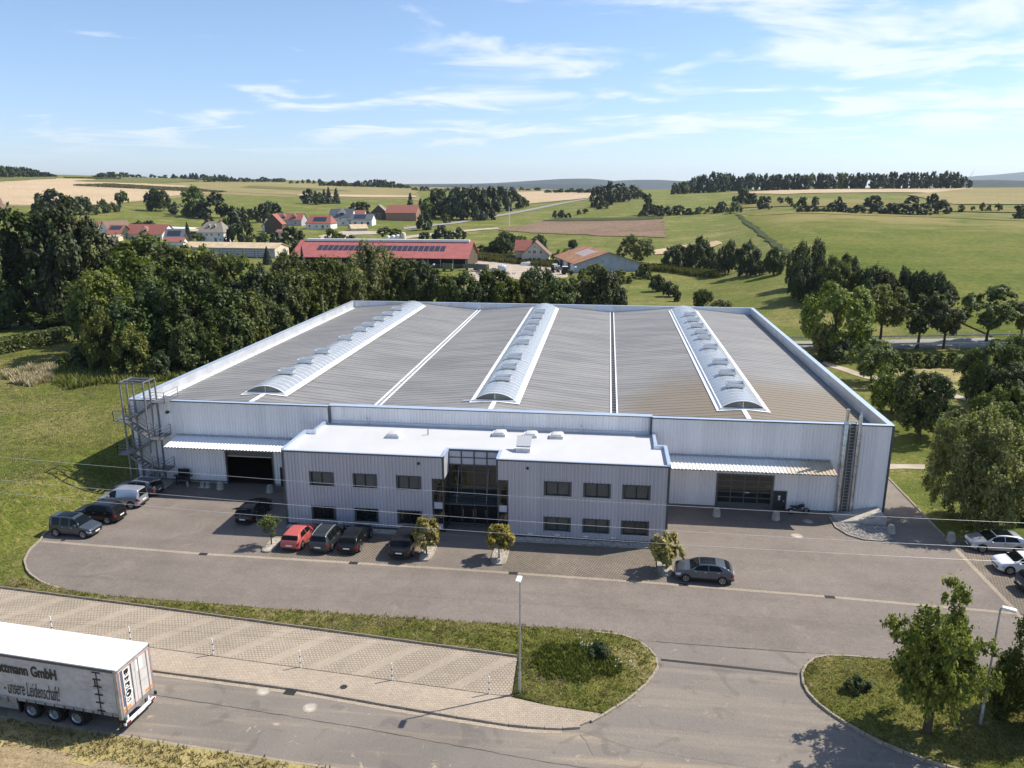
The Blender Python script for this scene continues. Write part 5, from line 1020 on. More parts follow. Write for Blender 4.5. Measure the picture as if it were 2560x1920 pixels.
# ---------------- warehouse hall ----------------
HW,HL,HH=72.67,69.5,8.56
def corr(m,fn,u0,u1,z0,z1,pitch=.31,depth=.06,holes=()):
    us=set([u0,u1]); 
    k=math.floor(u0/pitch)
    while k*pitch<u1:
        for q in (0,.42,.5,.92):
            u=(k+q)*pitch
            if u0<u<u1: us.add(round(u,4))
        k+=1
    for h in holes: us.add(h[0]); us.add(h[1])
    us=sorted(us)
    def d(u):
        t=(u/pitch)%1.0
        if t<.42: return depth
        if t<.5: return depth*(1-(t-.42)/.08)
        if t<.92: return 0.0
        return depth*(t-.92)/.08
    for a,b in zip(us[:-1],us[1:]):
        mid=(a+b)/2; zs=[z0,z1]; 
        hs=sorted([(h[2],h[3]) for h in holes if h[0]<mid<h[1]])
        cur=z0
        for h0,h1 in hs:
            if h0>cur: m.quad(fn(a,cur,d(a+1e-6)),fn(b,cur,d(b-1e-6)),fn(b,h0,d(b-1e-6)),fn(a,h0,d(a+1e-6)))
            cur=max(cur,h1)
        if cur<z1: m.quad(fn(a,cur,d(a+1e-6)),fn(b,cur,d(b-1e-6)),fn(b,z1,d(b-1e-6)),fn(a,z1,d(a+1e-6)))
    return m
hall=thing('warehouse_hall','large silver ribbed metal warehouse hall with three barrel skylights behind the office','warehouse')
front=lambda y:(lambda u,z,d:(u,y-d,z))
gates=[(9.76,14.5,0,3.45),(15.35,16.4,0,1.95)]
gatesR=[(57.85,62.7,0,3.3),(62.95,64.0,0,1.85)]
corr(MB(),front(0),0.02,20.7,.25,HH-.1,holes=[(a,b,max(c,.25) if c else .25,d) for a,b,c,d in gates]).build('front_cladding',HALLCLAD,hall)
corr(MB(),front(.3),20.7,51.5,.25,HH-.1).build('front_cladding',HALLCLAD,hall)
corr(MB(),front(0),51.5,HW-.02,.12,HH-.1,holes=[(a,b,.12,d) for a,b,c,d in gatesR]).build('front_cladding',HALLCLAD,hall)
corr(MB(),lambda u,z,d:(-d,HL-u,z),0.02,HL-.02,.0,HH-.1).build('side_cladding',HALLCLAD,hall)
corr(MB(),lambda u,z,d:(HW+d,u,z),0.02,HL-.02,.0,HH-.1).build('side_cladding',HALLCLAD,hall)
corr(MB(),lambda u,z,d:(HW-u,HL+d,z),0.02,HW-.02,.0,HH-.1).build('rear_cladding',HALLCLAD,hall)
# plinth
for a,b in ((0.1,9.6),(14.66,15.25),(16.5,20.7)): MB().box(a,-.02,0,b,.2,.24).build('plinth',CONC,hall)
for a,b in ((51.5,57.7),(64.1,HW-.1)): MB().box(a,-.02,0,b,.2,.115).build('plinth',CONC,hall)
for a,b,z in ((.1,9.6,.24),(51.6,57.7,.115),(64.1,HW-.1,.115)): MB().box(a,-.1,z,b,0.05,z+.06).build('base_trim',ANTH,hall)
# parapets: inner lining and coping
m=MB()
zi=7.0
m.quad((20.7,.62,zi),(20.7,.62,HH),(.35,.62,HH),(.35,.62,zi)); m.quad((51.5,.8,zi),(51.5,.8,HH),(20.7,.8,HH),(20.7,.8,zi)); m.quad((HW-.35,.62,zi),(HW-.35,.62,HH),(51.5,.62,HH),(51.5,.62,zi))
m.quad((.35,.4,zi),(.35,.4,HH),(.35,HL-.35,HH),(.35,HL-.35,zi)); m.quad((HW-.35,HL-.35,zi),(HW-.35,HL-.35,HH),(HW-.35,.4,HH),(HW-.35,.4,zi))
m.build('parapet_lining',COPEI,hall)
rr=random.Random(4)
for k in range(24):
    x0=.35+k*(HW-.7)/24; x1=.35+(k+1)*(HW-.7)/24
    MB().box(x0+.01,HL-.36-rr.random()*.02,zi,x1-.01,HL-.3,HH-.02).build('parapet_panel',(COPEI,COPE,ALU)[rr.randrange(3)],hall)
for k in range(23):
    y0=.6+k*(HL-1)/23; y1=.6+(k+1)*(HL-1)/23
    MB().box(HW-.37-rr.random()*.01,y0+.01,zi,HW-.33,y1-.01,HH-.02).build('parapet_panel',(COPEI,ALU)[rr.randrange(2)],hall)
cp=MB()
cp.box(-.1,-.1,HH-.1,20.62,.1,HH-.005); cp.box(20.62,.2,HH-.1,51.58,.42,HH-.005); cp.box(51.58,-.1,HH-.1,HW+.1,.1,HH-.005)
cp.box(20.62,-.1,6.9,20.8,.3,HH-.1); cp.box(51.4,-.1,6.9,51.58,.3,HH-.1); cp.box(HW-.1,-.1,.1,HW+.1,.15,HH-.1); cp.box(-.1,-.1,.1,.1,.15,HH-.1); cp.box(-.1,.1,HH-.1,.05,HL+.1,HH-.005); cp.box(HW-.05,.1,HH-.1,HW+.1,HL+.1,HH-.005); cp.box(.05,HL-.1,HH-.1,HW-.05,HL+.1,HH-.005)
cp.build('dark_trim',ANTH,hall)
ct=MB(); ct.box(-.12,-.08,HH-.005,20.6,.42,HH+.015); ct.box(20.6,.14,HH-.005,51.6,.9,HH+.02); ct.box(51.6,-.08,HH-.005,HW+.12,.42,HH+.015)
ct.box(-.14,.42,HH-.005,.4,HL+.12,HH+.014); ct.box(HW-.4,.42,HH-.005,HW+.14,HL+.12,HH+.014); ct.box(.4,HL-.4,HH-.005,HW-.4,HL+.12,HH+.013)
ct.build('coping',COPE,hall)
# corrugated roof: six slopes, sheets laid from ridge to valley
RX=[.4,12.3,24.05,36.3,48.15,60.4,HW-.4]; RZ=[7.3,8.42,7.3,8.42,7.3,8.42,7.3]
for i in range(6):
    m=MB(); ys=[]; y=.5
    while y<HL-.3:
        ys+=[(y,0),(y+.04,.042),(y+.16,.042),(y+.2,0),(y+.36,0),(y+.38,.012),(y+.5,.012),(y+.52,0),(y+.68,0),(y+.70,.012),(y+.82,.012),(y+.84,0)]; y+=1.0
    ys.append((HL-.3,0))
    x0,x1,z0,z1=RX[i],RX[i+1],RZ[i],RZ[i+1]; o=len(m.v); 
    NS=4
    for (yy,h) in ys:
        for q in range(NS+1):
            t=q/NS; m.v.append((x0+(x1-x0)*t,yy,z0+(z1-z0)*t+h))
    for k in range(len(ys)-1):
        for q in range(NS):
            a=o+k*(NS+1)+q; m.f.append((a,a+1,a+NS+2,a+NS+1))
    m.build('roof_slope',HROOF,hall)
for xg,w in ((24.05,.28),(48.15,.3)):
    gt=MB(); gt.box(xg-w,.8,7.3,xg+w,HL-.4,7.33); gb=gt.build('valley_gutter',BLACK if xg>30 else GALV,hall)
    for s in (-1,1): MB().box(xg+s*w-.07,.8,7.3,xg+s*w+.07,HL-.4,7.42).build('gutter_flashing',WHITEM,gb)
for xs,z in ((.55,7.3),(HW-.55,7.3)): MB().box(xs-.15,.8,z,xs+.15,HL-.4,z+.06).build('edge_gutter',WHITEM if xs<9 else ANTH,hall)
# barrel skylights
SW,SY0,SY1,ZR=2.02,4.4,66.2,8.42
def arch(t,r=1.0): # t in -1..1
    a=t*math.radians(38); k=SW/math.sin(math.radians(38)); return (math.sin(a)*k*r, (math.cos(a)-math.cos(math.radians(38)))*k*r)
hatchy=[9.9,15.4,20.8,29.6,36.1,40.0,45.1,50.2,55.6]
apex=arch(0)[1]
pm=None
for si,xr in enumerate((12.3,36.3,60.4)):
    zb=8.5; cu=MB()
    for sx in (-1,1): cu.box(xr+sx*SW-.09,SY0,8.1,xr+sx*SW+.09,SY1,zb+.02); cu.add([(xr+sx*(SW+.09),SY0-.1,8.36),(xr+sx*(SW+.5),SY0-.1,8.3-.02),(xr+sx*(SW+.5),SY1,8.28),(xr+sx*(SW+.09),SY1,8.36)],[(0,1,2,3) if sx>0 else (3,2,1,0)])
    cu.box(xr-SW-.15,SY0-.18,8.12,xr+SW+.15,SY0+.02,zb+.02); cu.box(xr-SW-.1,SY1-.02,8.12,xr+SW+.1,SY1+.15,zb+.02)
    cu.add([(xr-SW-.5,SY0-.5,8.27),(xr+SW+.5,SY0-.5,8.27),(xr+SW+.5,SY0-.18,8.3),(xr,SY0-.18,8.5),(xr-SW-.5,SY0-.18,8.3),(xr,SY0-.5,8.48)],[(0,5,3,4),(5,1,2,3)])
    cu.box(xr-.22,.8,8.36,xr+.22,SY0-.45,8.46); cu.box(xr-.22,SY1+.1,8.36,xr+.22,HL-.4,8.46)
    sk=cu.build('skylight',WHITEM,hall)
    NP=58; dy=(SY1-SY0)/NP; K=12
    if pm is None:
        m=MB()
        for q in range(K+1):
            x,z=arch(-1+2*q/K); m.v+= [(x,.02,z),(x,dy-.02,z)]
        for q in range(K): m.f.append((2*q,2*q+2,2*q+3,2*q+1))
        pm=m.mesh('panel'); pm.materials.append(POLY); pm.polygons.foreach_set('use_smooth',[True]*len(pm.polygons))
        m=MB()
        for q in range(K+1):
            x,z=arch(-1+2*q/K,1.012); m.v+= [(x,-.034,z+.012),(x,.034,z+.012),(x*.99,-.034,z-.05),(x*.99,.034,z-.05)]
        for q in range(K):
            a=4*q; m.f+=[(a,a+4,a+5,a+1),(a,a+2,a+6,a+4),(a+1,a+5,a+7,a+3)]
        bm_=m.mesh('arch_bar'); bm_.materials.append(WHITEM)
        m=MB(); w,l,h=.9,.52,.34
        m.box(-w,-l,0,w,-l+.05,h); m.box(-w,l-.05,0,w,l,h+.12); m.box(-w,-l,0,-w+.05,l,h); m.box(w-.05,-l,0,w,l,h)
        m.box(-w+.05,-l+.05,.12,w-.05,l-.05,.16); m.box(-.75,-l-.03,-.22,-.68,-l+.03,0); m.box(.68,-l-.03,-.22,.75,-l+.03,0); m.box(-.75,l-.03,-.22,-.68,l+.03,0); m.box(.68,l-.03,-.22,.75,l+.03,0)
        hm=m.mesh('smoke_vent'); hm.materials.append(ALU)
    for k in range(NP):
        o=obj('panel',pm,None,sk); o.location=(xr,SY0+k*dy,zb)
    for k in range(NP+1):
        o=obj('arch_bar',bm_,None,sk); o.location=(xr,SY0+k*dy,zb); 
        if k%5==0: o.scale=(1.015,1.6,1.03)
    for y in hatchy:
        o=obj('smoke_vent',hm,None,sk); o.location=(xr+.05,y,zb+apex+.06)
    for y,s in ((SY0+.03,1),(SY1-.03,-1)):
        m=MB(); pts=[arch(-1+2*q/K,.985) for q in range(K+1)]
        m.add([(xr+x,y,zb+z) for x,z in pts],[tuple(range(K+1)) if s>0 else tuple(reversed(range(K+1)))]); m.build('end_pane',POLYD,sk)
        MB().box(xr-.03,y-.03,zb,xr+.03,y+.03,zb+apex).build('end_mullion',ALU,sk)
MB().bar((33.0,4.5,8.28),(34.2,4.5,8.33),.12,.1).build('cable_duct',WHITEM,hall)
# gates, doors, canopies
def lit_frame(x0,x1,z1,name): 
    m=MB(); m.box(x0-.16,-.1,0,x0,.12,z1+.12); m.box(x1,-.1,0,x1+.16,.12,z1+.12); m.box(x0,-.1,z1,x1,.12,z1+.12); return m.build(name,GATEF,hall)
g1=lit_frame(9.76,14.5,3.45,'gate_frame')
for k in range(3): MB().box(9.76,.12,3.0+k*.15,14.5,.17,3.0+k*.15+.14).build('raised_gate_slat',GATEF,g1)
MB().box(9.76,.1,2.93,14.5,.18,2.99).build('gate_bottom_rail',ALU,g1)
hf=MB(); hf.box(.3,.3,.032,HW-.3,HL-.3,.034); hf.build('hall_floor',IRON,hall)
g2=lit_frame(57.85,62.7,3.3,'gate_frame')
sd=MB(); sd.box(57.85,.06,0,62.7,.1,.52); sd=sd.build('sectional_gate',GATEF,hall)
cw=(62.7-57.85)/4; rh=(3.3-.52)/5
for r in range(6):
    MB().box(57.85,.03,.52+r*rh-.05,62.7,.1,.52+r*rh+.05).build('gate_rail',GATEF,sd)
for c_ in range(5):
    x=57.85+c_*cw; MB().box(x-.04 if c_ else x,.035,.5,x+.04 if c_<4 else x,.1,3.3).build('gate_stile',GATEF,sd)
for r in range(5):
    for c_ in range(4):
        x=57.85+c_*cw; MB().box(x+.04,.06,.57+r*rh,x+cw-.04,.08,.52+(r+1)*rh-.05).build('gate_pane',GLASSD,sd)
MB().box(60.35,.02,1.55,60.75,.03,1.62).build('gate_label',WHITEM,sd)
def side_door(x0,x1,z1,marks):
    d=MB(); d.box(x0,-.02,0,x1,.05,z1); d=d.build('side_door',DOORM,hall)
    m=MB(); m.box(x0-.1,-.07,0,x0,.06,z1+.1); m.box(x1,-.07,0,x1+.1,.06,z1+.1); m.box(x0,-.07,z1,x1,.06,z1+.1); m.build('door_frame',ANTH,d)
    for (a,b,r) in marks: MB().lathe([(0,0),(r,0),(r,.012)],12,(x0+a,-.034,b),'y').build('door_sticker',WHITEM,d)
    MB().box(x1-.16,-.07,z1*.47,x1-.1,-.02,z1*.47+.12).build('door_handle',ALU,d)
side_door(15.35,16.4,1.95,[(.62,1.5,.09),(.62,1.28,.09)]); side_door(62.95,64.0,1.85,[(.5,1.35,.12),(.5,1.1,.1)])
MB().box(63.1,-.1,1.98,63.95,-.06,2.1).build('door_light',WHITEM,hall)
def stain_mat():
    n=NB('stained canopy sheet'); w=n.co('World'); x=n.n('ShaderNodeSeparateXYZ',{'Vector':w}).outputs[0]
    k=n.math('ADD',n.ramp(x,58,68),n.math('MULTIPLY',n.math('SUBTRACT',n.noise(w,.7,5,.65),.5),.9))
    return n.fin(n.mix(n.ramp(k,.3,1.0,0,.85),(.72,.71,.68),(.40,.31,.19)),.6,0,.3)
STAINW=stain_mat()
def canopy(x0,x1,ends,name):
    t=MB(); t.box(x0,-2.5,4.5,x1,-2.42,4.6); t.box(x0,-.2,4.9,x1,-.1,5.0); c_=t.build(name,ANTH,hall)
    m=MB(); k=0; P=.33; n=int((x1-x0)/P)
    pr=[(0,0),(.4,0),(.5,.05),(.9,.05)]
    us=[(x0+(i+q)*P,h) for i in range(n) for q,h in pr]+[(x1,0)]
    for u,h in us: m.v+= [(u,-2.62,4.6+h),(u,-.05,5.06+h)]
    for i in range(len(us)-1): m.f.append((2*i,2*i+2,2*i+3,2*i+1))
    m.build('canopy_sheet',STAINW if x0>40 else WHITEM,c_)
    MB().box(x0,-.28,5.1,x1,-.047,5.16).build('wall_flashing',GALV,c_)
    for i in range(6):
        x=x0+.3+i*(x1-x0-.6)/5; MB().bar((x,-.08,4.55),(x,-2.45,4.5),.1,.16).build('canopy_arm',ANTH,c_)
canopy(4.75,19.45,0,'canopy'); canopy(52.72,67.6,0,'canopy')
for s,(x,y) in (('l',(3.95,-.05)),):
    m=MB(); m.box(x,y-.3,7.3,x+.25,y,7.5); m.build('wall_floodlight',BLACK,hall)
# flue pipes and ladder at the right
ch=thing('chimney_flue','pair of stainless flue pipes with a ladder on the right of the hall front','chimney',(69.2,-.35,0))
MB().tube([(-.62,0,0),(-.62,0,8.9),(-.62,0,9.0)],[.21,.21,.16],14).build('thick_pipe',STEELC,ch,True); MB().tube([(-.62,0,9.0),(-.62,0,10.05)],.15,12).build('pipe_top',STEELC,ch,True)
MB().tube([(.52,0,0),(.52,0,9.35),(.52,0,9.6),(.52,0,9.8)],[.16,.16,.09,.03],12).build('thin_pipe',STEELC,ch,True)
for k in range(9): MB().lathe([(.24,0),(.24,.08)],12,(-.62,0,.8+k*.98)).build('clamp',GALV,ch); MB().lathe([(.19,0),(.19,.07)],12,(.52,0,.8+k*.98)).build('clamp',GALV,ch)
MB().box(-.3,-.1,0,-.26,.1,8.8).build('ladder_rail',GALV,ch); MB().box(.18,-.1,0,.22,.1,8.8).build('ladder_rail',GALV,ch); MB().box(-.26,.12,.1,.18,.2,8.7).build('backing_plate',ANTH,ch)
for k in range(29): MB().box(-.28,-.03,.3+k*.3,.2,.03,.34+k*.3).build('ladder_rung',GALV,ch)
# antenna rod behind the left wall
ro=tag(MB().tube([(-1.4,58,T(-1.4,58)),(-1.4,58,11.2)],.06,8).build('antenna_mast',GALV),'thin pale mast standing behind the rear left corner of the hall','mast')
# ---------------- office block ----------------
off=thing('office_block','two storey grey ribbed metal office block with a white flat roof and recessed glass entrance','office building')
OY,OH=-8.55,7.0; OX0,OX1=19.54,52.58
wins=[(x,x+1.84) for x in (22.03,25.92,29.78)]; winsR=[(x,x+1.96) for x in (42.49,45.76,49.01)]
lv=[(.72,1.92),(3.92,5.12)]
hl=[(a-.16,b+.16,z0-.03,z1+.04) for a,b in wins for z0,z1 in lv]+[(32.72,33.73,.25,5.0)]
hr=[(a-.16,b+.16,z0-.03+.08,z1+.12) for a,b in winsR for z0,z1 in lv]+[(38.35,39.3,.25,5.15)]
corr(MB(),front(OY),OX0+.02,33.73,.25,OH-.1,holes=hl).build('front_cladding',OFFCLAD,off)
corr(MB(),front(OY),38.35,OX1-.02,.25,OH-.1,holes=hr).build('front_cladding',OFFCLAD,off)
corr(MB(),lambda u,z,d:(OX0-d,-3.2-u,z),0,5.33,.2,OH-.1).build('side_cladding',OFFCLAD,off)
corr(MB(),lambda u,z,d:(OX1+d,OY+u,z),0,4.9,.2,OH-.1).build('side_cladding',OFFCLAD,off)
m=MB(); m.box(OX0,-3.25,0,20.35,-3.15,OH-.1); m.box(20.3,-3.15,0,20.4,0,OH-.1); m.box(51.75,-3.7,0,OX1,-3.6,OH-.1); m.box(51.7,-3.6,0,51.8,0,OH-.1); m.build('rear_step_wall',OFFCLAD,off)
# walls behind the cladding (dark core so that openings read deep)
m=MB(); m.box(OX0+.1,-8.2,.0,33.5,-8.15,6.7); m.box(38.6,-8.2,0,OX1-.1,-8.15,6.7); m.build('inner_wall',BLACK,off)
zr=6.8
roofp=[(OX0+.12,OY+.15),(33.6,OY+.15),(33.6,-6.33),(38.48,-6.33),(38.48,OY+.15),(OX1-.12,OY+.15),(OX1-.12,-3.72),(51.68,-3.72),(51.68,.28),(20.42,.28),(20.42,-3.12),(OX0+.12,-3.12)]
sheet('roof_membrane',roofp,flat(zr),MEMB,None,off)
def ribbon(name,pts,w,z0,z1,mat,parent):
    m=MB()
    for a,b in zip(pts[:-1],pts[1:]):
        a=Vector(a); b=Vector(b); d=(b-a).normalized()*w/2; m.bar((a.x-d.x,a.y-d.y,(z0+z1)/2),(b.x+d.x,b.y+d.y,(z0+z1)/2),w,z1-z0)
    return m.build(name,mat,parent)
m=MB(); m.box(OX0-.08,OY-.1,OH-.12,33.8,OY+.05,OH-.01); m.box(38.28,OY-.1,OH-.12,OX1+.08,OY+.05,OH-.01); m.box(33.66,OY-.08,4.95,33.8,OY+.1,OH-.12); m.box(38.28,OY-.08,4.95,38.42,OY+.1,OH-.12); m.box(33.8,-6.5,OH-.14,38.28,-6.3,OH-.01)
m.box(OX0-.08,OY-.09,.1,OX0+.12,OY+.06,OH-.12); m.box(OX1-.12,OY-.09,.1,OX1+.08,OY+.06,OH-.12); m.box(OX0-.06,OY-.1,.18,32.6,OY+.02,.25); m.box(39.4,OY-.1,.18,OX1+.06,OY+.02,.25)
m.build('dark_trim',ANTH,off)
m=MB(); m.box(OX0-.12,OY+.05,zr,OX0+.16,-3.1,OH+.12); m.box(OX0+.16,-3.38,zr,20.6,-3.08,OH+.121); m.box(20.22,-3.08,zr,20.5,.28,OH+.12)
m.box(OX1-.16,OY+.05,zr,OX1+.12,-3.6,OH+.12); m.box(51.55,-3.86,zr,OX1-.16,-3.58,OH+.121); m.box(51.6,-3.58,zr,51.88,.28,OH+.12)
m.box(OX0-.05,OY-.08,OH-.01,33.75,OY+.12,OH+.03); m.box(38.33,OY-.08,OH-.01,OX1+.05,OY+.12,OH+.03)
m.box(33.55,OY+.12,OH-.2,33.83,-6.28,OH+.04); m.box(38.25,OY+.12,OH-.2,38.53,-6.28,OH+.04); m.box(33.83,-6.5,OH-.01,38.25,-6.26,OH+.035)
m.build('coping',COPE,off)
m=MB(); m.box(20.5,.1,6.8,51.6,.26,7.05); m.build('upstand',COPEI,off)
def window(x0,x1,z0,z1,gl=GLASS):
    t=MB(); w=.07
    y0,y1=OY+.03,OY+.1
    t.box(x0,y0,z0,x0+w,y1,z1); t.box(x1-w,y0,z0,x1,y1,z1); t.box(x0+w,y0,z1-w,x1-w,y1,z1); t.box(x0+w,y0,z0,x1-w,y1,z0+w); xm=(x0+x1)/2; t.box(xm-.05,y0-.01,z0+w,xm+.05,y1-.001,z1-w)
    f=t.build('window',BLACK,off)
    for a,b in ((x0+w,xm-.05),(xm+.05,x1-w)): MB().box(a,OY+.06,z0+w,b,OY+.075,z1-w).build('pane',gl,f)
    MB().box(x0-.13,OY-.14,z0-.07,x1+.13,OY+.05,z0-.03).build('sill',ALU,f)
    m=MB(); m.box(x0-.16,OY-.1,z0-.03,x0,OY+.1,z1+.04); m.box(x1,OY-.1,z0-.03,x1+.16,OY+.1,z1+.04); m.box(x0,OY-.1,z1,x1,OY+.1,z1+.04); m.build('reveal',ANTH,f)
for a,b in wins:
    for z0,z1 in lv: window(a,b,z0,z1,GLASSU if z0>3 else GLASSD)
for a,b in winsR:
    for z0,z1 in lv: window(a,b,z0+.08,z1+.08,GLASSU if z0>3 or a<48 else GLASS)
# entrance: recessed curtain wall, side strips, glass canopy
ey=-6.45
for x0,x1 in ((33.63,33.78),(38.3,38.45)):
    q=MB().box(x0,OY+.1,4.95,x1,ey,OH-.2).build('entrance_cheek',COPEI,off); MB().box(x0+.02,OY+.1,0.05,x1-.02,ey,4.95).build('cheek_glazing',GLASSD,q)
cwl=MB(); xs=[33.78+i*(38.3-33.78)/4 for i in range(5)]; zs=[0.05,2.2,2.75,3.65,4.98,5.6,6.25,6.86]
for x in xs: cwl.box(max(33.78,x-.05),ey-.06,0,min(38.3,x+.05),ey+.08,6.88)
cwl=cwl.build('curtain_wall',ANTH,off)
for z in zs[1:]:
    for i in range(4): MB().box(xs[i]+.05,ey-.045,z-.04,xs[i+1]-.05,ey+.06,z+.04).build('transom',ANTH if z!=5.6 else GATEF,cwl)
for i in range(4):
    for j in range(7): MB().box(xs[i]+.05,ey,zs[j]+.04,xs[i+1]-.05,ey+.03,zs[j+1]-.04).build('pane',BLIND if j>=5 else GLASSD,cwl)
MB().box(33.8,ey-.02,0.03,38.28,ey+.1,.06).build('threshold',ALU,cwl)
for x in (xs[1]+.12,xs[2]-.12,xs[2]+.12,xs[3]-.12): MB().tube([(x,ey-.12,.8),(x,ey-.12,1.5)],.02,6).build('door_handle',ALU,cwl)
for side,(x0,x1,zt) in enumerate(((32.76,33.69,4.96),(38.39,39.26,5.1))):
    s=MB(); s.box(x0,OY+.02,.22,x0+.1,OY+.12,zt); s.box(x1-.08,OY+.02,.22,x1,OY+.12,zt); 
    rows=[.3,.85,1.5,2.2,2.85,3.6,4.3,zt-.05]
    for z in rows: s.box(x0+.1,OY+.03,z-.025,x1-.08,OY+.1,z+.025)
    s=s.build('side_glazing',ANTH,off)
    for j in range(7): MB().box(x0+.1,OY+.06,rows[j]+.025,x1-.08,OY+.075,rows[j+1]-.025).build('pane',BLIND if j in(0,3) else GLASSD,s)
gc=MB(); gc.box(33.5,-8.1,2.5,38.5,-8.04,2.6); 
for i in range(5): x=33.55+i*4.9/4; gc.box(x-.03,-8.04,2.5,x+.03,ey-.06,2.58)
gc=gc.build('glass_canopy',GATEF,off)
for i in range(4): x=33.58+i*4.9/4; MB().box(x+.01,-8.15,2.6,x+1.18,ey-.08,2.62).build('canopy_pane',GLASS,gc)
for x in (34.7,37.3): MB().tube([(x,-7.9,2.62),(x,ey-.06,5.4)],.018,6).build('tie_rod',GALV,gc)
ap=MB(); ap.box(33.2,-9.9,.031,38.9,ey,.05); ap.build('entrance_slab',DRIVE,off)
for x,y,l in ((31.55,OY-.05,0),(40.85,OY-.05,1)):
    m=MB(); m.box(x,y-.16,6.25,x+.18,y+.02,6.42); m.tube([(x+.09,y-.2,6.32),(x+.09,y-.1,6.34)],.06,8); m.build('wall_camera',BLACK,off)
for x in (24.2,26.6,29.5,41.0,43.3,45.7,48.0): MB().box(x,OY-.14,.38,x+.42,OY-.07,.48).build('wall_vent',WHITEM,off)
m=MB(); m.box(19.7,-9.45,.032,33.0,-8.62,.1); m.box(39.4,-9.5,.032,52.5,-8.62,.1); m.build('gravel_strip_bed',DSTONE,off)
MB().box(19.6,-9.5,.032,33.1,-9.45,.13).build('strip_edging',KERB,off); MB().box(39.3,-9.56,.032,52.6,-9.5,.13).build('strip_edging',KERB,off)
# roof lights on the white roof
for i,(x,y,w,l,lab) in enumerate([(28.0,-3.2,.62,.55,'alone on the left half of the office roof'),(37.6,-1.6,.62,.5,'left of three by the hall wall'),(40.5,-1.6,.62,.5,'middle of three by the hall wall'),(42.9,-1.6,.62,.5,'right of three by the hall wall')]):
    t=thing('roof_light','white domed roof light, '+lab,'roof light',(x,y,zr))
    MB().box(-w,-l,0,w,l,.28).build('curb',WHITEM,t)
    MB().lathe([(.74,.28),(.7,.36),(.55,.45),(.3,.5),(0,.52)],4).build('dome',MEMB,t,True).rotation_euler=(0,0,math.pi/4)
    t.children[1].scale=(w/.62*1.12,l/.62*1.12,1)
    MB().box(-w*.9,-l-.02,.08,w*.9,-l,.2).build('louvre',GALV,t)
t=thing('roof_hatch','large open white roof hatch in front of the row of roof lights','roof hatch',(40.3,-5.6,zr))
MB().box(-.62,-.55,0,.62,.55,.42).build('curb',WHITEM,t); 
m=MB(); m.bar((0,-.3,.5),(0,.62,1.15),1.3,.14); m.build('lid',MEMB,t); MB().box(-.55,-.57,.1,.55,-.55,.3).build('louvre',GALV,t)
for i,(x,y,h,lab) in enumerate([(24.5,-.15,.75,'at the foot of the hall wall, left end'),(31.0,-2.3,.55,'standing alone on the white roof left of the entrance'),(45.1,-.2,.75,'at the foot of the hall wall, right of the roof lights')]):
    tag(MB().tube([(x,y,zr),(x,y,zr+h),(x,y,zr+h+.02)],[.07,.07,.1],8).build('vent_pipe',GALV),'slim grey vent pipe '+lab,'vent pipe')
# ---------------- stair tower ----------------
st=thing('stair_tower','galvanised steel fire stair tower at the left corner of the hall','staircase',(0,0,0))
X0,X1,Y0,Y1,TZ=.68,3.05,-2.08,-.12,10.8
for x in (X0,X1):
    for y in (Y0,(Y0+Y1)/2,Y1): MB().box(x-.065,y-.065,.03,x+.065,y+.065,TZ).build('column',STAIR,st)
tb=MB(); 
for y in (Y0,(Y0+Y1)/2,Y1): tb.box(X0+.065,y-.06,TZ-.12,X1-.065,y+.06,TZ+.01)
for x in (X0,X1): tb.box(x-.06,Y0-.06,TZ+.0,x+.06,Y1+.06,TZ+.09)
tb.build('top_frame',STAIR,st)
ym=(Y0+Y1)/2
def railing(m,pts,h=1.0,n=3):
    for a,b in zip(pts[:-1],pts[1:]):
        a=Vector(a); b=Vector(b)
        for k in range(n+1): o=Vector((0,0,h*k/n if k else .12)); m.bar(a+o,b+o,.035)
        m.bar(a,a+Vector((0,0,h)),.045); m.bar(b,b+Vector((0,0,h)),.045)
def landing(x0,x1,z,pts,y0=Y0,y1=Y1):
    l=MB().box(x0,y0,z-.07,x1,y1,z).build('landing',STAIR,st)
    m=MB(); railing(m,pts); m.build('railing',STAIR,l)
zL=[1.72,3.44,5.16,6.88,8.66]
for z in (zL[0],zL[2]): landing(X1+.07,X1+1.15,z,[(X1+.1,Y0,z),(X1+1.12,Y0,z),(X1+1.12,Y1,z)])
for z in (zL[1],zL[3]): landing(X0-1.15,X0-.07,z,[(X0-.1,Y0,z),(X0-1.12,Y0,z),(X0-1.12,Y1,z),(X0-.1,Y1,z)])
landing(X1+.07,X1+1.5,zL[4],[(X1+.1,Y0+.9,zL[4]),(X1+1.45,Y0+.9,zL[4]),(X1+1.45,1.3,zL[4])],Y0+.9,1.35)
def flight(xa,za,xb,zb,y0,y1):
    s=MB()
    for y in (y0+.05,y1-.05): s.bar((xa,y,za-.1),(xb,y,zb-.1),.05,.2)
    f=s.build('flight',STAIR,st); n=8
    for k in range(1,n): t=k/n; x=xa+(xb-xa)*t; z=za+(zb-za)*t; MB().box(x-.14,y0+.08,z-.04,x+.14,y1-.08,z).build('tread',STAIR,f)
    m=MB()
    for y in (y0+.03,y1-.03):
        for h in (.4,.7,1.0): m.bar((xa,y,za+h),(xb,y,zb+h),.03)
    m.build('handrail',STAIR,f)
A,B=X0-.07,X1+.07
flight(A,.05,B,zL[0],ym+.05,Y1); flight(B,zL[0],A,zL[1],Y0,ym-.05); flight(A,zL[1],B,zL[2],ym+.05,Y1); flight(B,zL[2],A,zL[3],Y0,ym-.05); flight(A,zL[3],B,zL[4],ym+.05,Y1)
MB().box(X1-.35,Y0-.5,.03,X1+1.0,Y1+.05,.22).build('foundation',CONC,st)

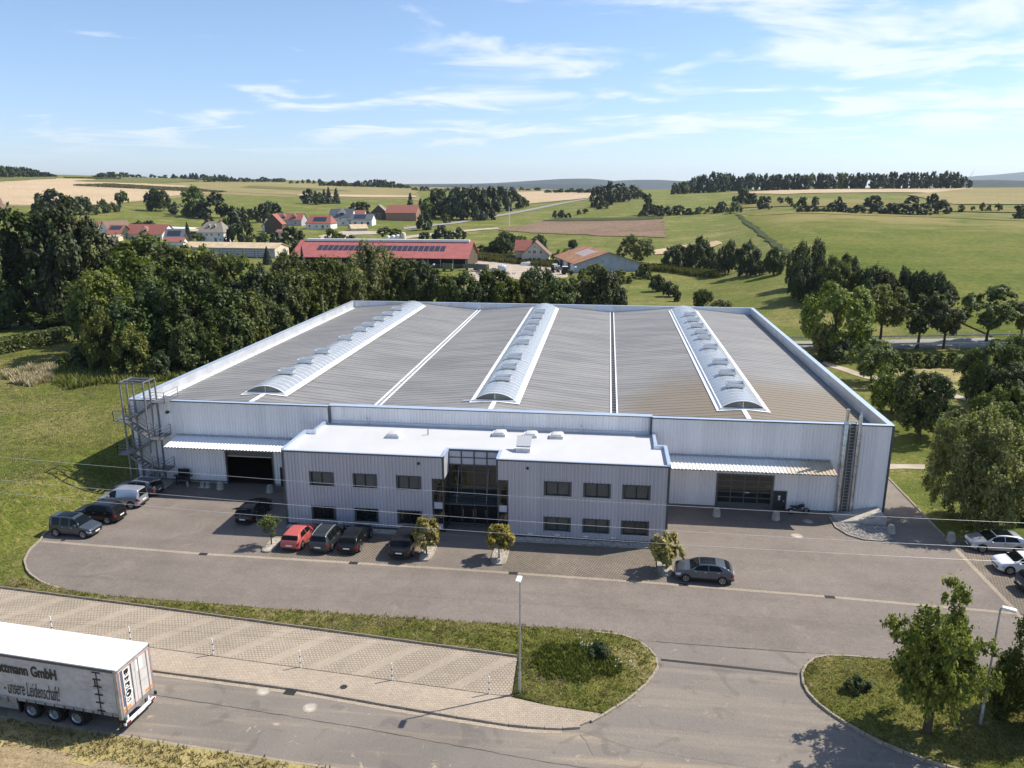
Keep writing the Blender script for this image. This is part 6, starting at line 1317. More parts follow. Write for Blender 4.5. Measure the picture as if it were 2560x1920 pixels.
# ---------------- trees ----------------
def crown_mesh(name,seed,mat,nclump,leaves,leaf,shape='round',rc=(.2,.34),up=.25,fill=.15,sub=9,spike=1.0):
    rng=np.random.default_rng(seed); cs=[]
    while len(cs)<nclump:
        z=rng.uniform(.0,1.0); a=rng.uniform(0,2*math.pi)
        if shape=='leaders':
            lead=[(0,0,1.0,.30),(.22,.12,.86,.24),(-.62,.05,.60,.22),(.66,-.1,.72,.26),(.4,.45,.62,.25),(-.35,-.5,.52,.25),(.3,-.55,.55,.25),(-.45,.5,.5,.25),(.8,.1,.45,.2)]
            L=lead[rng.integers(len(lead))]; q=rng.uniform(.12,1.0); sp=L[3]*(1.05-q)**.6*.9+.03
            cs.append((L[0]*q**.8+rng.normal()*sp*.6,L[1]*q**.8+rng.normal()*sp*.6,L[2]*q+.0,rng.uniform(*rc)*(1.15-.6*q))); continue
        if shape=='round': pr=math.sqrt(max(0,1-((z-.45)/.56)**2))
        elif shape=='tall': pr=.95*max(0,math.sin(math.pi*min(1,z**.72*1.0)))**.6
        elif shape=='spire': pr=(1-z)**.75*.95+.05
        elif shape=='bush': pr=math.sqrt(max(0,1-(z/1.0)**2))
        else: pr=math.sqrt(max(0,1-((z-.5)/.52)**2))
        lob=1+.16*math.sin(a*2+seed)+.13*math.sin(a*5+seed*1.7+z*6)+.08*math.sin(z*17+a*3+seed)
        r=pr*(rng.uniform(.55,1)**.5 if rng.random()>fill else rng.uniform(0,.6))*lob
        cs.append((r*math.cos(a),r*math.sin(a),z*(1+.06*math.sin(a*3+seed)),rng.uniform(*rc)*(.7+.4*pr)))
    cs=np.array(cs)
    # lobes carry small leaf sprays on their outer side; leaves face away from the lobe
    ns=max(4,int(sub)); li=np.repeat(np.arange(nclump),ns); L=cs[li]
    dd=rng.normal(size=(len(L),3)); ctr=np.stack([L[:,0],L[:,1],(L[:,2]-.4)*.9],1)
    dd=dd/np.linalg.norm(dd,axis=1)[:,None]+ctr*.8; dd[:,2]+=up; dd/=np.linalg.norm(dd,axis=1)[:,None]
    sp=L[:,:3]+dd*L[:,3][:,None]*np.array([1,1,.62])*rng.uniform(.75,1.02,len(L))[:,None]
    sr=L[:,3]*rng.uniform(.26,.46,len(L))
    w=sr**2; idx=rng.choice(len(sp),leaves,p=w/w.sum()); n=leaves
    g=rng.normal(size=(n,3)); out=dd[idx]
    pos=sp[idx]+g*sr[idx][:,None]*np.array([.55,.55,.36])+out*(np.abs(rng.normal(size=(n,1)))*.18*spike)*L[idx,3][:,None]
    lo=np.percentile(pos,[.8],axis=0)[0]; hi=np.percentile(pos,[99.2],axis=0)[0]
    s_=np.percentile(np.hypot(pos[:,0],pos[:,1]),98.5); pos[:,:2]/=s_; pos[:,2]=(pos[:,2]-lo[2])/(hi[2]-lo[2])
    keep=(pos[:,2]>-.05)&(np.hypot(pos[:,0],pos[:,1])<1.25); pos=pos[keep]; out=out[keep]; g=g[keep]; n=len(pos)
    nrm=out*1.0+g*.22+rng.normal(size=(n,3))*.5; nrm[:,2]+=.8; nrm/=np.linalg.norm(nrm,axis=1)[:,None]
    t=np.cross(nrm,rng.normal(size=(n,3)))+out*.25*spike; t/=np.linalg.norm(t,axis=1)[:,None]; b=np.cross(nrm,t); b/=np.linalg.norm(b,axis=1)[:,None]
    s=leaf*rng.uniform(.5,1.3,n)[:,None]; sc=np.array([1,1,.7])
    V=np.empty((n*4,3)); V[0::4]=pos-t*s*sc; V[1::4]=pos+b*s*.6*sc+nrm*s*.15*sc; V[2::4]=pos+t*s*sc; V[3::4]=pos-b*s*.6*sc+nrm*s*.15*sc
    me=bpy.data.meshes.new(name); me.vertices.add(n*4); me.vertices.foreach_set('co',V.ravel())
    me.loops.add(n*4); me.loops.foreach_set('vertex_index',np.arange(n*4)); me.polygons.add(n); me.polygons.foreach_set('loop_start',np.arange(0,n*4,4)); me.update(calc_edges=True)
    me.materials.append(mat); return me
def conifer_mesh(name,seed,mat,tiers,per,leaf):
    rng=np.random.default_rng(seed); P=[];NR=[]
    for k in range(tiers):
        z=k/tiers; R=(1-z)**.9
        m=int(per*(.25+R))
        a=rng.uniform(0,2*math.pi,m); r=R*np.sqrt(rng.uniform(.12,1,m)); 
        P.append(np.stack([r*np.cos(a),r*np.sin(a),z+.06*(1-r/max(R,.01))-.03*r+rng.normal(size=m)*.008],1)); NR.append(np.stack([np.cos(a)*.6,np.sin(a)*.6,np.full(m,.8)],1))
    pos=np.concatenate(P); nrm=np.concatenate(NR)+rng.normal(size=(len(pos),3))*.35; nrm/=np.linalg.norm(nrm,axis=1)[:,None]; n=len(pos)
    t=np.cross(nrm,rng.normal(size=(n,3))); t/=np.linalg.norm(t,axis=1)[:,None]; b=np.cross(nrm,t); s=leaf*rng.uniform(.6,1.2,n)[:,None]; sc=np.array([1,1,.4])
    V=np.empty((n*4,3)); V[0::4]=pos-t*s*sc; V[1::4]=pos+b*s*.5*sc; V[2::4]=pos+t*s*sc; V[3::4]=pos-b*s*.5*sc
    me=bpy.data.meshes.new(name); me.vertices.add(n*4); me.vertices.foreach_set('co',V.ravel()); me.loops.add(n*4); me.loops.foreach_set('vertex_index',np.arange(n*4)); me.polygons.add(n); me.polygons.foreach_set('loop_start',np.arange(0,n*4,4)); me.update(calc_edges=True); me.materials.append(mat); return me
def trunk_mesh(name,seed,limbs=7,h=1.0):
    # unit trunk: z 0..1 reaches into the crown, radius about .03
    rng=random.Random(seed); m=MB()
    p=[(0,0,-.02)]; x=y=0
    for k in range(1,7): x+=rng.uniform(-.012,.012); y+=rng.uniform(-.012,.012); p.append((x,y,k/6*h*.8))
    m.tube(p,[.032,.026,.023,.02,.016,.012,.006],8)
    for k in range(limbs):
        z=rng.uniform(.28,.62)*h; a=rng.uniform(0,6.28); l=rng.uniform(.1,.2)
        b=(0,0,z); e=(math.cos(a)*l,math.sin(a)*l,z+rng.uniform(.1,.26)); mid=((b[0]+e[0])*.5,(b[1]+e[1])*.5,z+(e[2]-z)*.35)
        m.tube([b,mid,e],[.012,.008,.003],5,False)
    me=m.mesh(name); me.materials.append(BARK); return me
CR={}
def cset(key,mat,shape,n,ncl,leaves,leaf,rc=(.2,.34),up=.25,sub=9,spike=1.0): CR[key]=[crown_mesh('crown',abs(hash_(key))+i,mat,ncl,leaves,leaf,shape,rc,up,.15,sub,spike) for i in range(n)]
def hash_(s): 
    h=7
    for ch in s: h=(h*31+ord(ch))%99991
    return h
cset('dark',L_DARK,'round',3,40,14000,.046,(.2,.34)); cset('mid',L_MID,'round',4,38,14000,.046,(.2,.34)); cset('midtall',L_MID,'tall',3,36,13000,.046,(.2,.32))
cset('pale',L_PALE,'round',2,34,12000,.046,(.2,.34)); cset('willow',L_WILLOW,'bush',3,46,15000,.042,(.16,.28),.6,9,2.6); cset('bush',L_MID,'bush',2,22,4000,.08,(.24,.4)); cset('bushd',L_DARK,'bush',2,22,4000,.08,(.24,.4))
cset('bushp',L_WILLOW,'bush',2,22,4000,.08,(.24,.4),.5,8,2.0)
cset('fdark',L_FAR,'bush',4,18,1900,.12,(.26,.44),.3,6,.6); cset('fmid',L_MID,'bush',3,18,1700,.12,(.26,.44),.3,6,.6)
CR['conifer']=[conifer_mesh('crown',5+i,L_CONIF,30,150,.10) for i in range(2)]; CR['fconifer']=[conifer_mesh('crown',15,L_CONIF,14,40,.22)]
CR['islandtree']=[crown_mesh('crown',77,L_PALE2,120,26000,.034,'leaders',(.12,.2),.8,.15,7,1.6)]; CR['edgetree']=[crown_mesh('crown',83,L_MID,60,30000,.032,'bush',(.17,.28),.3,.15,12)]
CR['ball']=[crown_mesh('crown',90+i,L_GOLD,26,5600,.10,'round',(.24,.38),.25,.15,9) for i in range(3)]; CR['wisp']=[crown_mesh('crown',97,L_WILLOW,22,1500,.09,'open',(.2,.36),.6,.15,9,3.0)]
CR['bigoval']=[crown_mesh('crown',101,L_WILLOW2,110,50000,.026,'round',(.13,.22),.4,.15,12,1.6)]; CR['roundd']=[crown_mesh('crown',111+i,L_MID,60,30000,.036,'round',(.17,.28),.25,.15,12) for i in range(2)]
CR['roadtree']=[crown_mesh('crown',121+i,L_MID,26,9000,.05,'open',(.2,.34)) for i in range(3)]; CR['roadpale']=[crown_mesh('crown',131,L_PALE,56,18000,.038,'open',(.16,.26),.25,.15,10)]
TK=[trunk_mesh('trunk',i) for i in range(3)]
trr=random.Random(99)
def tree(x,y,z,h,r,kind,label,group=None,name='tree',parts=True,clear=None,rz=None,cat='tree'):
    # clear: share of the height that is bare stem
    cl={'bush':.0,'bushd':.0,'bushp':.0,'willow':.0,'conifer':.06,'fconifer':.0,'fdark':.0,'fmid':.0,'dark':.03,'mid':.06,'midtall':.05}.get(kind,.14) if clear is None else clear
    ms=CR[kind]; me=ms[trr.randrange(len(ms))]; ch=h*(1-cl)
    if kind in('mid','dark','pale','midtall') and group in('trees of the wood left of the hall','trees in the row behind the hall') and h<20: r=r*1.3; ch=min(ch,2.0*r); cl=1-ch/h
    a=trr.uniform(0,6.28) if rz is None else rz
    if kind in('fdark','fmid','fconifer'): z-=.06*h; h*=1.06; ch=h
    if not parts:
        c=obj(name,me); c.location=(x,y,z+h*cl); c.scale=(r,r,ch); c.rotation_euler=(0,0,a); return tag(c,label,cat,group)
    t=thing(name,label,cat,(x,y,z),a,group)
    c=obj('crown',me,None,t); c.location=(0,0,h*cl); c.scale=(r,r,ch)
    k=obj('trunk',TK[trr.randrange(3)],None,t); k.scale=(h*.9,h*.9,h*.92)
    return t
for (x,y,z,h,r,kind,lab,grp,prt,clr,nm) in TREES:
    tree(x,y,z,h,r,kind,lab,grp,nm,prt,clr,None,'bush' if 'bush' in nm or 'shrub' in nm else 'tree')
# ---------------- grass tufts ----------------
def tufts(name,spots,hmin,hmax,mat,label,seed=1,blades=5,spread=.1,parent=None):
    rng=np.random.default_rng(seed); sp=np.array(spots); n=len(sp)*blades
    base=np.repeat(sp,blades,0)+np.concatenate([rng.normal(size=(n,2))*spread,np.zeros((n,1))],1)
    h=rng.uniform(hmin,hmax,(n,1)); a=rng.uniform(0,2*math.pi,n); w=h*.16+.012
    side=np.stack([np.cos(a),np.sin(a),np.zeros(n)],1); lean=rng.normal(size=(n,3))*.45; lean[:,2]=1; lean/=np.linalg.norm(lean,axis=1)[:,None]
    V=np.empty((n*3,3)); V[0::3]=base-side*w; V[1::3]=base+side*w; V[2::3]=base+lean*h
    me=bpy.data.meshes.new(name); me.vertices.add(n*3); me.vertices.foreach_set('co',V.ravel()); me.loops.add(n*3); me.loops.foreach_set('vertex_index',np.arange(n*3)); me.polygons.add(n); me.polygons.foreach_set('loop_start',np.arange(0,n*3,3)); me.update(calc_edges=True)
    o=obj(name,me,mat,parent); return tag(o,label,'grass' if parent is None else None,None,'stuff')
gr=random.Random(5)
def scatter(poly,dens,zf,keep=None):
    xs=[p[0] for p in poly]; ys=[p[1] for p in poly]; out=[]
    for _ in range(int((max(xs)-min(xs))*(max(ys)-min(ys))*dens)):
        x=gr.uniform(min(xs),max(xs)); y=gr.uniform(min(ys),max(ys))
        if inside(poly,x,y) and (keep is None or keep(x,y)): out.append((x,y,zf(x,y)-.02))
    return out
from mathutils import noise as mnoise
nz=lambda x,y,s,o=0:mnoise.noise(Vector((x*s+o,y*s-o,o*.37)))
a=scatter(isl1,26,z1f); 
tufts('grass',[p for p in a if nz(p[0],p[1],.35)>-.12],.06,.2,L_GRASS,'short green grass on the strip and island by the street lamp',11)
tufts('dry_grass',[p for p in a if nz(p[0],p[1],.35)<=.0],.06,.18,L_DRYG,'straw coloured dry grass on the strip and island by the street lamp',12)
wk=[p for p in scatter([(43.0,-24.5),(48.8,-24.2),(49.0,-27.2),(46,-28.6),(43.0,-28.2)],45,z1f) if math.hypot((p[0]-45.6)/2.8,(p[1]-26.3*-1)/1.9)<1+.4*nz(p[0],p[1],.8)]
tufts('weeds',wk,.15,.38,L_WEED,'dark lush weeds in the middle of the island by the street lamp',13)
a=scatter(isl2,22,z2f,lambda x,y:x<78)
tufts('grass',[p for p in a if nz(p[0],p[1],.3,3)>-.15],.06,.19,L_GRASS,'short green grass on the island right of the driveway',14)
tufts('dry_grass',[p for p in a if nz(p[0],p[1],.3,3)<=.0],.06,.17,L_DRYG,'straw coloured dry grass on the island right of the driveway',15)
lm=[(-.6,-14.5),(-.2,-16),(.8,-18),(2.4,-19.8),(2.4,-21.7),(-30,-18.4),(-48,-5),(-60,30),(-40,60),(-6,55),(-1.2,40),(-1.2,0),(-1.2,-13)]
a=scatter(lm,7,T)
tufts('meadow_grass',[p for p in a if nz(p[0],p[1],.12,7)>-.1],.07,.2,L_GRASS,'short green meadow grass on the bank left of the hall',16,5,.16)
tufts('dry_meadow_grass',[p for p in a if nz(p[0],p[1],.12,7)<=.05],.07,.22,L_DRYG,'bleached meadow grass on the bank left of the hall',17,5,.16)
a=[p for p in scatter([(-40.2,31),(-39.5,35),(-35.6,35.6),(-31,29),(-31,24.8),(-35.8,26.5)],30,T) if nz(p[0],p[1],.35,2)>-.25]
tufts('reed_patch',a,.5,1.3,REED,'pale patch of dead reeds in the meadow left of the hall',18,5,.18)
a=scatter([(-34,33),(-33,38),(-26.7,35),(-14,38),(-6,46),(-4,38),(-16,29),(-22.4,27),(-24.4,23.7),(-29,27)],9,T); tufts('tall_weeds',a,.4,1.3,L_WILLOW,'tall green weeds in front of the willow thicket',19,6,.25)
a=scatter([(-30,ve(-30)-.1),(45,ve(45)-.1),(45,ve(45)-1.9),(-30,ve(-30)-1.9)],14,flat(.05)); tufts('verge_grass',a,.08,.3,L_DRYG,'dry verge grass between the street and the ploughed soil',20)
a=[(p[0],p[1],p[2]) for p in scatter([(25,-22.7),(41.5,-22.55),(48.5,-22.85),(48.5,-22.35),(41,-22.1),(25,-22.15)],26,flat(.06))]; tufts('edge_grass',a,.08,.22,L_DRYG,'bleached grass tufts along the yard edge of the strip',21)
for (x,y,z,r,h,lab) in [(47.3,-25.5,.35,.75,.95,'small dark leafy shrub with pale flowers on the island by the street lamp'),(62.4,-27.1,.42,.85,.95,'small dark shrub alone on the island right of the driveway')]:
    tree(x,y,z-.1,h,r,'bushd',lab,None,'shrub',False,0,None,'bush')
fl=[(47.3+gr.gauss(-.7,.35),-25.3+gr.gauss(.4,.3),gr.uniform(.7,1.15)) for _ in range(12)]+[(48.9+gr.gauss(0,.3),-26.4+gr.gauss(0,.35),gr.uniform(.5,.7)) for _ in range(10)]
m=MB()
for x,y,z in fl: m.add([(x-.035,y,z),(x,y-.035,z+.01),(x+.035,y,z),(x,y+.035,z+.02)],[(0,1,2,3)]); m.add([(x-.008,y,z),(x+.008,y,z),(x,y,z-.5)],[(0,1,2)])
tag(m.build('flowers',WHITEM),'white umbel flowers round the shrub on the street lamp island','flowers',None,'stuff')
# maize strips, hedge
def maize(name,poly,h,spacing,label,zoff=0):
    rng=random.Random(len(label)); pts=[]
    xs=[p[0] for p in poly]; ys=[p[1] for p in poly]; y=min(ys)
    while y<max(ys):
        x=min(xs)
        while x<max(xs):
            if inside(poly,x,y): pts.append((x+rng.uniform(-.3,.3),y+rng.uniform(-.25,.25)))
            x+=spacing
        y+=spacing
    m=MB()
    for x,y in pts:
        z=T(x,y)+zoff; hh=h*rng.uniform(.8,1.1)
        for k in range(3):
            a=rng.uniform(0,3.14); w=spacing*.55; dx,dy=math.cos(a)*w,math.sin(a)*w; t=rng.uniform(-.3,.3)
            m.add([(x-dx*.3,y-dy*.3,z),(x+dx*.3,y+dy*.3,z),(x+dx+t,y+dy,z+hh*.75),(x-dx,y-dy+t,z+hh*.9)],[(0,1,2,3)])
    return tag(m.build(name,L_MAIZE),label,'crop',None,'stuff')
for nm,poly,h,sp,lab in MAIZE: maize(nm,poly,h,sp,lab)
def hedge(pts,w,h,label,mat,n,leaf):
    rng=np.random.default_rng(len(label)); P=[]
    for (ax,ay),(bx,by) in zip(pts[:-1],pts[1:]):
        L=math.hypot(bx-ax,by-ay); k=int(n*L); t=rng.random(k); nx,ny=-(by-ay)/L,(bx-ax)/L
        f=rng.integers(0,3,k); u=rng.uniform(-1,1,k); q=rng.random(k)
        off=np.where(f==0,u,np.where(f==1,1,-1))*w/2; hh=np.where(f==0,1.0,q)*h
        off=off+rng.normal(size=k)*.12; hh=hh+rng.normal(size=k)*.1
        x=ax+(bx-ax)*t+nx*off; y=ay+(by-ay)*t+ny*off
        z=np.array([T(a,b) for a,b in zip(x,y)])+hh
        P.append(np.stack([x,y,z],1))
    pos=np.concatenate(P); n=len(pos); nrm=rng.normal(size=(n,3)); nrm[:,2]+=.5; nrm/=np.linalg.norm(nrm,axis=1)[:,None]
    t=np.cross(nrm,rng.normal(size=(n,3))); t/=np.linalg.norm(t,axis=1)[:,None]; b=np.cross(nrm,t); s=leaf*rng.uniform(.6,1.2,n)[:,None]
    V=np.empty((n*4,3)); V[0::4]=pos-t*s; V[1::4]=pos+b*s*.7; V[2::4]=pos+t*s; V[3::4]=pos-b*s*.7
    me=bpy.data.meshes.new('hedge'); me.vertices.add(n*4); me.vertices.foreach_set('co',V.ravel()); me.loops.add(n*4); me.loops.foreach_set('vertex_index',np.arange(n*4)); me.polygons.add(n); me.polygons.foreach_set('loop_start',np.arange(0,n*4,4)); me.update(calc_edges=True)
    return tag(obj('hedge',me,mat),label,'hedge')
for pts,w,h,lab,dense in HEDGES: hedge(pts,w,h,lab,L_WEED,dense,.3)

# ---------------- vehicles ----------------
def interp(tab,s):
    xs=[a for a,b in tab]; ys=[b for a,b in tab]; return _her(xs,ys,s)
PROF={
'hatch':dict(top=[(0,.40),(.01,.49),(.04,.57),(.12,.63),(.22,.67),(.25,.69),(.34,.84),(.42,.95),(.49,.99),(.58,1.0),(.72,.985),(.83,.94),(.90,.86),(.95,.73),(.98,.62),(1,.44)],belt=[(0,.45),(.25,.63),(.6,.66),(.9,.69),(1,.5)],ws=(.262,.42),rw=(.885,.962),sw=[(.35,.56),(.575,.80)],wh=(.19,.80)),
'suv':dict(top=[(0,.42),(.01,.52),(.04,.61),(.12,.665),(.21,.695),(.24,.71),(.32,.86),(.39,.955),(.46,.99),(.58,1.0),(.76,.985),(.86,.94),(.92,.85),(.965,.71),(.985,.6),(1.0,.45)],belt=[(0,.47),(.25,.66),(.6,.68),(.9,.70),(1,.5)],ws=(.252,.39),rw=(.895,.965),sw=[(.335,.55),(.565,.81)],wh=(.19,.80)),
'cross':dict(top=[(0,.42),(.01,.52),(.04,.62),(.12,.68),(.22,.71),(.25,.725),(.33,.86),(.41,.955),(.48,.99),(.58,1.0),(.70,.985),(.80,.94),(.87,.87),(.93,.77),(.965,.70),(.985,.6),(1,.45)],belt=[(0,.5),(.25,.67),(.6,.68),(.9,.72),(1,.5)],ws=(.262,.41),rw=(.845,.93),sw=[(.345,.555),(.57,.77)],wh=(.19,.80)),
'mpv':dict(top=[(0,.36),(.012,.44),(.05,.51),(.12,.565),(.20,.61),(.24,.64),(.33,.83),(.40,.94),(.48,.985),(.6,1.0),(.8,.985),(.90,.95),(.945,.86),(.975,.66),(.99,.52),(1.0,.4)],belt=[(0,.40),(.24,.57),(.6,.6),(.9,.62),(1,.5)],ws=(.255,.395),rw=(.925,.972),sw=[(.33,.53),(.545,.73),(.745,.88)],wh=(.185,.81)),
'van':dict(top=[(0,.32),(.012,.40),(.05,.47),(.12,.52),(.20,.555),(.24,.585),(.31,.76),(.37,.90),(.43,.965),(.55,.995),(.7,1.0),(.9,.99),(.955,.965),(.98,.86),(.992,.5),(1.0,.36)],belt=[(0,.36),(.24,.53),(.6,.56),(.95,.57),(1,.5)],ws=(.25,.38),rw=(.968,.989),sw=[(.31,.48),(.50,.69),(.71,.90)],wh=(.185,.81))}
def car_section(p,s,L,Wd,H):
    top=interp(p['top'],s)*H; belt=min(interp(p['belt'],s)*H,top-.02*H); zb=.15*H if .06<s<.94 else .15*H+.05
    # plan shape
    e=min(s,1-s); pw=1-.30*max(0,1-e/.045)**2-.06*max(0,1-e/.22)**2
    w=Wd/2*pw; g=max(0.0,min(1.0,(top-belt)/(.34*H))); wr=w*(.965-.24*g)
    zm=zb+(belt-zb)*.55
    key=[(0,zb),(w*.86,zb),(w*.965,zb+.05),(w,zm),(w*.975,belt),(wr+.02*(1-g),top-(.065*g+.025)*1.0),(wr*.80,top-.012),(0,top)]
    return key
def sec_point(key,v):
    i=min(int(v),len(key)-2); t=v-i; P=lambda k:key[max(0,min(len(key)-1,k))]
    if i in (3,):   # keep the side straight
        a,b=P(3),P(4); return (a[0]+(b[0]-a[0])*t,a[1]+(b[1]-a[1])*t)
    a,b,c,d=P(i-1),P(i),P(i+1),P(i+2)
    if i==0: a=(-key[1][0],key[1][1])
    if i==len(key)-2: d=(-key[-2][0],key[-2][1])
    r=[]
    for q in range(2):
        m1=(c[q]-a[q])*.35; m2=(d[q]-b[q])*.35
        if i==4: m1*=.4; m2*=.3
        r.append((2*t**3-3*t*t+1)*b[q]+(t**3-2*t*t+t)*m1+(3*t*t-2*t**3)*c[q]+(t**3-t*t)*m2)
    return tuple(r)
def car(name,label,x,y,rz,kind,L,Wd,H,paint,z=.03,sunroof=False,rails=None,panel=False,open_gate=False,clad=False,grp='cars parked in the yard',rims=True,spoke=None):
    p=PROF[kind]; t=thing(name,label,'car' if name!='delivery_van' else 'van',(x,y,z),rz,grp)
    sv=lambda s,v:(L/2-s*L,)+sec_point(car_section(p,s,L,Wd,H),v)
    NS,NV=60,30; ss=[(i/NS) for i in range(NS+1)]; vs=[7*j/NV for j in range(NV+1)]
    m=MB(); 
    for s in ss:
        for v in vs: m.v.append(sv(s,v))
        for v in reversed(vs[1:-1]): q=sv(s,v); m.v.append((q[0],-q[1],q[2]))
    K=2*NV
    for i in range(NS):
        for j in range(K): a=i*K+j; b=i*K+(j+1)%K; m.f.append((a,b,b+K,a+K))
    m.f.append(tuple(reversed(range(K)))); m.f.append(tuple(NS*K+j for j in range(K)))
    body=m.build('body',paint,t,2)
    def patch(nm,s0,s1,v0,v1,mat,off=.008,ns=8,nv=6,mirror=True,parent=t,both=False,slant0=0,slant1=0):
        res=[]
        for sg in ((1,-1) if mirror else (1,)):
            m=MB(); 
            for i in range(ns+1):
                for j in range(nv+1):
                    tv=j/nv; s=(s0+slant0*tv)+((s1+slant1*tv)-(s0+slant0*tv))*i/ns; v=v0+(v1-v0)*tv
                    vv=v if v<=7 else 14-v
                    q=Vector(sv(s,vv)); e=.004
                    if v>7: q.y=-q.y
                    q2=Vector(sv(min(1,s+e),vv)); q3=Vector(sv(s,vv+(e*4 if vv<6.98 else -e*4)))
                    if v>7: q2.y=-q2.y; q3.y=-q3.y
                    nn=(q2-q).cross(q3-q)
                    if nn.length>0: nn.normalize()
                    c0=Vector((q.x,0,H*.45)); 
                    if nn.dot(q-c0)<0: nn=-nn
                    q=q+nn*off; m.v.append((q.x,q.y*sg,q.z))
            for i in range(ns):
                for j in range(nv):
                    a=i*(nv+1)+j; m.f.append((a,a+1,a+nv+2,a+nv+1))
            res.append(m.build(nm,mat,parent,2))
        return res
    patch('windscreen',p['ws'][0],p['ws'][1],5.25,8.75,CARGLASS,.008,6,14,False)
    if not open_gate: patch('rear_window',p['rw'][0],p['rw'][1],5.3,8.7,CARGLASS,.008,6,14,False)
    sw=p['sw'][:1] if panel else p['sw']
    for i,(a,b) in enumerate(sw): patch('side_window',a-(.035 if i==0 else 0),b+(.03 if i==len(sw)-1 and kind in('hatch','suv','cross') else 0),4.12,4.93,CARGLASS,.007,6,4,True,slant0=.055 if i==0 else 0.0,slant1=-.07 if i==len(sw)-1 and kind in('hatch','suv','cross') else 0)
    if sunroof: patch('sunroof',p['ws'][1]+.015,p['rw'][0]-.16,5.95,8.05,CARGLASS,.006,6,10,False)
    patch('headlight',.012,.10,3.1,3.75,LENS,.006,5,3); patch('tail_light',.935,.992,3.15,3.95,TAIL,.006,4,3)
    gz=.36*H
    MB().box(L/2-.03,-.42*Wd*.8,.27*H,L/2+.012,.42*Wd*.8,.37*H).build('grille',BLACK,t)
    MB().box(-L/2-.02,-.36*Wd,.17*H,-L/2+.05,.36*Wd,.26*H).build('rear_bumper',BLACK,t)
    MB().box(L/2+.005,-.26,.24*H,L/2+.03,.26,.24*H+.11).build('number_plate',PLATE,t); MB().box(-L/2-.03,-.26,.36*H,-L/2+.012,.26,.36*H+.11).build('number_plate',PLATE,t)
    if clad: patch('sill_cladding',.05,.95,1.6,2.5,BLACK,.008,20,3)
    for sx in (1,-1): MB().rbox(L/2-p['ws'][0]*L-.42,sx*Wd*.47,.60*H,L/2-p['ws'][0]*L-.26,sx*(Wd*.47+.2),.60*H+.14,.03).build('mirror',paint if paint!=BLACK else BLACK,t)
    for a,b in p['sw'][:2]:
        for sx in (1,-1): q=sv(b-.04,3.75); MB().box(q[0]-.09,sx*q[1]-.015,q[2]-.015,q[0]+.09,sx*q[1]+.015,q[2]+.015).build('door_handle',ALU,t)
    for s_ in p['sw']:
        for sx in (1,-1):
            m=MB(); 
            for k in range(7): q=sv(s_[1]+.008,2.2+k*.29); m.v+= [(q[0]-.007,sx*(q[1]+.004),q[2]),(q[0]+.007,sx*(q[1]+.004),q[2])]
            for k in range(6): m.f.append((2*k,2*k+1,2*k+3,2*k+2))
            m.build('door_gap',BLACK,t)
    if rails:
        for sx in (1,-1):
            pts=[]
            for k in range(9): q=sv(p['ws'][1]+.03+(p['rw'][0]-p['ws'][1]-.05)*k/8,5.6); pts.append((q[0],sx*q[1],q[2]+(.05 if 0<k<8 else .01)))
            MB().tube(pts,.022,6).build('roof_rail',rails,t,True)
    wr=.215*H if kind in('hatch',) else .205*H; wr=max(.315,min(.365,wr*1.09))
    for s in p['wh']:
        xw=L/2-s*L
        for sx in (1,-1):
            yb=Wd/2
            m=MB(); n=16; R2=wr+.055
            ring=[(xw+R2*math.cos(a),wr+R2*math.sin(a)) for a in [math.pi*1.08*k/n-.08*math.pi/2 for k in range(n+1)]]
            m.add([(x_,sx*(yb*.6),z_) for x_,z_ in ring]+[(x_,sx*(yb+.006),z_) for x_,z_ in ring],[(i,i+1,i+n+2,i+n+1) for i in range(n)]); m.add([(x_,sx*(yb+.005),z_) for x_,z_ in ring],[tuple(range(n+1))]); m.build('wheel_arch',BLACK,t)
            w=MB(); w.lathe([(wr*.55,-.1),(wr*.97,-.1),(wr,-.07),(wr,.07),(wr*.97,.1),(wr*.66,.1),(wr*.64,.06)],20,(0,0,0),'y'); w=w.build('wheel',RUBBER,t,True); w.location=(xw,sx*(yb-.075),wr)
            if sx<0: w.rotation_euler=(0,0,math.pi)
            r=MB(); r.lathe([(wr*.66,.1),(wr*.62,.07),(wr*.60,.05),(.0,.05)],16,(0,0,0),'y')
            r.build('rim_dish',BLACK if spoke else RIM,w); r=MB(); r.lathe([(wr*.66,.102),(wr*.66,.085),(wr*.58,.085),(wr*.58,.098),(wr*.66,.102)],16,(0,0,0),'y')
            for k in range(5 if spoke!=7 else 7):
                a=2*math.pi*k/(5 if spoke!=7 else 7); d=Vector((math.cos(a),0,math.sin(a))); r.bar(Vector((0,.085,0))+d*.03,Vector((0,.088,0))+d*wr*.62,.05,.03)
            r.build('rim',RIM,w)
    if open_gate:
        # raised tailgate with its window and the open boot under it
        hx=L/2-p['rw'][0]*L+.12; hz=.95*H
        g=MB(); g.bar((hx,0,hz),(hx-.95,0,hz+.28),Wd*.74,.06); g=g.build('tailgate',paint,t)
        MB().bar((hx-.2,0,hz+.02),(hx-.75,0,hz+.19),Wd*.6,.02).build('rear_window',CARGLASS,g)
        patch('boot_opening',p['rw'][0]-.005,.985,4.6,9.4,BLACK,.012,6,14,False)
        m=MB(); m.bar((hx-.3,-.3,.66*H),(hx-.42,.3,.60*H),.3,.05); m.build('boot_cargo',LENS,t)
    return t
P_BLACK=car_mat('black car paint',(.008,.008,.009),.1); P_DGREY=car_mat('dark grey car paint',(.055,.062,.072),.5); P_GREY=car_mat('slate grey car paint',(.10,.115,.14),.5); P_SILVER=car_mat('silver car paint',(.42,.44,.48),.55)
P_WHITE=car_mat('white car paint',(.72,.73,.75),.0); P_RED=car_mat('red car paint',(.45,.10,.09),.0); P_BLUEG=car_mat('blue grey car paint',(.075,.09,.11),.5)
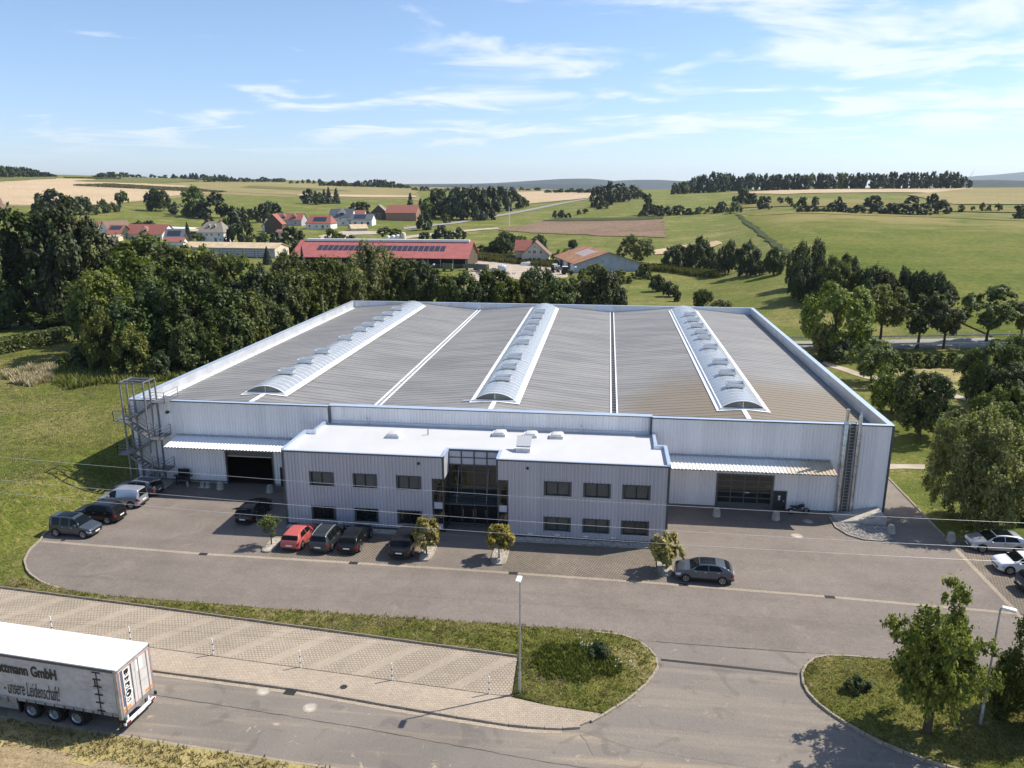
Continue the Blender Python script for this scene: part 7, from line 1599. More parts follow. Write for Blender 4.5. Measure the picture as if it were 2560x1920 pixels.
PI=math.pi
# rz: 0 faces +x
car('parked_car','slate blue compact people carrier with a glass roof, nearest the left yard kerb',2.15,-12.55,-.045,'van',4.12,1.72,1.78,P_BLUEG,sunroof=True)
car('parked_car','black off-roader with roof rails parked nose to the meadow, beside the slate people carrier',2.35,-9.55,PI-.03,'suv',4.3,1.8,1.64,P_BLACK,rails=BLACK)
car('delivery_van','silver panel van without rear side windows, nose to the meadow',2.35,-6.2,PI-.02,'van',4.4,1.78,1.8,P_SILVER,panel=True)
car('parked_car','grey estate car with open tailgate behind the silver van, below the stair tower',2.2,-3.45,PI-.02,'hatch',4.5,1.76,1.5,P_GREY,open_gate=True,rails=ALU)
car('parked_car','black car with its tailgate raised standing in the office shadow',15.75,-7.1,PI/2-.02,'hatch',4.5,1.78,1.48,P_BLACK,open_gate=True)
car('parked_car','red hatchback, leftmost of the row parked against the office',21.9,-11.75,PI/2-.03,'hatch',4.0,1.68,1.46,P_RED)
car('parked_car','dark grey people carrier with silver roof rails, next to the red hatchback',24.4,-11.65,PI/2-.03,'mpv',4.45,1.8,1.62,P_DGREY,rails=ALU)
car('parked_car','black hatchback, rightmost of the three cars parked close together by the office',26.75,-11.55,PI/2-.03,'hatch',4.3,1.78,1.48,P_BLACK)
car('parked_car','large black sport utility car beside a golden planter tree',31.2,-11.75,PI/2-.02,'suv',4.7,1.88,1.68,P_BLACK,rails=BLACK)
car('parked_car','grey crossover car with a black glass roof, alone in the right half of the yard',55.05,-13.95,PI-.05,'cross',4.4,1.82,1.50,P_GREY,sunroof=True,spoke=5,clad=True)
car('parked_car','silver hatchback with a dark roof, farthest back of the cars at the right edge',79.6,-6.0,PI-.02,'hatch',4.4,1.8,1.5,P_SILVER,sunroof=True,spoke=5)
car('parked_car','white small hatchback beside the silver hatchback at the right edge',79.85,-9.75,PI-.02,'hatch',4.05,1.73,1.47,P_WHITE,spoke=7)
car('parked_car','dark grey car cut by the right edge between two white cars',80.2,-12.9,.04,'suv',4.3,1.8,1.55,P_DGREY)
car('parked_car','white car nearest the viewer at the right edge, its rear showing',80.1,-15.8,.03,'hatch',4.2,1.76,1.5,P_WHITE)
# motorcycle by the right door
mc=thing('motorcycle','black motorcycle parked beside the right hall door','motorcycle',(65.1,-.75,.03),.12)
for x in (-.68,.68):
    w=MB(); w.lathe([(.2,-.05),(.29,-.06),(.31,0),(.29,.06),(.2,.05),(.2,-.05)],18,(0,0,0),'y'); w=w.build('wheel',RUBBER,mc,True); w.location=(x,0,.31)
    r=MB()
    for k in range(6): a=math.pi*k/3; r.bar((0,0,0),(math.cos(a)*.22,0,math.sin(a)*.22),.02)
    r.build('rim',GALV,w)
m=MB(); m.tube([(-.25,0,.62),(.05,0,.78),(.3,0,.82),(.42,0,.72)],[.1,.16,.17,.08],10); m.build('tank',BLACK,mc,True)
m=MB(); m.tube([(-.85,0,.82),(-.5,0,.72),(-.2,0,.74)],[.05,.13,.12],8); m.build('seat',BLACK,mc,True)
m=MB(); m.rbox(-.25,-.17,.25,.25,.17,.6,.05); m.build('engine',ANTH,mc); m=MB(); m.tube([(.68,.09,.31),(.42,.09,.95)],.03,6); m.tube([(.68,-.09,.31),(.42,-.09,.95)],.03,6); m.build('fork',GALV,mc)
m=MB(); m.tube([(.36,-.36,1.02),(.44,-.12,.98),(.44,.12,.98),(.36,.36,1.02)],.018,6); m.build('handlebar',BLACK,mc); m=MB(); m.tube([(.05,-.14,.3),(-.5,-.16,.32),(-.9,-.17,.42)],[.03,.04,.055],8); m.build('exhaust',STEELC,mc,True); MB().tube([(.5,0,.88),(.6,0,.86)],[.09,.08],10).build('headlight',LENS,mc)
MB().bar((-.05,.12,.3),(-.12,.3,.0),.025).build('side_stand',BLACK,mc)
# ---------------- semi-trailer ----------------
ang=-.098
tr=thing('semi_trailer','grey curtain-sided semi-trailer with a bright white roof, parked on the street','trailer',(21.72,-34.27,.012),ang)
TW,TL,TZ0,TZ1=1.31,13.7,1.25,4.0   # x runs forward to -TL; the rear is at x=0
m=MB(); m.box(-TL,-TW,TZ1-.04,0,TW,TZ1+.03); m.build('roof',WHITEM,tr)
m=MB(); m.box(-TL,-TW-.03,TZ1-.18,.02,-TW+.06,TZ1-.04); m.box(-TL,TW-.06,TZ1-.18,.02,TW+.03,TZ1-.04); m.build('roof_rail',ANTH,tr)
CUR=trailer_mat()
def curtain(sy):
    m=MB(); n=140; rows=8; rg=random.Random(3)
    for i in range(n+1):
        x=-TL+TL*i/n*.985
        for j in range(rows+1):
            z=TZ0-.08+(TZ1-.16-TZ0+.08)*j/rows; q=.014*math.sin(x*2.6+j*.5)+.01*math.sin(x*5.3+1.3*j)
            m.v.append((x,sy*(TW+.0+q),z))
    for i in range(n):
        for j in range(rows): a=i*(rows+1)+j; m.f.append((a,a+rows+1,a+rows+2,a+1) if sy<0 else (a,a+1,a+rows+2,a+rows+1))
    return m.build('side_curtain',CUR,tr,2)
curtain(-1); curtain(1)
m=MB(); m.box(-TL,-TW-.03,TZ0-.14,-.2,-TW+.05,TZ0-.06); m.box(-TL,-TW-.035,TZ0+.0,-.2,-TW-.02,TZ0+.035); m.box(-TL,TW-.05,TZ0-.14,-.2,TW+.03,TZ0-.06); m.build('side_rail',GALV,tr)
for k in range(22):
    x=-.55-k*.62; MB().box(x-.03,-TW-.045,TZ0-.32,x+.03,-TW-.03,TZ0+.0).build('strap',BLACK,tr)
# rear corner tarp joint with straps
m=MB(); m.box(-1.28,-TW-.04,TZ0-.2,-1.23,-TW-.022,TZ1-.25); m.build('curtain_seam',BLACK,tr)
for z in (1.35,1.85,2.35,2.85,3.3,3.72): MB().box(-1.5,-TW-.045,z-.03,-1.0,-TW-.03,z+.04).build('curtain_strap',BLACK,tr)
MB().box(-1.42,-TW-.046,2.85,-1.36,-TW-.031,3.3).build('curtain_buckle',BLACK,tr)
m=MB(); m.box(-.16,-TW-.04,.95,.02,-TW+.08,TZ1-.04); m.box(-.16,TW-.08,.95,.02,TW+.04,TZ1-.04); m.box(-.1,-TW+.08,TZ1-.16,.03,TW-.08,TZ1-.04); m.box(-.1,-TW+.08,1.0,.03,TW-.08,1.2); m.build('rear_frame',GALV,tr)
OFFW=plain('door panel',(.56,.53,.50),.55,0,.4,.08,2)
for s in (-1,1):
    d=MB(); d.box(0,.012 if s>0 else -TW+.085,1.22,.045,TW-.085 if s>0 else -.012,TZ1-.18); d=d.build('rear_door',OFFW,tr)
    for y in (.28,.95): MB().tube([(.075,s*y,1.2),(.075,s*y,TZ1-.2)],.018,6).build('locking_bar',GALV,d)
REDM=plain('red reflective tape',(.45,.09,.05),.5); ORG=plain('orange reflector',(.62,.26,.07),.5); NAVY=plain('navy stripe',(.10,.12,.19),.5)
m=MB(); 
for s in (-1,1): m.box(.046,s*(TW-.12)-.02,1.25,.05,s*(TW-.12)+.02,TZ1-.2)
m.box(.046,-TW+.14,TZ1-.24,.05,TW-.14,TZ1-.2); m.box(.046,-TW+.14,1.24,.05,TW-.14,1.28); m.build('contour_tape',REDM,tr)
for s in (-1,1): MB().box(.052,s*.9-.3,1.34,.058,s*.9+.3,1.5).build('marker_plate',ORG,tr)
# lettered emblem strip on the left rear door: white frame, black field, white turned letters with a round mark
for y in (-1.05,-.27): MB().box(.047,y-.055,1.6,.051,y+.055,TZ1-.25).build('door_stripe',NAVY,tr)
m=MB(); m.box(.047,-.9,1.62,.053,-.42,TZ1-.27); m.lathe([(0,.006),(.34,.006)],24,(0,0,0)); 
n0=len(m.v)-48
for i in range(n0,len(m.v)): x_,y_,z_=m.v[i]; m.v[i]=(.0535,-.66+y_,2.2+x_)
m.build('emblem_field',WHITEM,tr)
m=MB(); m.box(.0545,-.83,1.7,.0555,-.49,TZ1-.32); m.build('emblem_black',BLACK,tr)
m=MB(); m.lathe([(0,0),(.27,0)],24); 
for i in range(len(m.v)): x_,y_,z_=m.v[i]; m.v[i]=(.0575,-.66+y_,2.2+x_)
m.build('emblem_disc',BLACK,tr)
m=MB(); m.lathe([(.21,0),(.27,0)],24)
for i in range(len(m.v)): x_,y_,z_=m.v[i]; m.v[i]=(.0585,-.66+y_,2.2+x_)
m.add([(.0585,-.8,2.13),(.0585,-.6,2.2),(.0585,-.8,2.27)],[(0,1,2)]); m.build('emblem_ring',WHITEM,tr)
def put_text(body,size,M,mat,parent,nm='lettering',**k):
    me=text_mesh(body,size,**k); o=obj(nm,me,mat,parent); o.matrix_local=M; return o
def rearM(y,z,sx=1,sy=1): # text running upwards on the rear face: local x -> +z, local y -> -y... read from the rear with tops to the left
    return Matrix.Translation((.058,y,z))@Matrix(((0,0,1,0),(0,-1,0,0),(1,0,0,0),(0,0,0,1)))@Matrix.Diagonal((sx,sy,1,1))
for ch_,z in (('S',1.74),('P',2.52),('E',2.86),('E',3.2)): put_text(ch_,.42,rearM(-.52,z,1.15,1.0),WHITEM,tr,bold=.008)
m=MB(); m.box(.047,.12,3.02,.05,.62,3.72); m.build('notice_sheet',WHITEM,tr)
for z,w in ((2.85,.9),(2.25,.9),(2.17,.9)): MB().box(.047,.15,z,.049,.15+w,z+.02).build('door_text_line',DSTONE,tr)
# side lettering
sideM=lambda x,z,sx=1,sy=1: Matrix.Translation((x,-TW-.036,z))@Matrix(((1,0,0,0),(0,0,-1,0),(0,1,0,0),(0,0,0,1)))@Matrix.Diagonal((sx,sy,1,1))
INK=plain('black lettering',(.02,.022,.02),.6)
def fit_text(body,x0,x1,z0,z1,**k):
    me=text_mesh(body,1.0,**k); xs=[v.co.x for v in me.vertices]; ys=[v.co.y for v in me.vertices]
    sx=(x1-x0)/(max(xs)-min(xs)); sy=(z1-z0)/(max(ys)-min(ys))
    for v in me.vertices: v.co.x=(v.co.x-min(xs))*sx; v.co.y=(v.co.y-min(ys))*sy
    o=obj('lettering',me,INK,tr); o.matrix_local=sideM(x0,z0); return o
fit_text('ettmann GmbH',-7.75,-3.85,2.82,3.5,bold=.03)
fit_text('- unsere Leidenschaft!',-7.5,-3.8,1.5,2.42,shear=.3,bold=-.004)
# chassis, axles, tool box, mud flaps, underrun bar
m=MB(); m.box(-TL,-.5,.85,-.1,-.35,1.15); m.box(-TL,.35,.85,-.1,.5,1.15); m.box(-TL,-TW+.05,1.13,-.1,TW-.05,1.22); m.build('chassis',ANTH,tr)
for i in range(3):
    x=-3.05-i*1.47
    MB().tube([(x,-1.0,.52),(x,1.0,.52)],.07,8).build('axle',ANTH,tr)
    for s in (-1,1):
        w=MB(); w.lathe([(.3,-.18),(.5,-.19),(.53,-.14),(.53,.14),(.5,.19),(.31,.19),(.29,.1)],24,(0,0,0),'y'); w=w.build('wheel',RUBBER,tr,True); w.location=(x,s*(TW-.24),.53)
        if s<0: w.rotation_euler=(0,0,math.pi)
        sgn=1
        r=MB(); r.lathe([(.31,.19),(.28,.15),(.27,.03),(.17,.02),(.15,.12),(.06,.13),(0,.13)],20,(0,0,0),'y'); r.build('rim',RIM,w,True)
        for k in range(10): a=2*math.pi*k/10; MB().box(math.cos(a)*.215-.02,.03,math.sin(a)*.215-.02,math.cos(a)*.215+.02,.06,math.sin(a)*.215+.02).build('wheel_nut',BLACK,w)
        MB().box(x-.78 if i==2 else x+.62,s*1.08-.2,.25,x-.75 if i==2 else x+.65,s*1.08+.2,1.1).build('mud_flap',BLACK,tr)
MB().box(-8.6,-TW+.03,.45,-6.85,-TW+.6,1.05).build('pallet_box',GALV,tr)
m=MB(); m.box(-.02,-1.24,.52,.1,1.24,.68); m.box(-.2,-.9,.6,-.02,-.8,1.0); m.box(-.2,.8,.6,-.02,.9,1.0); m.build('underrun_bar',WHITEM,tr)
MB().box(.1,-1.15,.56,.13,-.85,.66).build('tail_light',TAIL,tr); MB().box(.1,.85,.56,.13,1.15,.66).build('tail_light',TAIL,tr); MB().box(-.02,-1.1,.3,.02,1.1,.5).build('spray_flap',BLACK,tr); MB().box(.1,-.3,.52,.13,.3,.66).build('number_plate',PLATE,tr); MB().box(-.35,-TW+.05,.15,-.3,-TW+.45,.95).build('rear_mud_flap',BLACK,tr); MB().box(-.35,TW-.45,.15,-.3,TW-.05,.95).build('rear_mud_flap',BLACK,tr)
for s in (-1,1): MB().box(.03,s*1.26-.05,.75,.16,s*1.26+.05,.95).build('rubber_buffer',BLACK,tr)
m=MB(); m.box(-10.6,-.9,.0,-10.45,-.75,.95); m.box(-10.6,.75,0,-10.45,.9,.95); m.box(-10.7,-.95,0,-10.35,-.7,.03); m.box(-10.7,.7,0,-10.35,.95,.03); m.build('landing_leg',ANTH,tr)

# ---------------- street furniture ----------------
def lamp(x,y,h,rz,label,z=.12):
    t=thing('street_lamp',label,'street lamp',(x,y,z),rz)
    MB().tube([(0,0,0),(0,0,1.3),(0,0,1.36)],[.085,.085,.06],12).build('base_post',GALV,t,True)
    MB().tube([(0,0,1.36),(0,0,h-.1)],[.06,.045],10).build('pole',GALV,t,True)
    m=MB(); m.tube([(0,0,h-.1),(.03,0,h),(.2,0,h+.04)],.04,8); m.build('arm',GALV,t,True)
    m=MB(); m.rbox(.05,-.15,h-.02,.72,.15,h+.12,.05); m.build('lamp_head',WHITEM,t,True); MB().box(.2,-.11,h-.035,.66,.11,h-.018).build('lamp_glass',CARGLASS,t); MB().box(-.1,-.06,.75,-.08,.06,1.1).build('service_door',ANTH,t)
    return t
lamp(42.65,-29.54,7.5,-1.65,'slim grey street lamp at the corner of the bays, in the middle of the picture',.2)
lamp(68.1,-29.56,7.2,-.5,'slim grey street lamp leaning over the right grass island',.4)
for i in range(6):
    x=40.87-6.02*i; y=-29.81+.0955*6.02*i
    lab=['rightmost of the row, nearest the street lamp','second from the street lamp','third from the street lamp','fourth from the street lamp, just right of the trailer','behind the rear end of the trailer roof','leftmost of the row, behind the trailer roof'][i]
    t=thing('marker_post','white marker post with black bands, '+lab,'post',(x,y,.12),0,'marker posts along the bays')
    MB().tube([(0,0,0),(0,0,1.17)],.04,10).build('post',WHITEM,t,True)
    for z in (.28,.72): MB().tube([(0,0,z),(0,0,z+.09)],.043,10,False).build('band',BLACK,t)
# ribbed concrete bollards
def bollard(x,y,label,s=1.0):
    t=thing('concrete_bollard',label,'bollard',(x,y,.03),0,'ribbed concrete bollards'); t.scale=(s,s,s)
    MB().lathe([(.0,.0),(.34,0),(.34,.06),(.2,.7),(.16,.78),(0,.8)],16).build('core',CONC,t,True)
    for k in range(10): a=2*math.pi*k/10; MB().bar((math.cos(a)*.35,math.sin(a)*.35,.02),(math.cos(a)*.22,math.sin(a)*.22,.74),.07,.06).build('rib',CONC,t)
bollard(57.6,-2.1,'ribbed concrete bollard in the shade left of the closed hall gate'); bollard(62.8,-2.2,'ribbed concrete bollard in the shade right of the closed hall gate'); bollard(76.6,-4.9,'ribbed concrete bollard at the edge of the lawn near the silver hatchback'); bollard(72.1,-3.9,'ribbed concrete bollard at the right end of the gravel bed')
bollard(9.6,-1.5,'ribbed concrete bollard in the shade left of the open hall gate'); bollard(14.85,-1.7,'ribbed concrete bollard in the shade right of the open hall gate')
for i,(x,lab) in enumerate(((7.55,'left of two low stone pots against the left hall wall'),(8.1,'right of two low stone pots against the left hall wall'))):
    t=thing('stone_pot',lab,'pot',(x,-1.2,.03)); MB().lathe([(0,0),(.26,0),(.2,.1),(.17,.4),(.22,.5),(.17,.5),(.14,.42),(0,.4)],14).build('bowl',CONC,t,True); MB().box(-.28,-.28,0,.28,.28,.07).build('foot',CONC,t)
bb=thing('barbecue_grill','black barbecue grill with a raised lid against the left hall wall','grill',(5.3,-.75,.03))
for sx in (-.55,.55):
    for sy in (-.25,.25): MB().box(sx-.03,sy-.03,0,sx+.03,sy+.03,.85).build('leg',BLACK,bb)
MB().rbox(-.62,-.32,.62,.62,.32,.95,.04).build('firebox',BLACK,bb); MB().box(-.95,-.28,.9,-.63,.28,.94).build('side_shelf',ANTH,bb); MB().box(.63,-.28,.9,.95,.28,.94).build('side_shelf',ANTH,bb); MB().rbox(-.6,.2,.96,.6,.34,1.55,.04).build('lid',BLACK,bb); MB().box(-.5,-.2,.25,.5,.2,.29).build('shelf',ANTH,bb); MB().tube([(.7,-.5,0),(.7,-.5,.5)],[.14,.12],10).build('gas_bottle',GALV,bb)
# planting beds with a small tree each
def stones(n,poly,z,r0,r1,seed,mat,parent,nm='gravel'):
    rg=random.Random(seed); m=MB(); xs=[p[0] for p in poly]; ys=[p[1] for p in poly]; k=0
    while k<n:
        x=rg.uniform(min(xs),max(xs)); y=rg.uniform(min(ys),max(ys))
        if not inside(poly,x,y): continue
        r=rg.uniform(r0,r1); a=rg.uniform(0,6.28); c,s=math.cos(a)*r,math.sin(a)*r
        m.add([(x+c,y+s,z),(x-s,y+c,z),(x-c,y-s,z),(x+s,y-c,z),(x+rg.uniform(-.3,.3)*r,y+rg.uniform(-.3,.3)*r,z+r*.8)],[(0,1,4),(1,2,4),(2,3,4),(3,0,4)]); k+=1
    o=m.build(nm,mat,parent); o['kind']='stuff'; return o
beds=[(19.95,-12.65,.45,1.35,'wisp',1.55,.62,2.3,'thin pale feathery young tree in the leftmost planting bed','leftmost planting bed, beside the red hatchback'),
      (33.15,-12.45,.5,1.45,'ball',.98,.2,2.9,'golden round-headed tree beside the large black car','gravel planting bed beside the large black car'),
      (39.1,-12.35,.6,1.5,'ball',1.0,.2,2.4,'golden round-headed tree right of the glass entrance','gravel planting bed right of the glass entrance'),
      (52.2,-12.75,.5,1.3,'ball',1.02,.2,2.7,'golden round-headed tree beside the grey crossover car','gravel planting bed beside the grey crossover car')]
for i,(x,y,hw,hl_,kind,r,zz_,h,tl,bl) in enumerate(beds):
    b=thing('planting_bed',bl,'planter',(x,y,.03))
    poly=[]
    for k in range(16):
        a=2*math.pi*k/16; c,s=math.cos(a),math.sin(a); poly.append((math.copysign(abs(c)**.55,c)*hw,math.copysign(abs(s)**.4,s)*hl_))
    for k in range(16):
        p,q=Vector(poly[k]+(0,)),Vector(poly[(k+1)%16]+(0,)); MB().bar((p.x,p.y,.06),(q.x,q.y,.06),.1,.14).build('edging_stone',KERB,b)
    MB().prism([(u*.97,v*.97) for u,v in poly],0,.09).build('bed_fill',DSTONE,b); stones(420,[(u*.9,v*.9) for u,v in poly],.085,.04,.09,50+i,RUBBLE,b)
    tr_y={0:-12.72,1:-12.92,2:-12.75,3:-13.05}[i]; tr_x={0:19.87,1:33.16,2:39.09,3:52.31}[i]
    t=thing('small_tree',tl,'tree',(tr_x,tr_y,.1),i*1.3,'small trees in the planting beds')
    hc={0:2.0,1:2.6,2:2.3,3:2.55}[i]; c0={0:.95,1:.95,2:1.1,3:.75}[i]; rc_={0:.95,1:1.12,2:1.2,3:1.28}[i]
    c=obj('crown',CR[kind][i%len(CR[kind])],None,t); c.location=(0,0,c0); c.scale=(rc_,rc_,hc+.25-c0+.3)
    m=MB(); m.tube([(0,0,-.1),(.02,.01,.6),(0,0,1.2),(.02,0,hc-.3)],[.06,.05,.04,.02],7)
    for k in range(6): a=k*1.05; m.tube([(0,0,1.0+.1*k),(math.cos(a)*.5,math.sin(a)*.5,1.5+.12*k)],[.025,.008],5,False)
    m.build('trunk',BARK,t)
# gravel strip stones along the office
for i,(a,b_) in enumerate(((19.75,32.95),(39.45,52.45))): stones(1500,[(a,-9.42),(b_,-9.42),(b_,-8.66),(a,-8.66)],.095,.03,.07,70+i,RUBBLE,off)
# ramp and gravel bed at the right corner of the hall
rp=thing('loading_ramp','pale concrete ramp rising to the right at the hall corner','ramp',(0,0,0))
MB().add([(68.0,-.1,.03),(72.15,-.1,.03),(72.15,-2.55,.03),(68.2,-2.2,.03),(68.0,-.1,.06),(72.15,-.1,.85),(72.15,-2.55,.85),(68.2,-2.2,.06)],[(3,2,1,0),(4,7,6,5),(0,4,5,1)[::-1],(1,5,6,2)[::-1],(2,6,7,3)[::-1],(3,7,4,0)[::-1]]).build('ramp_body',CONC,rp)
gb=thing('gravel_bed','dark crescent gravel bed with a curved kerb in front of the ramp','gravel bed',(0,0,0))
gp=[(67.8,-1.2),(67.72,-3.3),(68.3,-4.8),(69.3,-5.55),(70.8,-5.62),(71.7,-5.1),(72.1,-2.7),(68.3,-2.3),(68.1,-1.2)]
MB().prism(gp,.03,.1).build('bed_fill',DSTONE,gb); stones(1500,gp,.095,.04,.09,90,DSTONE,gb)
ks=[(67.75,-1.2),(67.66,-3.38),(68.28,-4.87),(69.32,-5.65),(70.81,-5.72),(71.75,-5.2)]
for a,b_ in zip(ks[:-1],ks[1:]):
    for q in range(2): p0=Vector(a+(0,)).lerp(Vector(b_+(0,)),q/2); p1=Vector(a+(0,)).lerp(Vector(b_+(0,)),(q+1)/2); MB().bar((p0.x,p0.y,.08),(p1.x,p1.y,.08),.12,.14).build('kerb_stone',KERB,gb)
# overhead wires crossing the yard
for yw,f0,f1,f2,lab in WIRES:
    tag(MB().tube([(q*2.9-45,yw,f0*(q*2.9-45)**2+f1*(q*2.9-45)+f2) for q in range(60)],.0095,5,False).build('overhead_wire',ALU,None,True),lab,'wire',"overhead wires across the yard")
# road with crash barriers on the right
rd=[(78,78.2),(90,78.6),(105,80.2),(125,80.6),(150,79.5),(200,74)]
m=MB()
def ribz(pts,w,dz):
    L=[];Rr=[]
    for i,(x,y) in enumerate(pts):
        a=pts[max(0,i-1)]; b=pts[min(len(pts)-1,i+1)]; d=Vector((b[0]-a[0],b[1]-a[1],0)).normalized(); n=Vector((-d.y,d.x,0))
        L.append((x+n.x*w,y+n.y*w)); Rr.append((x-n.x*w,y-n.y*w))
    return Rr+L[::-1]
rz0=lambda x,y:max(T(x,y),T(x,80))+.25
struct(sheet('country_road',ribz(rd,2.9,0),rz0,ROADF,4.0,skirt=.6))
m=MB()
for s in (-2.65,2.6):
    for (x0,y0),(x1,y1) in zip(rd[:-1],rd[1:]): m.add([(x0,y0+s-.07,rz0(x0,80)+.012),(x1,y1+s-.07,rz0(x1,80)+.012),(x1,y1+s+.07,rz0(x1,80)+.012),(x0,y0+s+.07,rz0(x0,80)+.012)],[(0,1,2,3)])
struct(m.build('edge_line',WHITEM))
for s,lab in ((3.7,'far grey steel crash barrier behind the country road'),(-3.5,'near grey steel crash barrier in front of the country road')):
    g=thing('crash_barrier',lab,'crash barrier',(0,0,0)); x=79.0
    def yy(x):
        for (x0,y0),(x1,y1) in zip(rd[:-1],rd[1:]):
            if x<=x1: return y0+(y1-y0)*(x-x0)/(x1-x0)
    while x<150:
        x2=x+4; a=Vector((x,yy(x)+s,rz0(x,80)+.62)); b=Vector((x2,yy(x2)+s,rz0(x2,80)+.62)); MB().bar(a,b,.06,.3).build('rail',GALV,g); MB().box(x-.05,a.y-.04,a.z-1.1,x+.05,a.y+.04,a.z+.1).build('post',GALV,g); x=x2
for x,lab in ((139.5,'right'),(118.6,'left')):
    tag(MB().tube([(x,76.0,T(x,76)),(x,76.0,T(x,76)+3.2),(x,76,T(x,76)+3.3)],[.05,.05,.12],8).build('road_marker',WHITEM),'thin white roadside post at the country road, the %s one'%lab,'post')
# tall mast in the far meadow
t=thing('light_mast','tall thin pale mast standing in the far meadow','mast',(-16.1,430.7,T(-16.1,430.7)))
MB().tube([(0,0,0),(0,0,12.6)],[.28,.16],8).build('pole',WHITEM,t); MB().box(-.9,-.15,12.4,.9,.15,12.6).build('crossarm',GALV,t)

# ---------------- farm and village ----------------
W_WHITE=plain('white render',(.72,.71,.68),.85,0,.2,.06,.6); W_CREAM=plain('cream render',(.60,.53,.41),.85,0,.2,.06,.6); W_GREY=plain('grey render',(.40,.40,.42),.85,0,.2,.1,.6); W_BLUE=plain('pale blue grey wall',(.42,.44,.50),.85,0,.2,.12,.5); W_WOOD=plain('dark timber',(.10,.075,.055),.85,0,.2,.25,2); W_BRICK=plain('brown brick',(.30,.19,.13),.85,0,.2,.2,3); W_GREEN=plain('dark green boards',(.05,.065,.05),.8,0,.2,.2,2)
R_RED=plain('red roof sheet',(.34,.105,.095),.7,0,.35,.12,.5); R_TILE=plain('red tile',(.30,.115,.09),.8,0,.2,.2,2.5); R_BROWN=plain('brown tile',(.20,.13,.10),.8,0,.2,.2,2.5); R_SLATE=plain('slate',(.10,.11,.13),.6,0,.4,.2,2.5); R_TAN=plain('tan fibre cement',(.50,.39,.26),.8,0,.2,.15,.5); R_GREY=plain('weathered grey tile',(.24,.22,.19),.85,0,.2,.2,2)
def rust():
    n=NB('rusty sheet roof'); w=n.co('World'); a=n.noise(w,.9,6,.7,.6); b=n.noise(n.map(w,(1,1,1)),.25,4,.6)
    c=n.mix(n.ramp(a,.35,.65),(.33,.20,.10),(.26,.085,.06)); c=n.mix(n.ramp(b,.45,.7,0,.6),c,(.40,.27,.15)); n.bump(a,.2,.05); return n.fin(c,.8,.05,.3)
R_RUST=rust()
SOLAR=plain('solar cell',(.03,.035,.055),.2,.1,.6,.1,1)
def gable(t,L,Wd,eave,ridge,wall,roof,over=.4,hip=0.0,gwall=None):
    # ridge along local x; origin at centre of base
    hx,hy=L/2,Wd/2
    m=MB(); m.box(-hx,-hy,-1.0,hx,hy,eave)
    wo=m.build('wall',wall,t)
    if hip<.99:
        g=MB()
        for s in (-1,1): g.add([(s*(hx-.02),-hy,eave),(s*(hx-.02),hy,eave),(s*(hx-.02-hip*hy),0,ridge)],[(0,1,2) if s>0 else (2,1,0)])
        g.build('gable_wall',gwall or wall,t)
    r=MB(); k=(ridge-eave)/hy; e=over*k; th=.16; rx=hx+over-hip*hy
    for s in (-1,1):
        a=[(-hx-over,s*(hy+over),eave-e),(hx+over,s*(hy+over),eave-e),(rx,0,ridge),(-rx,0,ridge)]; b=[(x,y,z+th) for x,y,z in a]
        r.add(a+b,[(0,1,2,3)[::-s],(4,5,6,7)[::s],(0,1,5,4)[::s],(1,2,6,5)[::s],(2,3,7,6)[::s],(3,0,4,7)[::s]])
    if hip>0:
        for s in (-1,1):
            a=[(s*(hx+over),-hy-over,eave-e),(s*(hx+over),hy+over,eave-e),(s*rx,0,ridge)]; b=[(x,y,z+th) for x,y,z in a]; r.add(a+b,[(3,4,5)[::s],(0,1,2)[::-s]])
    return wo,r.build('roof',roof,t)
def win(t,side,u,z,w,h,L,Wd,frame=WHITEM,glass=GLASSD,d=.06):
    # side: 's' faces -y, 'n' +y, 'e' +x, 'w' -x
    f=MB(); p=MB(); g=.09
    def B(m,u0,z0,u1,z1,d0,d1):
        if side=='s': m.box(u0,-Wd/2-d1,z0,u1,-Wd/2-d0,z1)
        elif side=='n': m.box(u0,Wd/2+d0,z0,u1,Wd/2+d1,z1)
        elif side=='e': m.box(L/2+d0,u0,z0,L/2+d1,u1,z1)
        else: m.box(-L/2-d1,u0,z0,-L/2-d0,u1,z1)
    B(f,u-w/2,z,u-w/2+g,z+h,-.02,d); B(f,u+w/2-g,z,u+w/2,z+h,-.02,d); B(f,u-w/2+g,z+h-g,u+w/2-g,z+h,-.02,d); B(f,u-w/2+g,z,u+w/2-g,z+g,-.02,d); B(f,u-.04,z+g,u+.04,z+h-g,-.02,d-.004)
    fo=f.build('window',frame,t); B(p,u-w/2+g,z+g,u+w/2-g,z+h-g,-.02,.02); p.build('pane',glass,fo)
def chimney(t,x,y,z0,z1,mat=R_TILE):
    c=MB().box(x-.35,y-.35,z0,x+.35,y+.35,z1).build('chimney',mat,t); MB().box(x-.4,y-.4,z1,x+.4,y+.4,z1+.1).build('chimney_cap',CONC,c)
def dormer(roof,x,s,Wd,eave,ridge,t0,w,wall,rmat,depth=2.2):
    k=(ridge-eave)/(Wd/2); y=s*(Wd/2)*(1-t0); z=eave+(Wd/2-abs(y))*k
    m=MB(); m.box(x-w/2,min(y,y-s*depth),z-.3,x+w/2,max(y,y-s*depth),z+1.1); m.add([(x-w/2,y,z+1.1),(x+w/2,y,z+1.1),(x,y,z+1.1+w*.5)],[(0,1,2) if s<0 else (2,1,0)]); d=m.build('dormer',wall,roof)
    return z,y
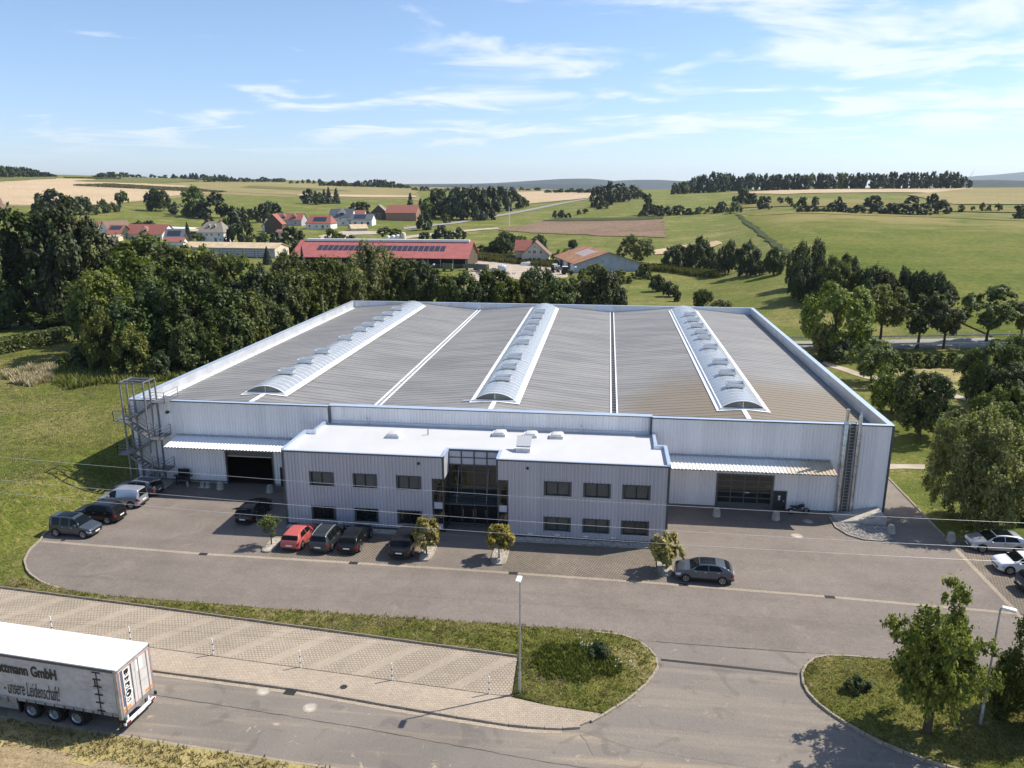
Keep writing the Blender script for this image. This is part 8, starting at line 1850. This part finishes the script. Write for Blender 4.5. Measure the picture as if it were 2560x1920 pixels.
def house(name,label,x,y,rz,L,Wd,eave,ridge,wall,roof,cat='house',wins=(),hip=0.0,chim=(),group=None,over=.4,gwall=None,sol=None,dorm=(),frame=WHITEM,z=None):
    t=thing(name,label,cat,(x,y,T(x,y) if z is None else z),rz,group)
    wo,ro=gable(t,L,Wd,eave,ridge,wall,roof,over,hip,gwall)
    for w in wins: win(t,w[0],w[1],w[2],w[3],w[4],L,Wd,frame)
    for c in chim: chimney(ro,c[0],c[1],ridge-1.2,ridge+c[2])
    k=(ridge-eave)/(Wd/2); sl=math.atan(k)
    for (dx,s,t0,w) in dorm:
        zz_,yy_=dormer(ro,dx,s,Wd,eave,ridge,t0,w,wall,roof)
        MB().box(dx-w*.28,yy_-.03 if s<0 else yy_,zz_+.15,dx+w*.28,yy_ if s<0 else yy_+.03,zz_+1.0).build('dormer_pane',GLASSD,ro)
        m=MB()
        for q in (-1,1): m.add([(dx,yy_+s*.25,zz_+1.16+w*.5),(dx+q*(w/2+.2),yy_+s*.25,zz_+1.0),(dx+q*(w/2+.2),yy_-s*2.6,zz_+1.0),(dx,yy_-s*2.6,zz_+1.16+w*.5)],[(0,1,2,3) if q*s<0 else (3,2,1,0)])
        m.build('dormer_roof',roof,ro)
    if sol:
        n,m_,s,u0,t0,pw,ph=sol  # columns, rows
        for i in range(n):
            for j in range(m_):
                u=u0+i*(pw+.06); a=t0+j*(ph+.06)
                y0=s*(Wd/2-a*math.cos(sl)); z0=eave+a*math.sin(sl)+.24; y1=s*(Wd/2-(a+ph)*math.cos(sl)); z1=eave+(a+ph)*math.sin(sl)+.24
                MB().add([(u,y0,z0),(u+pw,y0,z0),(u+pw,y1,z1),(u,y1,z1),(u,y0,z0+.05),(u+pw,y0,z0+.05),(u+pw,y1,z1+.05),(u,y1,z1+.05)],[(0,1,2,3),(4,5,6,7),(0,1,5,4),(1,2,6,5),(2,3,7,6),(3,0,4,7)]).build('solar_panel',SOLAR,ro)
    return t,ro
# farmhouse, gable towards the hall
house('farmhouse','cream farmhouse with its gable to the hall and a red rear roof',19.0,238.0,PI/2+.02,10.0,10.6,3.7,8.5,W_CREAM,R_BROWN,wins=[('w',-2.2,3.9,1.1,1.4),('w',.3,3.9,1.3,1.4),('w',2.2,3.9,1.1,1.4),('w',-1.6,1.1,1.1,1.4),('w',.3,1.1,1.1,1.4),('w',1.9,1.1,1.2,1.4),('w',0.2,6.1,.8,.8)],chim=[(0,.2,.9)],over=.7)
house('house_wing','red roofed wing behind the cream farmhouse',13.2,246,.0,6,8,4.5,8.2,W_CREAM,R_TILE,'house')
# rusty barn with pale gable
t,ro=house('rusty_barn','low barn with a rusty brown roof and pale blue-grey gable right of the farmhouse',42.9,221,PI/2+.28,33,23.5,3.0,6.8,W_BLUE,R_RUST,'barn',over=.8)
for i in range(7):
    u=-7.5+i*2.0; a0,a1=.55,.95; k=(6.8-3.0)/11.75
    y0,y1=11.75*(1-.42),11.75*(1-.85)
    MB().add([(u,y0,3.0+(11.75-y0)*k+.19),(u+.95,y0,3.0+(11.75-y0)*k+.19),(u+.95,y1,3.0+(11.75-y1)*k+.19),(u,y1,3.0+(11.75-y1)*k+.19)],[(0,1,2,3)]).build('roof_light',BLIND,ro)
for i in range(5): MB().box(-14+i*6,11.76,0,-10.5+i*6,11.84,2.7).build('barn_door',W_WOOD if i%2 else W_WHITE,t)
# long red barn with solar panels and open front
rb=thing('long_red_barn','long red roofed open-fronted barn with a row of solar panels','barn',(-38.5,226,0),.0)
BL,BW,be,brd=68,24,3.75,8.9
m=MB(); m.box(-BL/2,BW/2-.3,0,BL/2,BW/2,be); m.box(-BL/2,-BW/2+1,0,-BL/2+.3,BW/2,be); m.box(BL/2-.3,-BW/2+1,0,BL/2,BW/2,be); m.build('wall',W_WOOD,rb)
m=MB(); 
for s in (-1,1): m.add([(s*(BL/2-.1),-BW/2,be),(s*(BL/2-.1),BW/2,be),(s*(BL/2-.1),0,brd)],[(0,1,2)])
m.build('gable_wall',W_WOOD,rb)
m=MB(); k=(brd-be)/(BW/2)
for s in (-1,1):
    y0=s*(BW/2+.8); z0=be-.8*k; a=[(-BL/2-.6,y0,z0),(BL/2+.6,y0,z0),(BL/2+.6,0,brd),(-BL/2-.6,0,brd)]; b=[(x,y,z+.2) for x,y,z in a]; m.add(a+b,[(0,1,2,3),(4,5,6,7),(0,1,5,4),(1,2,6,5),(3,0,4,7)])
br=m.build('roof',R_RED,rb); MB().box(-BL/2+2,-1.1,brd-.1,BL/2-1,1.1,brd+.75).build('ridge_vent',WHITEM,br)
for i in range(24):
    u=-25.5+i*2.1; a0,a1=4.3,8.0; y0,y1=-(BW/2-a0),-(BW/2-a1); f=lambda y:be+(BW/2-abs(y))*k+.32
    p=MB().add([(u,y0,f(y0)),(u+1.75,y0,f(y0)),(u+1.75,y1,f(y1)),(u,y1,f(y1)),(u,y0,f(y0)-.12),(u+1.75,y0,f(y0)-.12),(u+1.75,y1,f(y1)-.12),(u,y1,f(y1)-.12)],[(0,1,2,3),(0,4,5,1),(1,5,6,2),(2,6,7,3),(3,7,4,0)]).build('solar_panel',SOLAR,br)
for i in range(15): x=-BL/2+.5+i*(BL-1)/14; MB().box(x-.12,-BW/2,0,x+.12,-BW/2+.24,be).build('post',GALV,rb)
for i in range(14):
    x=-BL/2+.8+i*(BL-1)/14; m=MB()
    for z in (.5,.9,1.3): m.box(x,-BW/2+.1,z,x+4.3,-BW/2+.16,z+.06)
    m.build('feed_gate',GALV,rb)
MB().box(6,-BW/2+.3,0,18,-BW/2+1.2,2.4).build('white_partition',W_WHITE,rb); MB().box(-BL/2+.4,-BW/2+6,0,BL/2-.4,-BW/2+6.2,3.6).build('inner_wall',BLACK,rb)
for i,(dx) in enumerate((0,2.3,4.4,6.8)):
    x,y=-48+dx,262; t=thing('feed_silo','pale rounded feed silo behind the long red barn, %s from the left'%['first','second','third','fourth'][i],'silo',(x,y,0)); hh=9.0+(1.4 if i==3 else .2*i)
    MB().lathe([(.3,0),(.3,2),(1.1,3.2),(1.15,hh-1),(.8,hh-.3),(0,hh)],14).build('drum',W_CREAM if i==3 else W_WHITE,t,True)
# tan roofed shed with gates
t,ro=house('tan_roofed_shed','long dark shed with a tan roof and pale gate panels left of the red barn',-117,259,-.07,44,13,4.1,5.9,W_GREY,R_TAN,'shed',over=.5,gwall=W_CREAM)
for i in range(6):
    g=MB().box(-14+i*5.6,-6.6,0,-9.6+i*5.6,-6.5,3.4).build('gate',ANTH,t)
    for q in range(4): MB().box(-13.8+i*5.6,-6.64,.5+q*.75,-9.8+i*5.6,-6.6,.95+q*.75).build('gate_panel',BLIND,g)
MB().box(22.02,-6.45,-.5,22.1,6.45,4.1).build('end_wall',W_CREAM,t)
# village
vg='village houses'
house('villa','white villa with a steep weathered hip roof and two chimneys',-156,316,.05,14,12,5.3,10.4,W_WHITE,R_GREY,'house',[('s',-4.6,3.4,1.0,1.3),('s',-1.9,3.4,1.0,1.3),('s',.6,3.4,1.0,1.3),('s',4.6,3.4,1.0,1.3),('s',2.6,.3,1.3,2.3),('s',5.2,1.0,.9,1.1),('s',-3.6,.8,1.0,1.4)],.62,[(-3.2,0,.9),(3.2,0,.9)],vg,dorm=[(-1.6,-1,.42,1.5),(1.4,-1,.42,1.5)],gwall=W_WHITE)
house('village_house','broad house with a big red roof and a white timber-framed dormer',-196,322,-.12,24,13,2.4,7.2,W_WHITE,R_TILE,'house',[('s',8.0,.6,1.4,1.2)],0,[],vg,dorm=[(.5,-1,.3,3.2)])
house('village_house','narrow red roofed house with a blue solar array left of the big red roof',-210,316,.05,8,12,2.6,6.8,W_GREEN,R_TILE,'house',[],0,[],vg,sol=(4,2,-1,-3.2,3.2,1.5,1.6))
house('village_house','house with a bright white gable and brown roof at the left end of the village',-221,330,PI/2-.5,13,10.5,2.6,7.6,W_WHITE,R_BROWN,'house',[],0,[],vg)
house('village_house','low house with an old red tiled roof at the far left of the village',-246,338,.1,22,10,2.2,5.4,W_CREAM,R_TILE,'house',[],0,[],vg)
house('lean_to','pale flat-roofed lean-to in front of the white gable house',-208,304,.2,12,6,2.2,2.9,W_CREAM,R_TAN,'shed',[],0,[],None)
house('open_shed','white roofed open shed on the slope above the village',-193,352,-.35,20,7,2.8,3.4,W_WOOD,WHITEM,'shed',[],0,[],None)
house('long_shed','long low shed with a pale roof left of the conifer',-180,335,.0,26,7,3.3,4.3,W_WOOD,R_TAN,'shed',[],0,[],None)
house('village_house','dark house with slate solar roof and red porch beside the tall conifer',-172,306,.25,9,10,3.0,6.9,W_GREEN,R_SLATE,'house',[],0,[],vg,sol=(3,2,-1,-3.4,.8,2.1,2.0))
house('porch_house','small house with red porch roof in front of the slate solar roof',-167,296,.15,10,6,2.0,3.8,W_WHITE,R_TILE,'house',[('s',-2,.4,1.0,1.2)],0,[],None)
house('village_house','tall red gable roof rising behind the garden trees',-146,368,PI/2+.15,9,10,5.5,11,W_WOOD,R_TILE,'house',[],0,[],vg)
house('garden_shed','small white fronted shed below the tall red gable roof',-134,352,0,7,5,2.6,3.6,W_WHITE,R_TILE,'shed',[('s',0,.8,3.5,1.0)],0,[],None)
house('village_house','white gabled house facing the fields beside the dormer house',-152,380,PI/2-.55,11,9,2.8,7.2,W_WHITE,R_SLATE,'house',[('w',1.2,3.6,1.0,1.1),('w',-1.4,1.0,1.0,1.2)],0,[],vg)
house('village_house','grey house with twin dark dormers in a red roof',-158,420,0,18,10,3.4,7.4,W_GREY,R_TILE,'house',[('s',-5,.8,1.3,1.3),('s',5,.8,1.3,1.3)],0,[],vg,dorm=[(-3.6,-1,.25,3.4),(3.6,-1,.25,3.4)])
house('village_house','white house with a red half-hipped roof carrying a dark solar array',-130,400,-.03,16,11,3.6,7.9,W_WHITE,R_TILE,'house',[('s',-5.5,1.2,1.1,1.3),('s',-1,1.0,1.1,1.4),('s',3,.4,1.6,2.1),('s',6,1.2,1.1,1.3)],.35,[],vg,sol=(6,3,-1,-3.8,1.3,1.35,1.25))
house('village_house','white house with a slate blue roof and a wide dormer',-134,452,.0,16,11,3.0,8.4,W_WHITE,R_SLATE,'house',[('s',-5,1,1.2,1.3),('s',0,1,1.2,1.3),('s',5,1,1.2,1.3)],0,[(0,0,.5)],vg,dorm=[(.5,-1,.35,5.5)])
house('village_house','white bungalow with a striped solar roof beside the fields',-112,428,.05,14,11,3.7,7.1,W_WHITE,R_SLATE,'house',[('s',-4,.6,2.0,1.9),('s',.5,.8,1.6,1.4),('s',4.5,.6,2.0,1.9)],0,[],vg,sol=(5,1,-1,-5.2,.8,1.5,4.6))
house('annex','flat white annex joined to the left of the bungalow',-124,426,.05,8,6,2.8,3.2,W_WHITE,R_SLATE,'house',[('s',0,.5,1.6,1.6)],0,[],None)
house('farm_building','brick farm building with a bright red tiled roof at the edge of the wood',-97,474,-.03,22,14,5.2,10.2,W_BRICK,R_TILE,'house',[],0,[],None)
house('village_house','timber gabled house left of the bright red farm roof',-116.5,482,PI/2+.1,10,11,4.6,9.6,W_WOOD,R_GREY,'house',[('w',0,2.6,5.0,1.2),('w',0,.6,3.0,1.4)],0,[],vg)
house('garage','small red roofed garage left of the timber gabled house',-133,486,0,9,7,3.0,5.2,W_WHITE,R_TILE,'shed',[],0,[],None)
house('village_house','brown gabled house cut by the left edge of the picture',-318,356,PI/2-.55,14,12,5.5,13,W_WHITE,R_BROWN,'house',[('w',-2,6.6,1.2,1.2),('w',2,6.6,1.2,1.2),('w',0,2,2.0,1.6)],0,[],vg,gwall=W_WOOD)
house('polytunnel_shed','pale tent-like shed roof beside the village lane',-104,392,.6,10,7,1.4,3.6,W_CREAM,R_TAN,'shed',[],0,[],None)
# farm yard things
def wagon(x,y,rz,mat,label,L=5.5,h=1.3):
    t=thing('farm_trailer',label,'trailer',(x,y,T(x,y)),rz,None)
    m=MB(); m.box(-L/2,-1.2,.8,L/2,1.2,.95); m.box(-L/2,-1.2,.95,-L/2+.08,1.2,.95+h); m.box(L/2-.08,-1.2,.95,L/2,1.2,.95+h); m.box(-L/2+.08,-1.2,.95,L/2-.08,-1.12,.95+h); m.box(-L/2+.08,1.12,.95,L/2-.08,1.2,.95+h); m.build('box_body',mat,t); MB().bar((L/2,0,.7),(L/2+1.6,0,.6),.12).build('drawbar',ANTH,t)
    for sx in (-1.4,1.4):
        for sy in (-1,1): MB().lathe([(.2,-.12),(.45,-.14),(.48,0),(.45,.14),(.2,.12)],12,(sx,sy*1.0,.48),'y').build('wheel',RUBBER,t)
GRN=plain('faded green paint',(.09,.12,.06),.6); BLU=plain('pale blue tank',(.40,.47,.60),.5)
wagon(-2,207.5,.2,GRN,'green tipping trailer in the farm yard, left of the rubble'); wagon(2.6,203.2,-.3,ANTH,'dark tipping trailer behind the rubble heap',5,1.6); wagon(-9.5,203,.05,GRN,'dark green skip box by the long red barn',3.4,1.8)
t=thing('water_tank','pale blue round water tank beside the rubble heap','tank',(10.3,202,0)); MB().lathe([(0,0),(1.5,0),(1.6,.2),(1.6,2.2),(1.3,2.5),(0,2.6)],18).build('drum',BLU,t,True); MB().lathe([(.4,2.5),(.4,2.75),(0,2.8)],12).build('lid',WHITEM,t)
hp=thing('rubble_heap','heap of pale stone rubble in the farm yard','rubble',(8,196,0)); rg=random.Random(8); m=MB()
for k in range(260):
    a=rg.uniform(0,6.28); r=abs(rg.gauss(0,.45)); x,y=math.cos(a)*r*8,math.sin(a)*r*3.4; z=max(0,1.7*(1-r*1.1)); s=rg.uniform(.25,.7); m.add([(x-s,y-s*.6,z-.3),(x+s,y-s*.5,z-.3),(x+s*.7,y+s,z-.3),(x-s*.8,y+s*.7,z-.3),(x+rg.uniform(-.2,.2),y,z+s*.8),(x+s*.5,y-s*.2,z+s*.6)],[(0,1,5,4),(1,2,5),(2,3,4,5),(3,0,4)])
q=m.build('stones',RUBBLE,hp); q['kind']='stuff'
t=thing('covered_boat','white covered boat on the ground beside the farmhouse','boat',(17.5,226.5,0),.05); m=MB(); m.tube([(-3.4,0,.5),(-2.8,0,.55),(0,0,.7),(2.6,0,.62),(3.6,0,.6)],[.3,.75,.85,.55,.08],12); m.build('hull',WHITEM,t,True); MB().bar((-2.4,0,1.25),(1.6,0,1.35),1.1,.12).build('cover',WHITEM,t)
def tractor(x,y,rz,label):
    t=thing('tractor',label,'tractor',(x,y,T(x,y)),rz)
    for sx,r in ((-1.1,.85),(1.4,.55)):
        for s in (-1,1): MB().lathe([(r*.4,-.22),(r*.95,-.24),(r,0),(r*.95,.24),(r*.4,.22)],16,(sx,s*.95,r),'y').build('wheel',RUBBER,t)
    MB().rbox(.1,-.4,.8,2.0,.4,1.6,.08).build('bonnet',GRN,t); m=MB(); 
    for a in (-1.5,.1):
        for s in (-.7,.7): m.box(a-.05,s-.05,1.0,a+.05,s+.05,2.7)
    m.build('cab_frame',BLACK,t); MB().rbox(-1.65,-.85,2.7,.3,.85,2.85,.05).build('cab_roof',WHITEM,t); MB().box(-1.45,-.66,1.0,.05,.66,2.65).build('cab_glass',GLASSD,t); MB().box(-1.7,-.6,.7,.2,.6,1.0).build('chassis',ANTH,t)
    m=MB(); m.bar((1.2,-.5,1.5),(2.8,-.5,2.6),.14); m.bar((1.2,.5,1.5),(2.8,.5,2.6),.14); m.box(2.7,-1.0,2.3,3.3,1.0,2.7); m.build('front_loader',W_WHITE,t)
tractor(29.0,203.5,-1.3,'tractor with a raised front loader beside the rusty barn'); tractor(33.5,196.5,.1,'dark tractor half hidden by bushes in front of the rusty barn')
tractor(-17,200.5,.2,'pale utility tractor beside the long red barn')
# wind turbines far off
def turbine(x,y,h,rot,label,z=0):
    t=thing('wind_turbine',label,'wind turbine',(x,y,z),0,'far wind turbines')
    MB().tube([(0,0,0),(0,0,h)],[2.6,1.4],10).build('tower',W_WHITE,t); MB().box(-1.5,-5,h-1.5,1.5,3,h+1.8).build('nacelle',W_WHITE,t)
    for k in range(3):
        a=rot+k*2.0944; d=Vector((math.sin(a),0,math.cos(a))); n=Vector((math.cos(a),0,-math.sin(a))); o=Vector((0,-5.6,h)); b=h*.52
        MB().add([o+n*1.2,o-n*1.2,o+d*b*.25-n*2.0,o+d*b-n*.3,o+d*b+n*.3,o+d*b*.25+n*1.0],[(0,1,2,5),(5,2,3,4)]).build('blade',W_WHITE,t)
for x,y,h,rot,lab in TURB: turbine(x,y,h,rot,lab)
# far hills
def hill(name,rows,mat):
    m=MB(); n=len(rows[0])
    for r in rows: m.v+= r
    for i in range(len(rows)-1):
        for k in range(n-1): a=i*n+k; m.f.append((a,a+1,a+n+1,a+n))
    o=m.build(name,mat,None,2); struct(o); return o
HILLM=field_mat('far wooded hill',(.03,.04,.03),(.05,.06,.045),.3,.2,.3,0)
for d0,pts,depth in HILLS:
    rows=[]
    for q,(dd,f) in enumerate(((0,0),(depth*.25,.45),(depth*.5,.8),(depth*.75,1.0),(depth*1.2,.85),(depth*2,0))):
        row=[]
        for ph,hh in pts:
            r=d0+dd; hz_=(hh*(d0+depth*.75)/d0)*f; row.append((47+r*math.sin(ph),-68.5+r*math.cos(ph),hz_-2+(nz(ph*80,q*1.7,1.0)*hh*.06 if 0<q<5 else 0)))
        rows.append(row)
    hill('hills',rows,HILLM)
# air: thin even haze over the whole country
hzb=bpy.data.meshes.new('haze'); HB=MB().box(-14500,-300,-60,15500,17500,330); o=HB.build('haze',None); o['kind']='stuff'; o['label']='thin pale summer haze in the air over the whole country'
hm_=bpy.data.materials.new('haze air'); hm_.use_nodes=True; hn=hm_.node_tree; hn.nodes.clear(); ho=hn.nodes.new('ShaderNodeOutputMaterial'); hv=hn.nodes.new('ShaderNodeVolumePrincipled'); hv.inputs['Density'].default_value=0.000055; hv.inputs['Color'].default_value=(.74,.86,1.0,1); hv.inputs['Anisotropy'].default_value=.3; hn.links.new(hv.outputs[0],ho.inputs['Volume']); o.data.materials.append(hm_); bpy.data.meshes.remove(hzb)
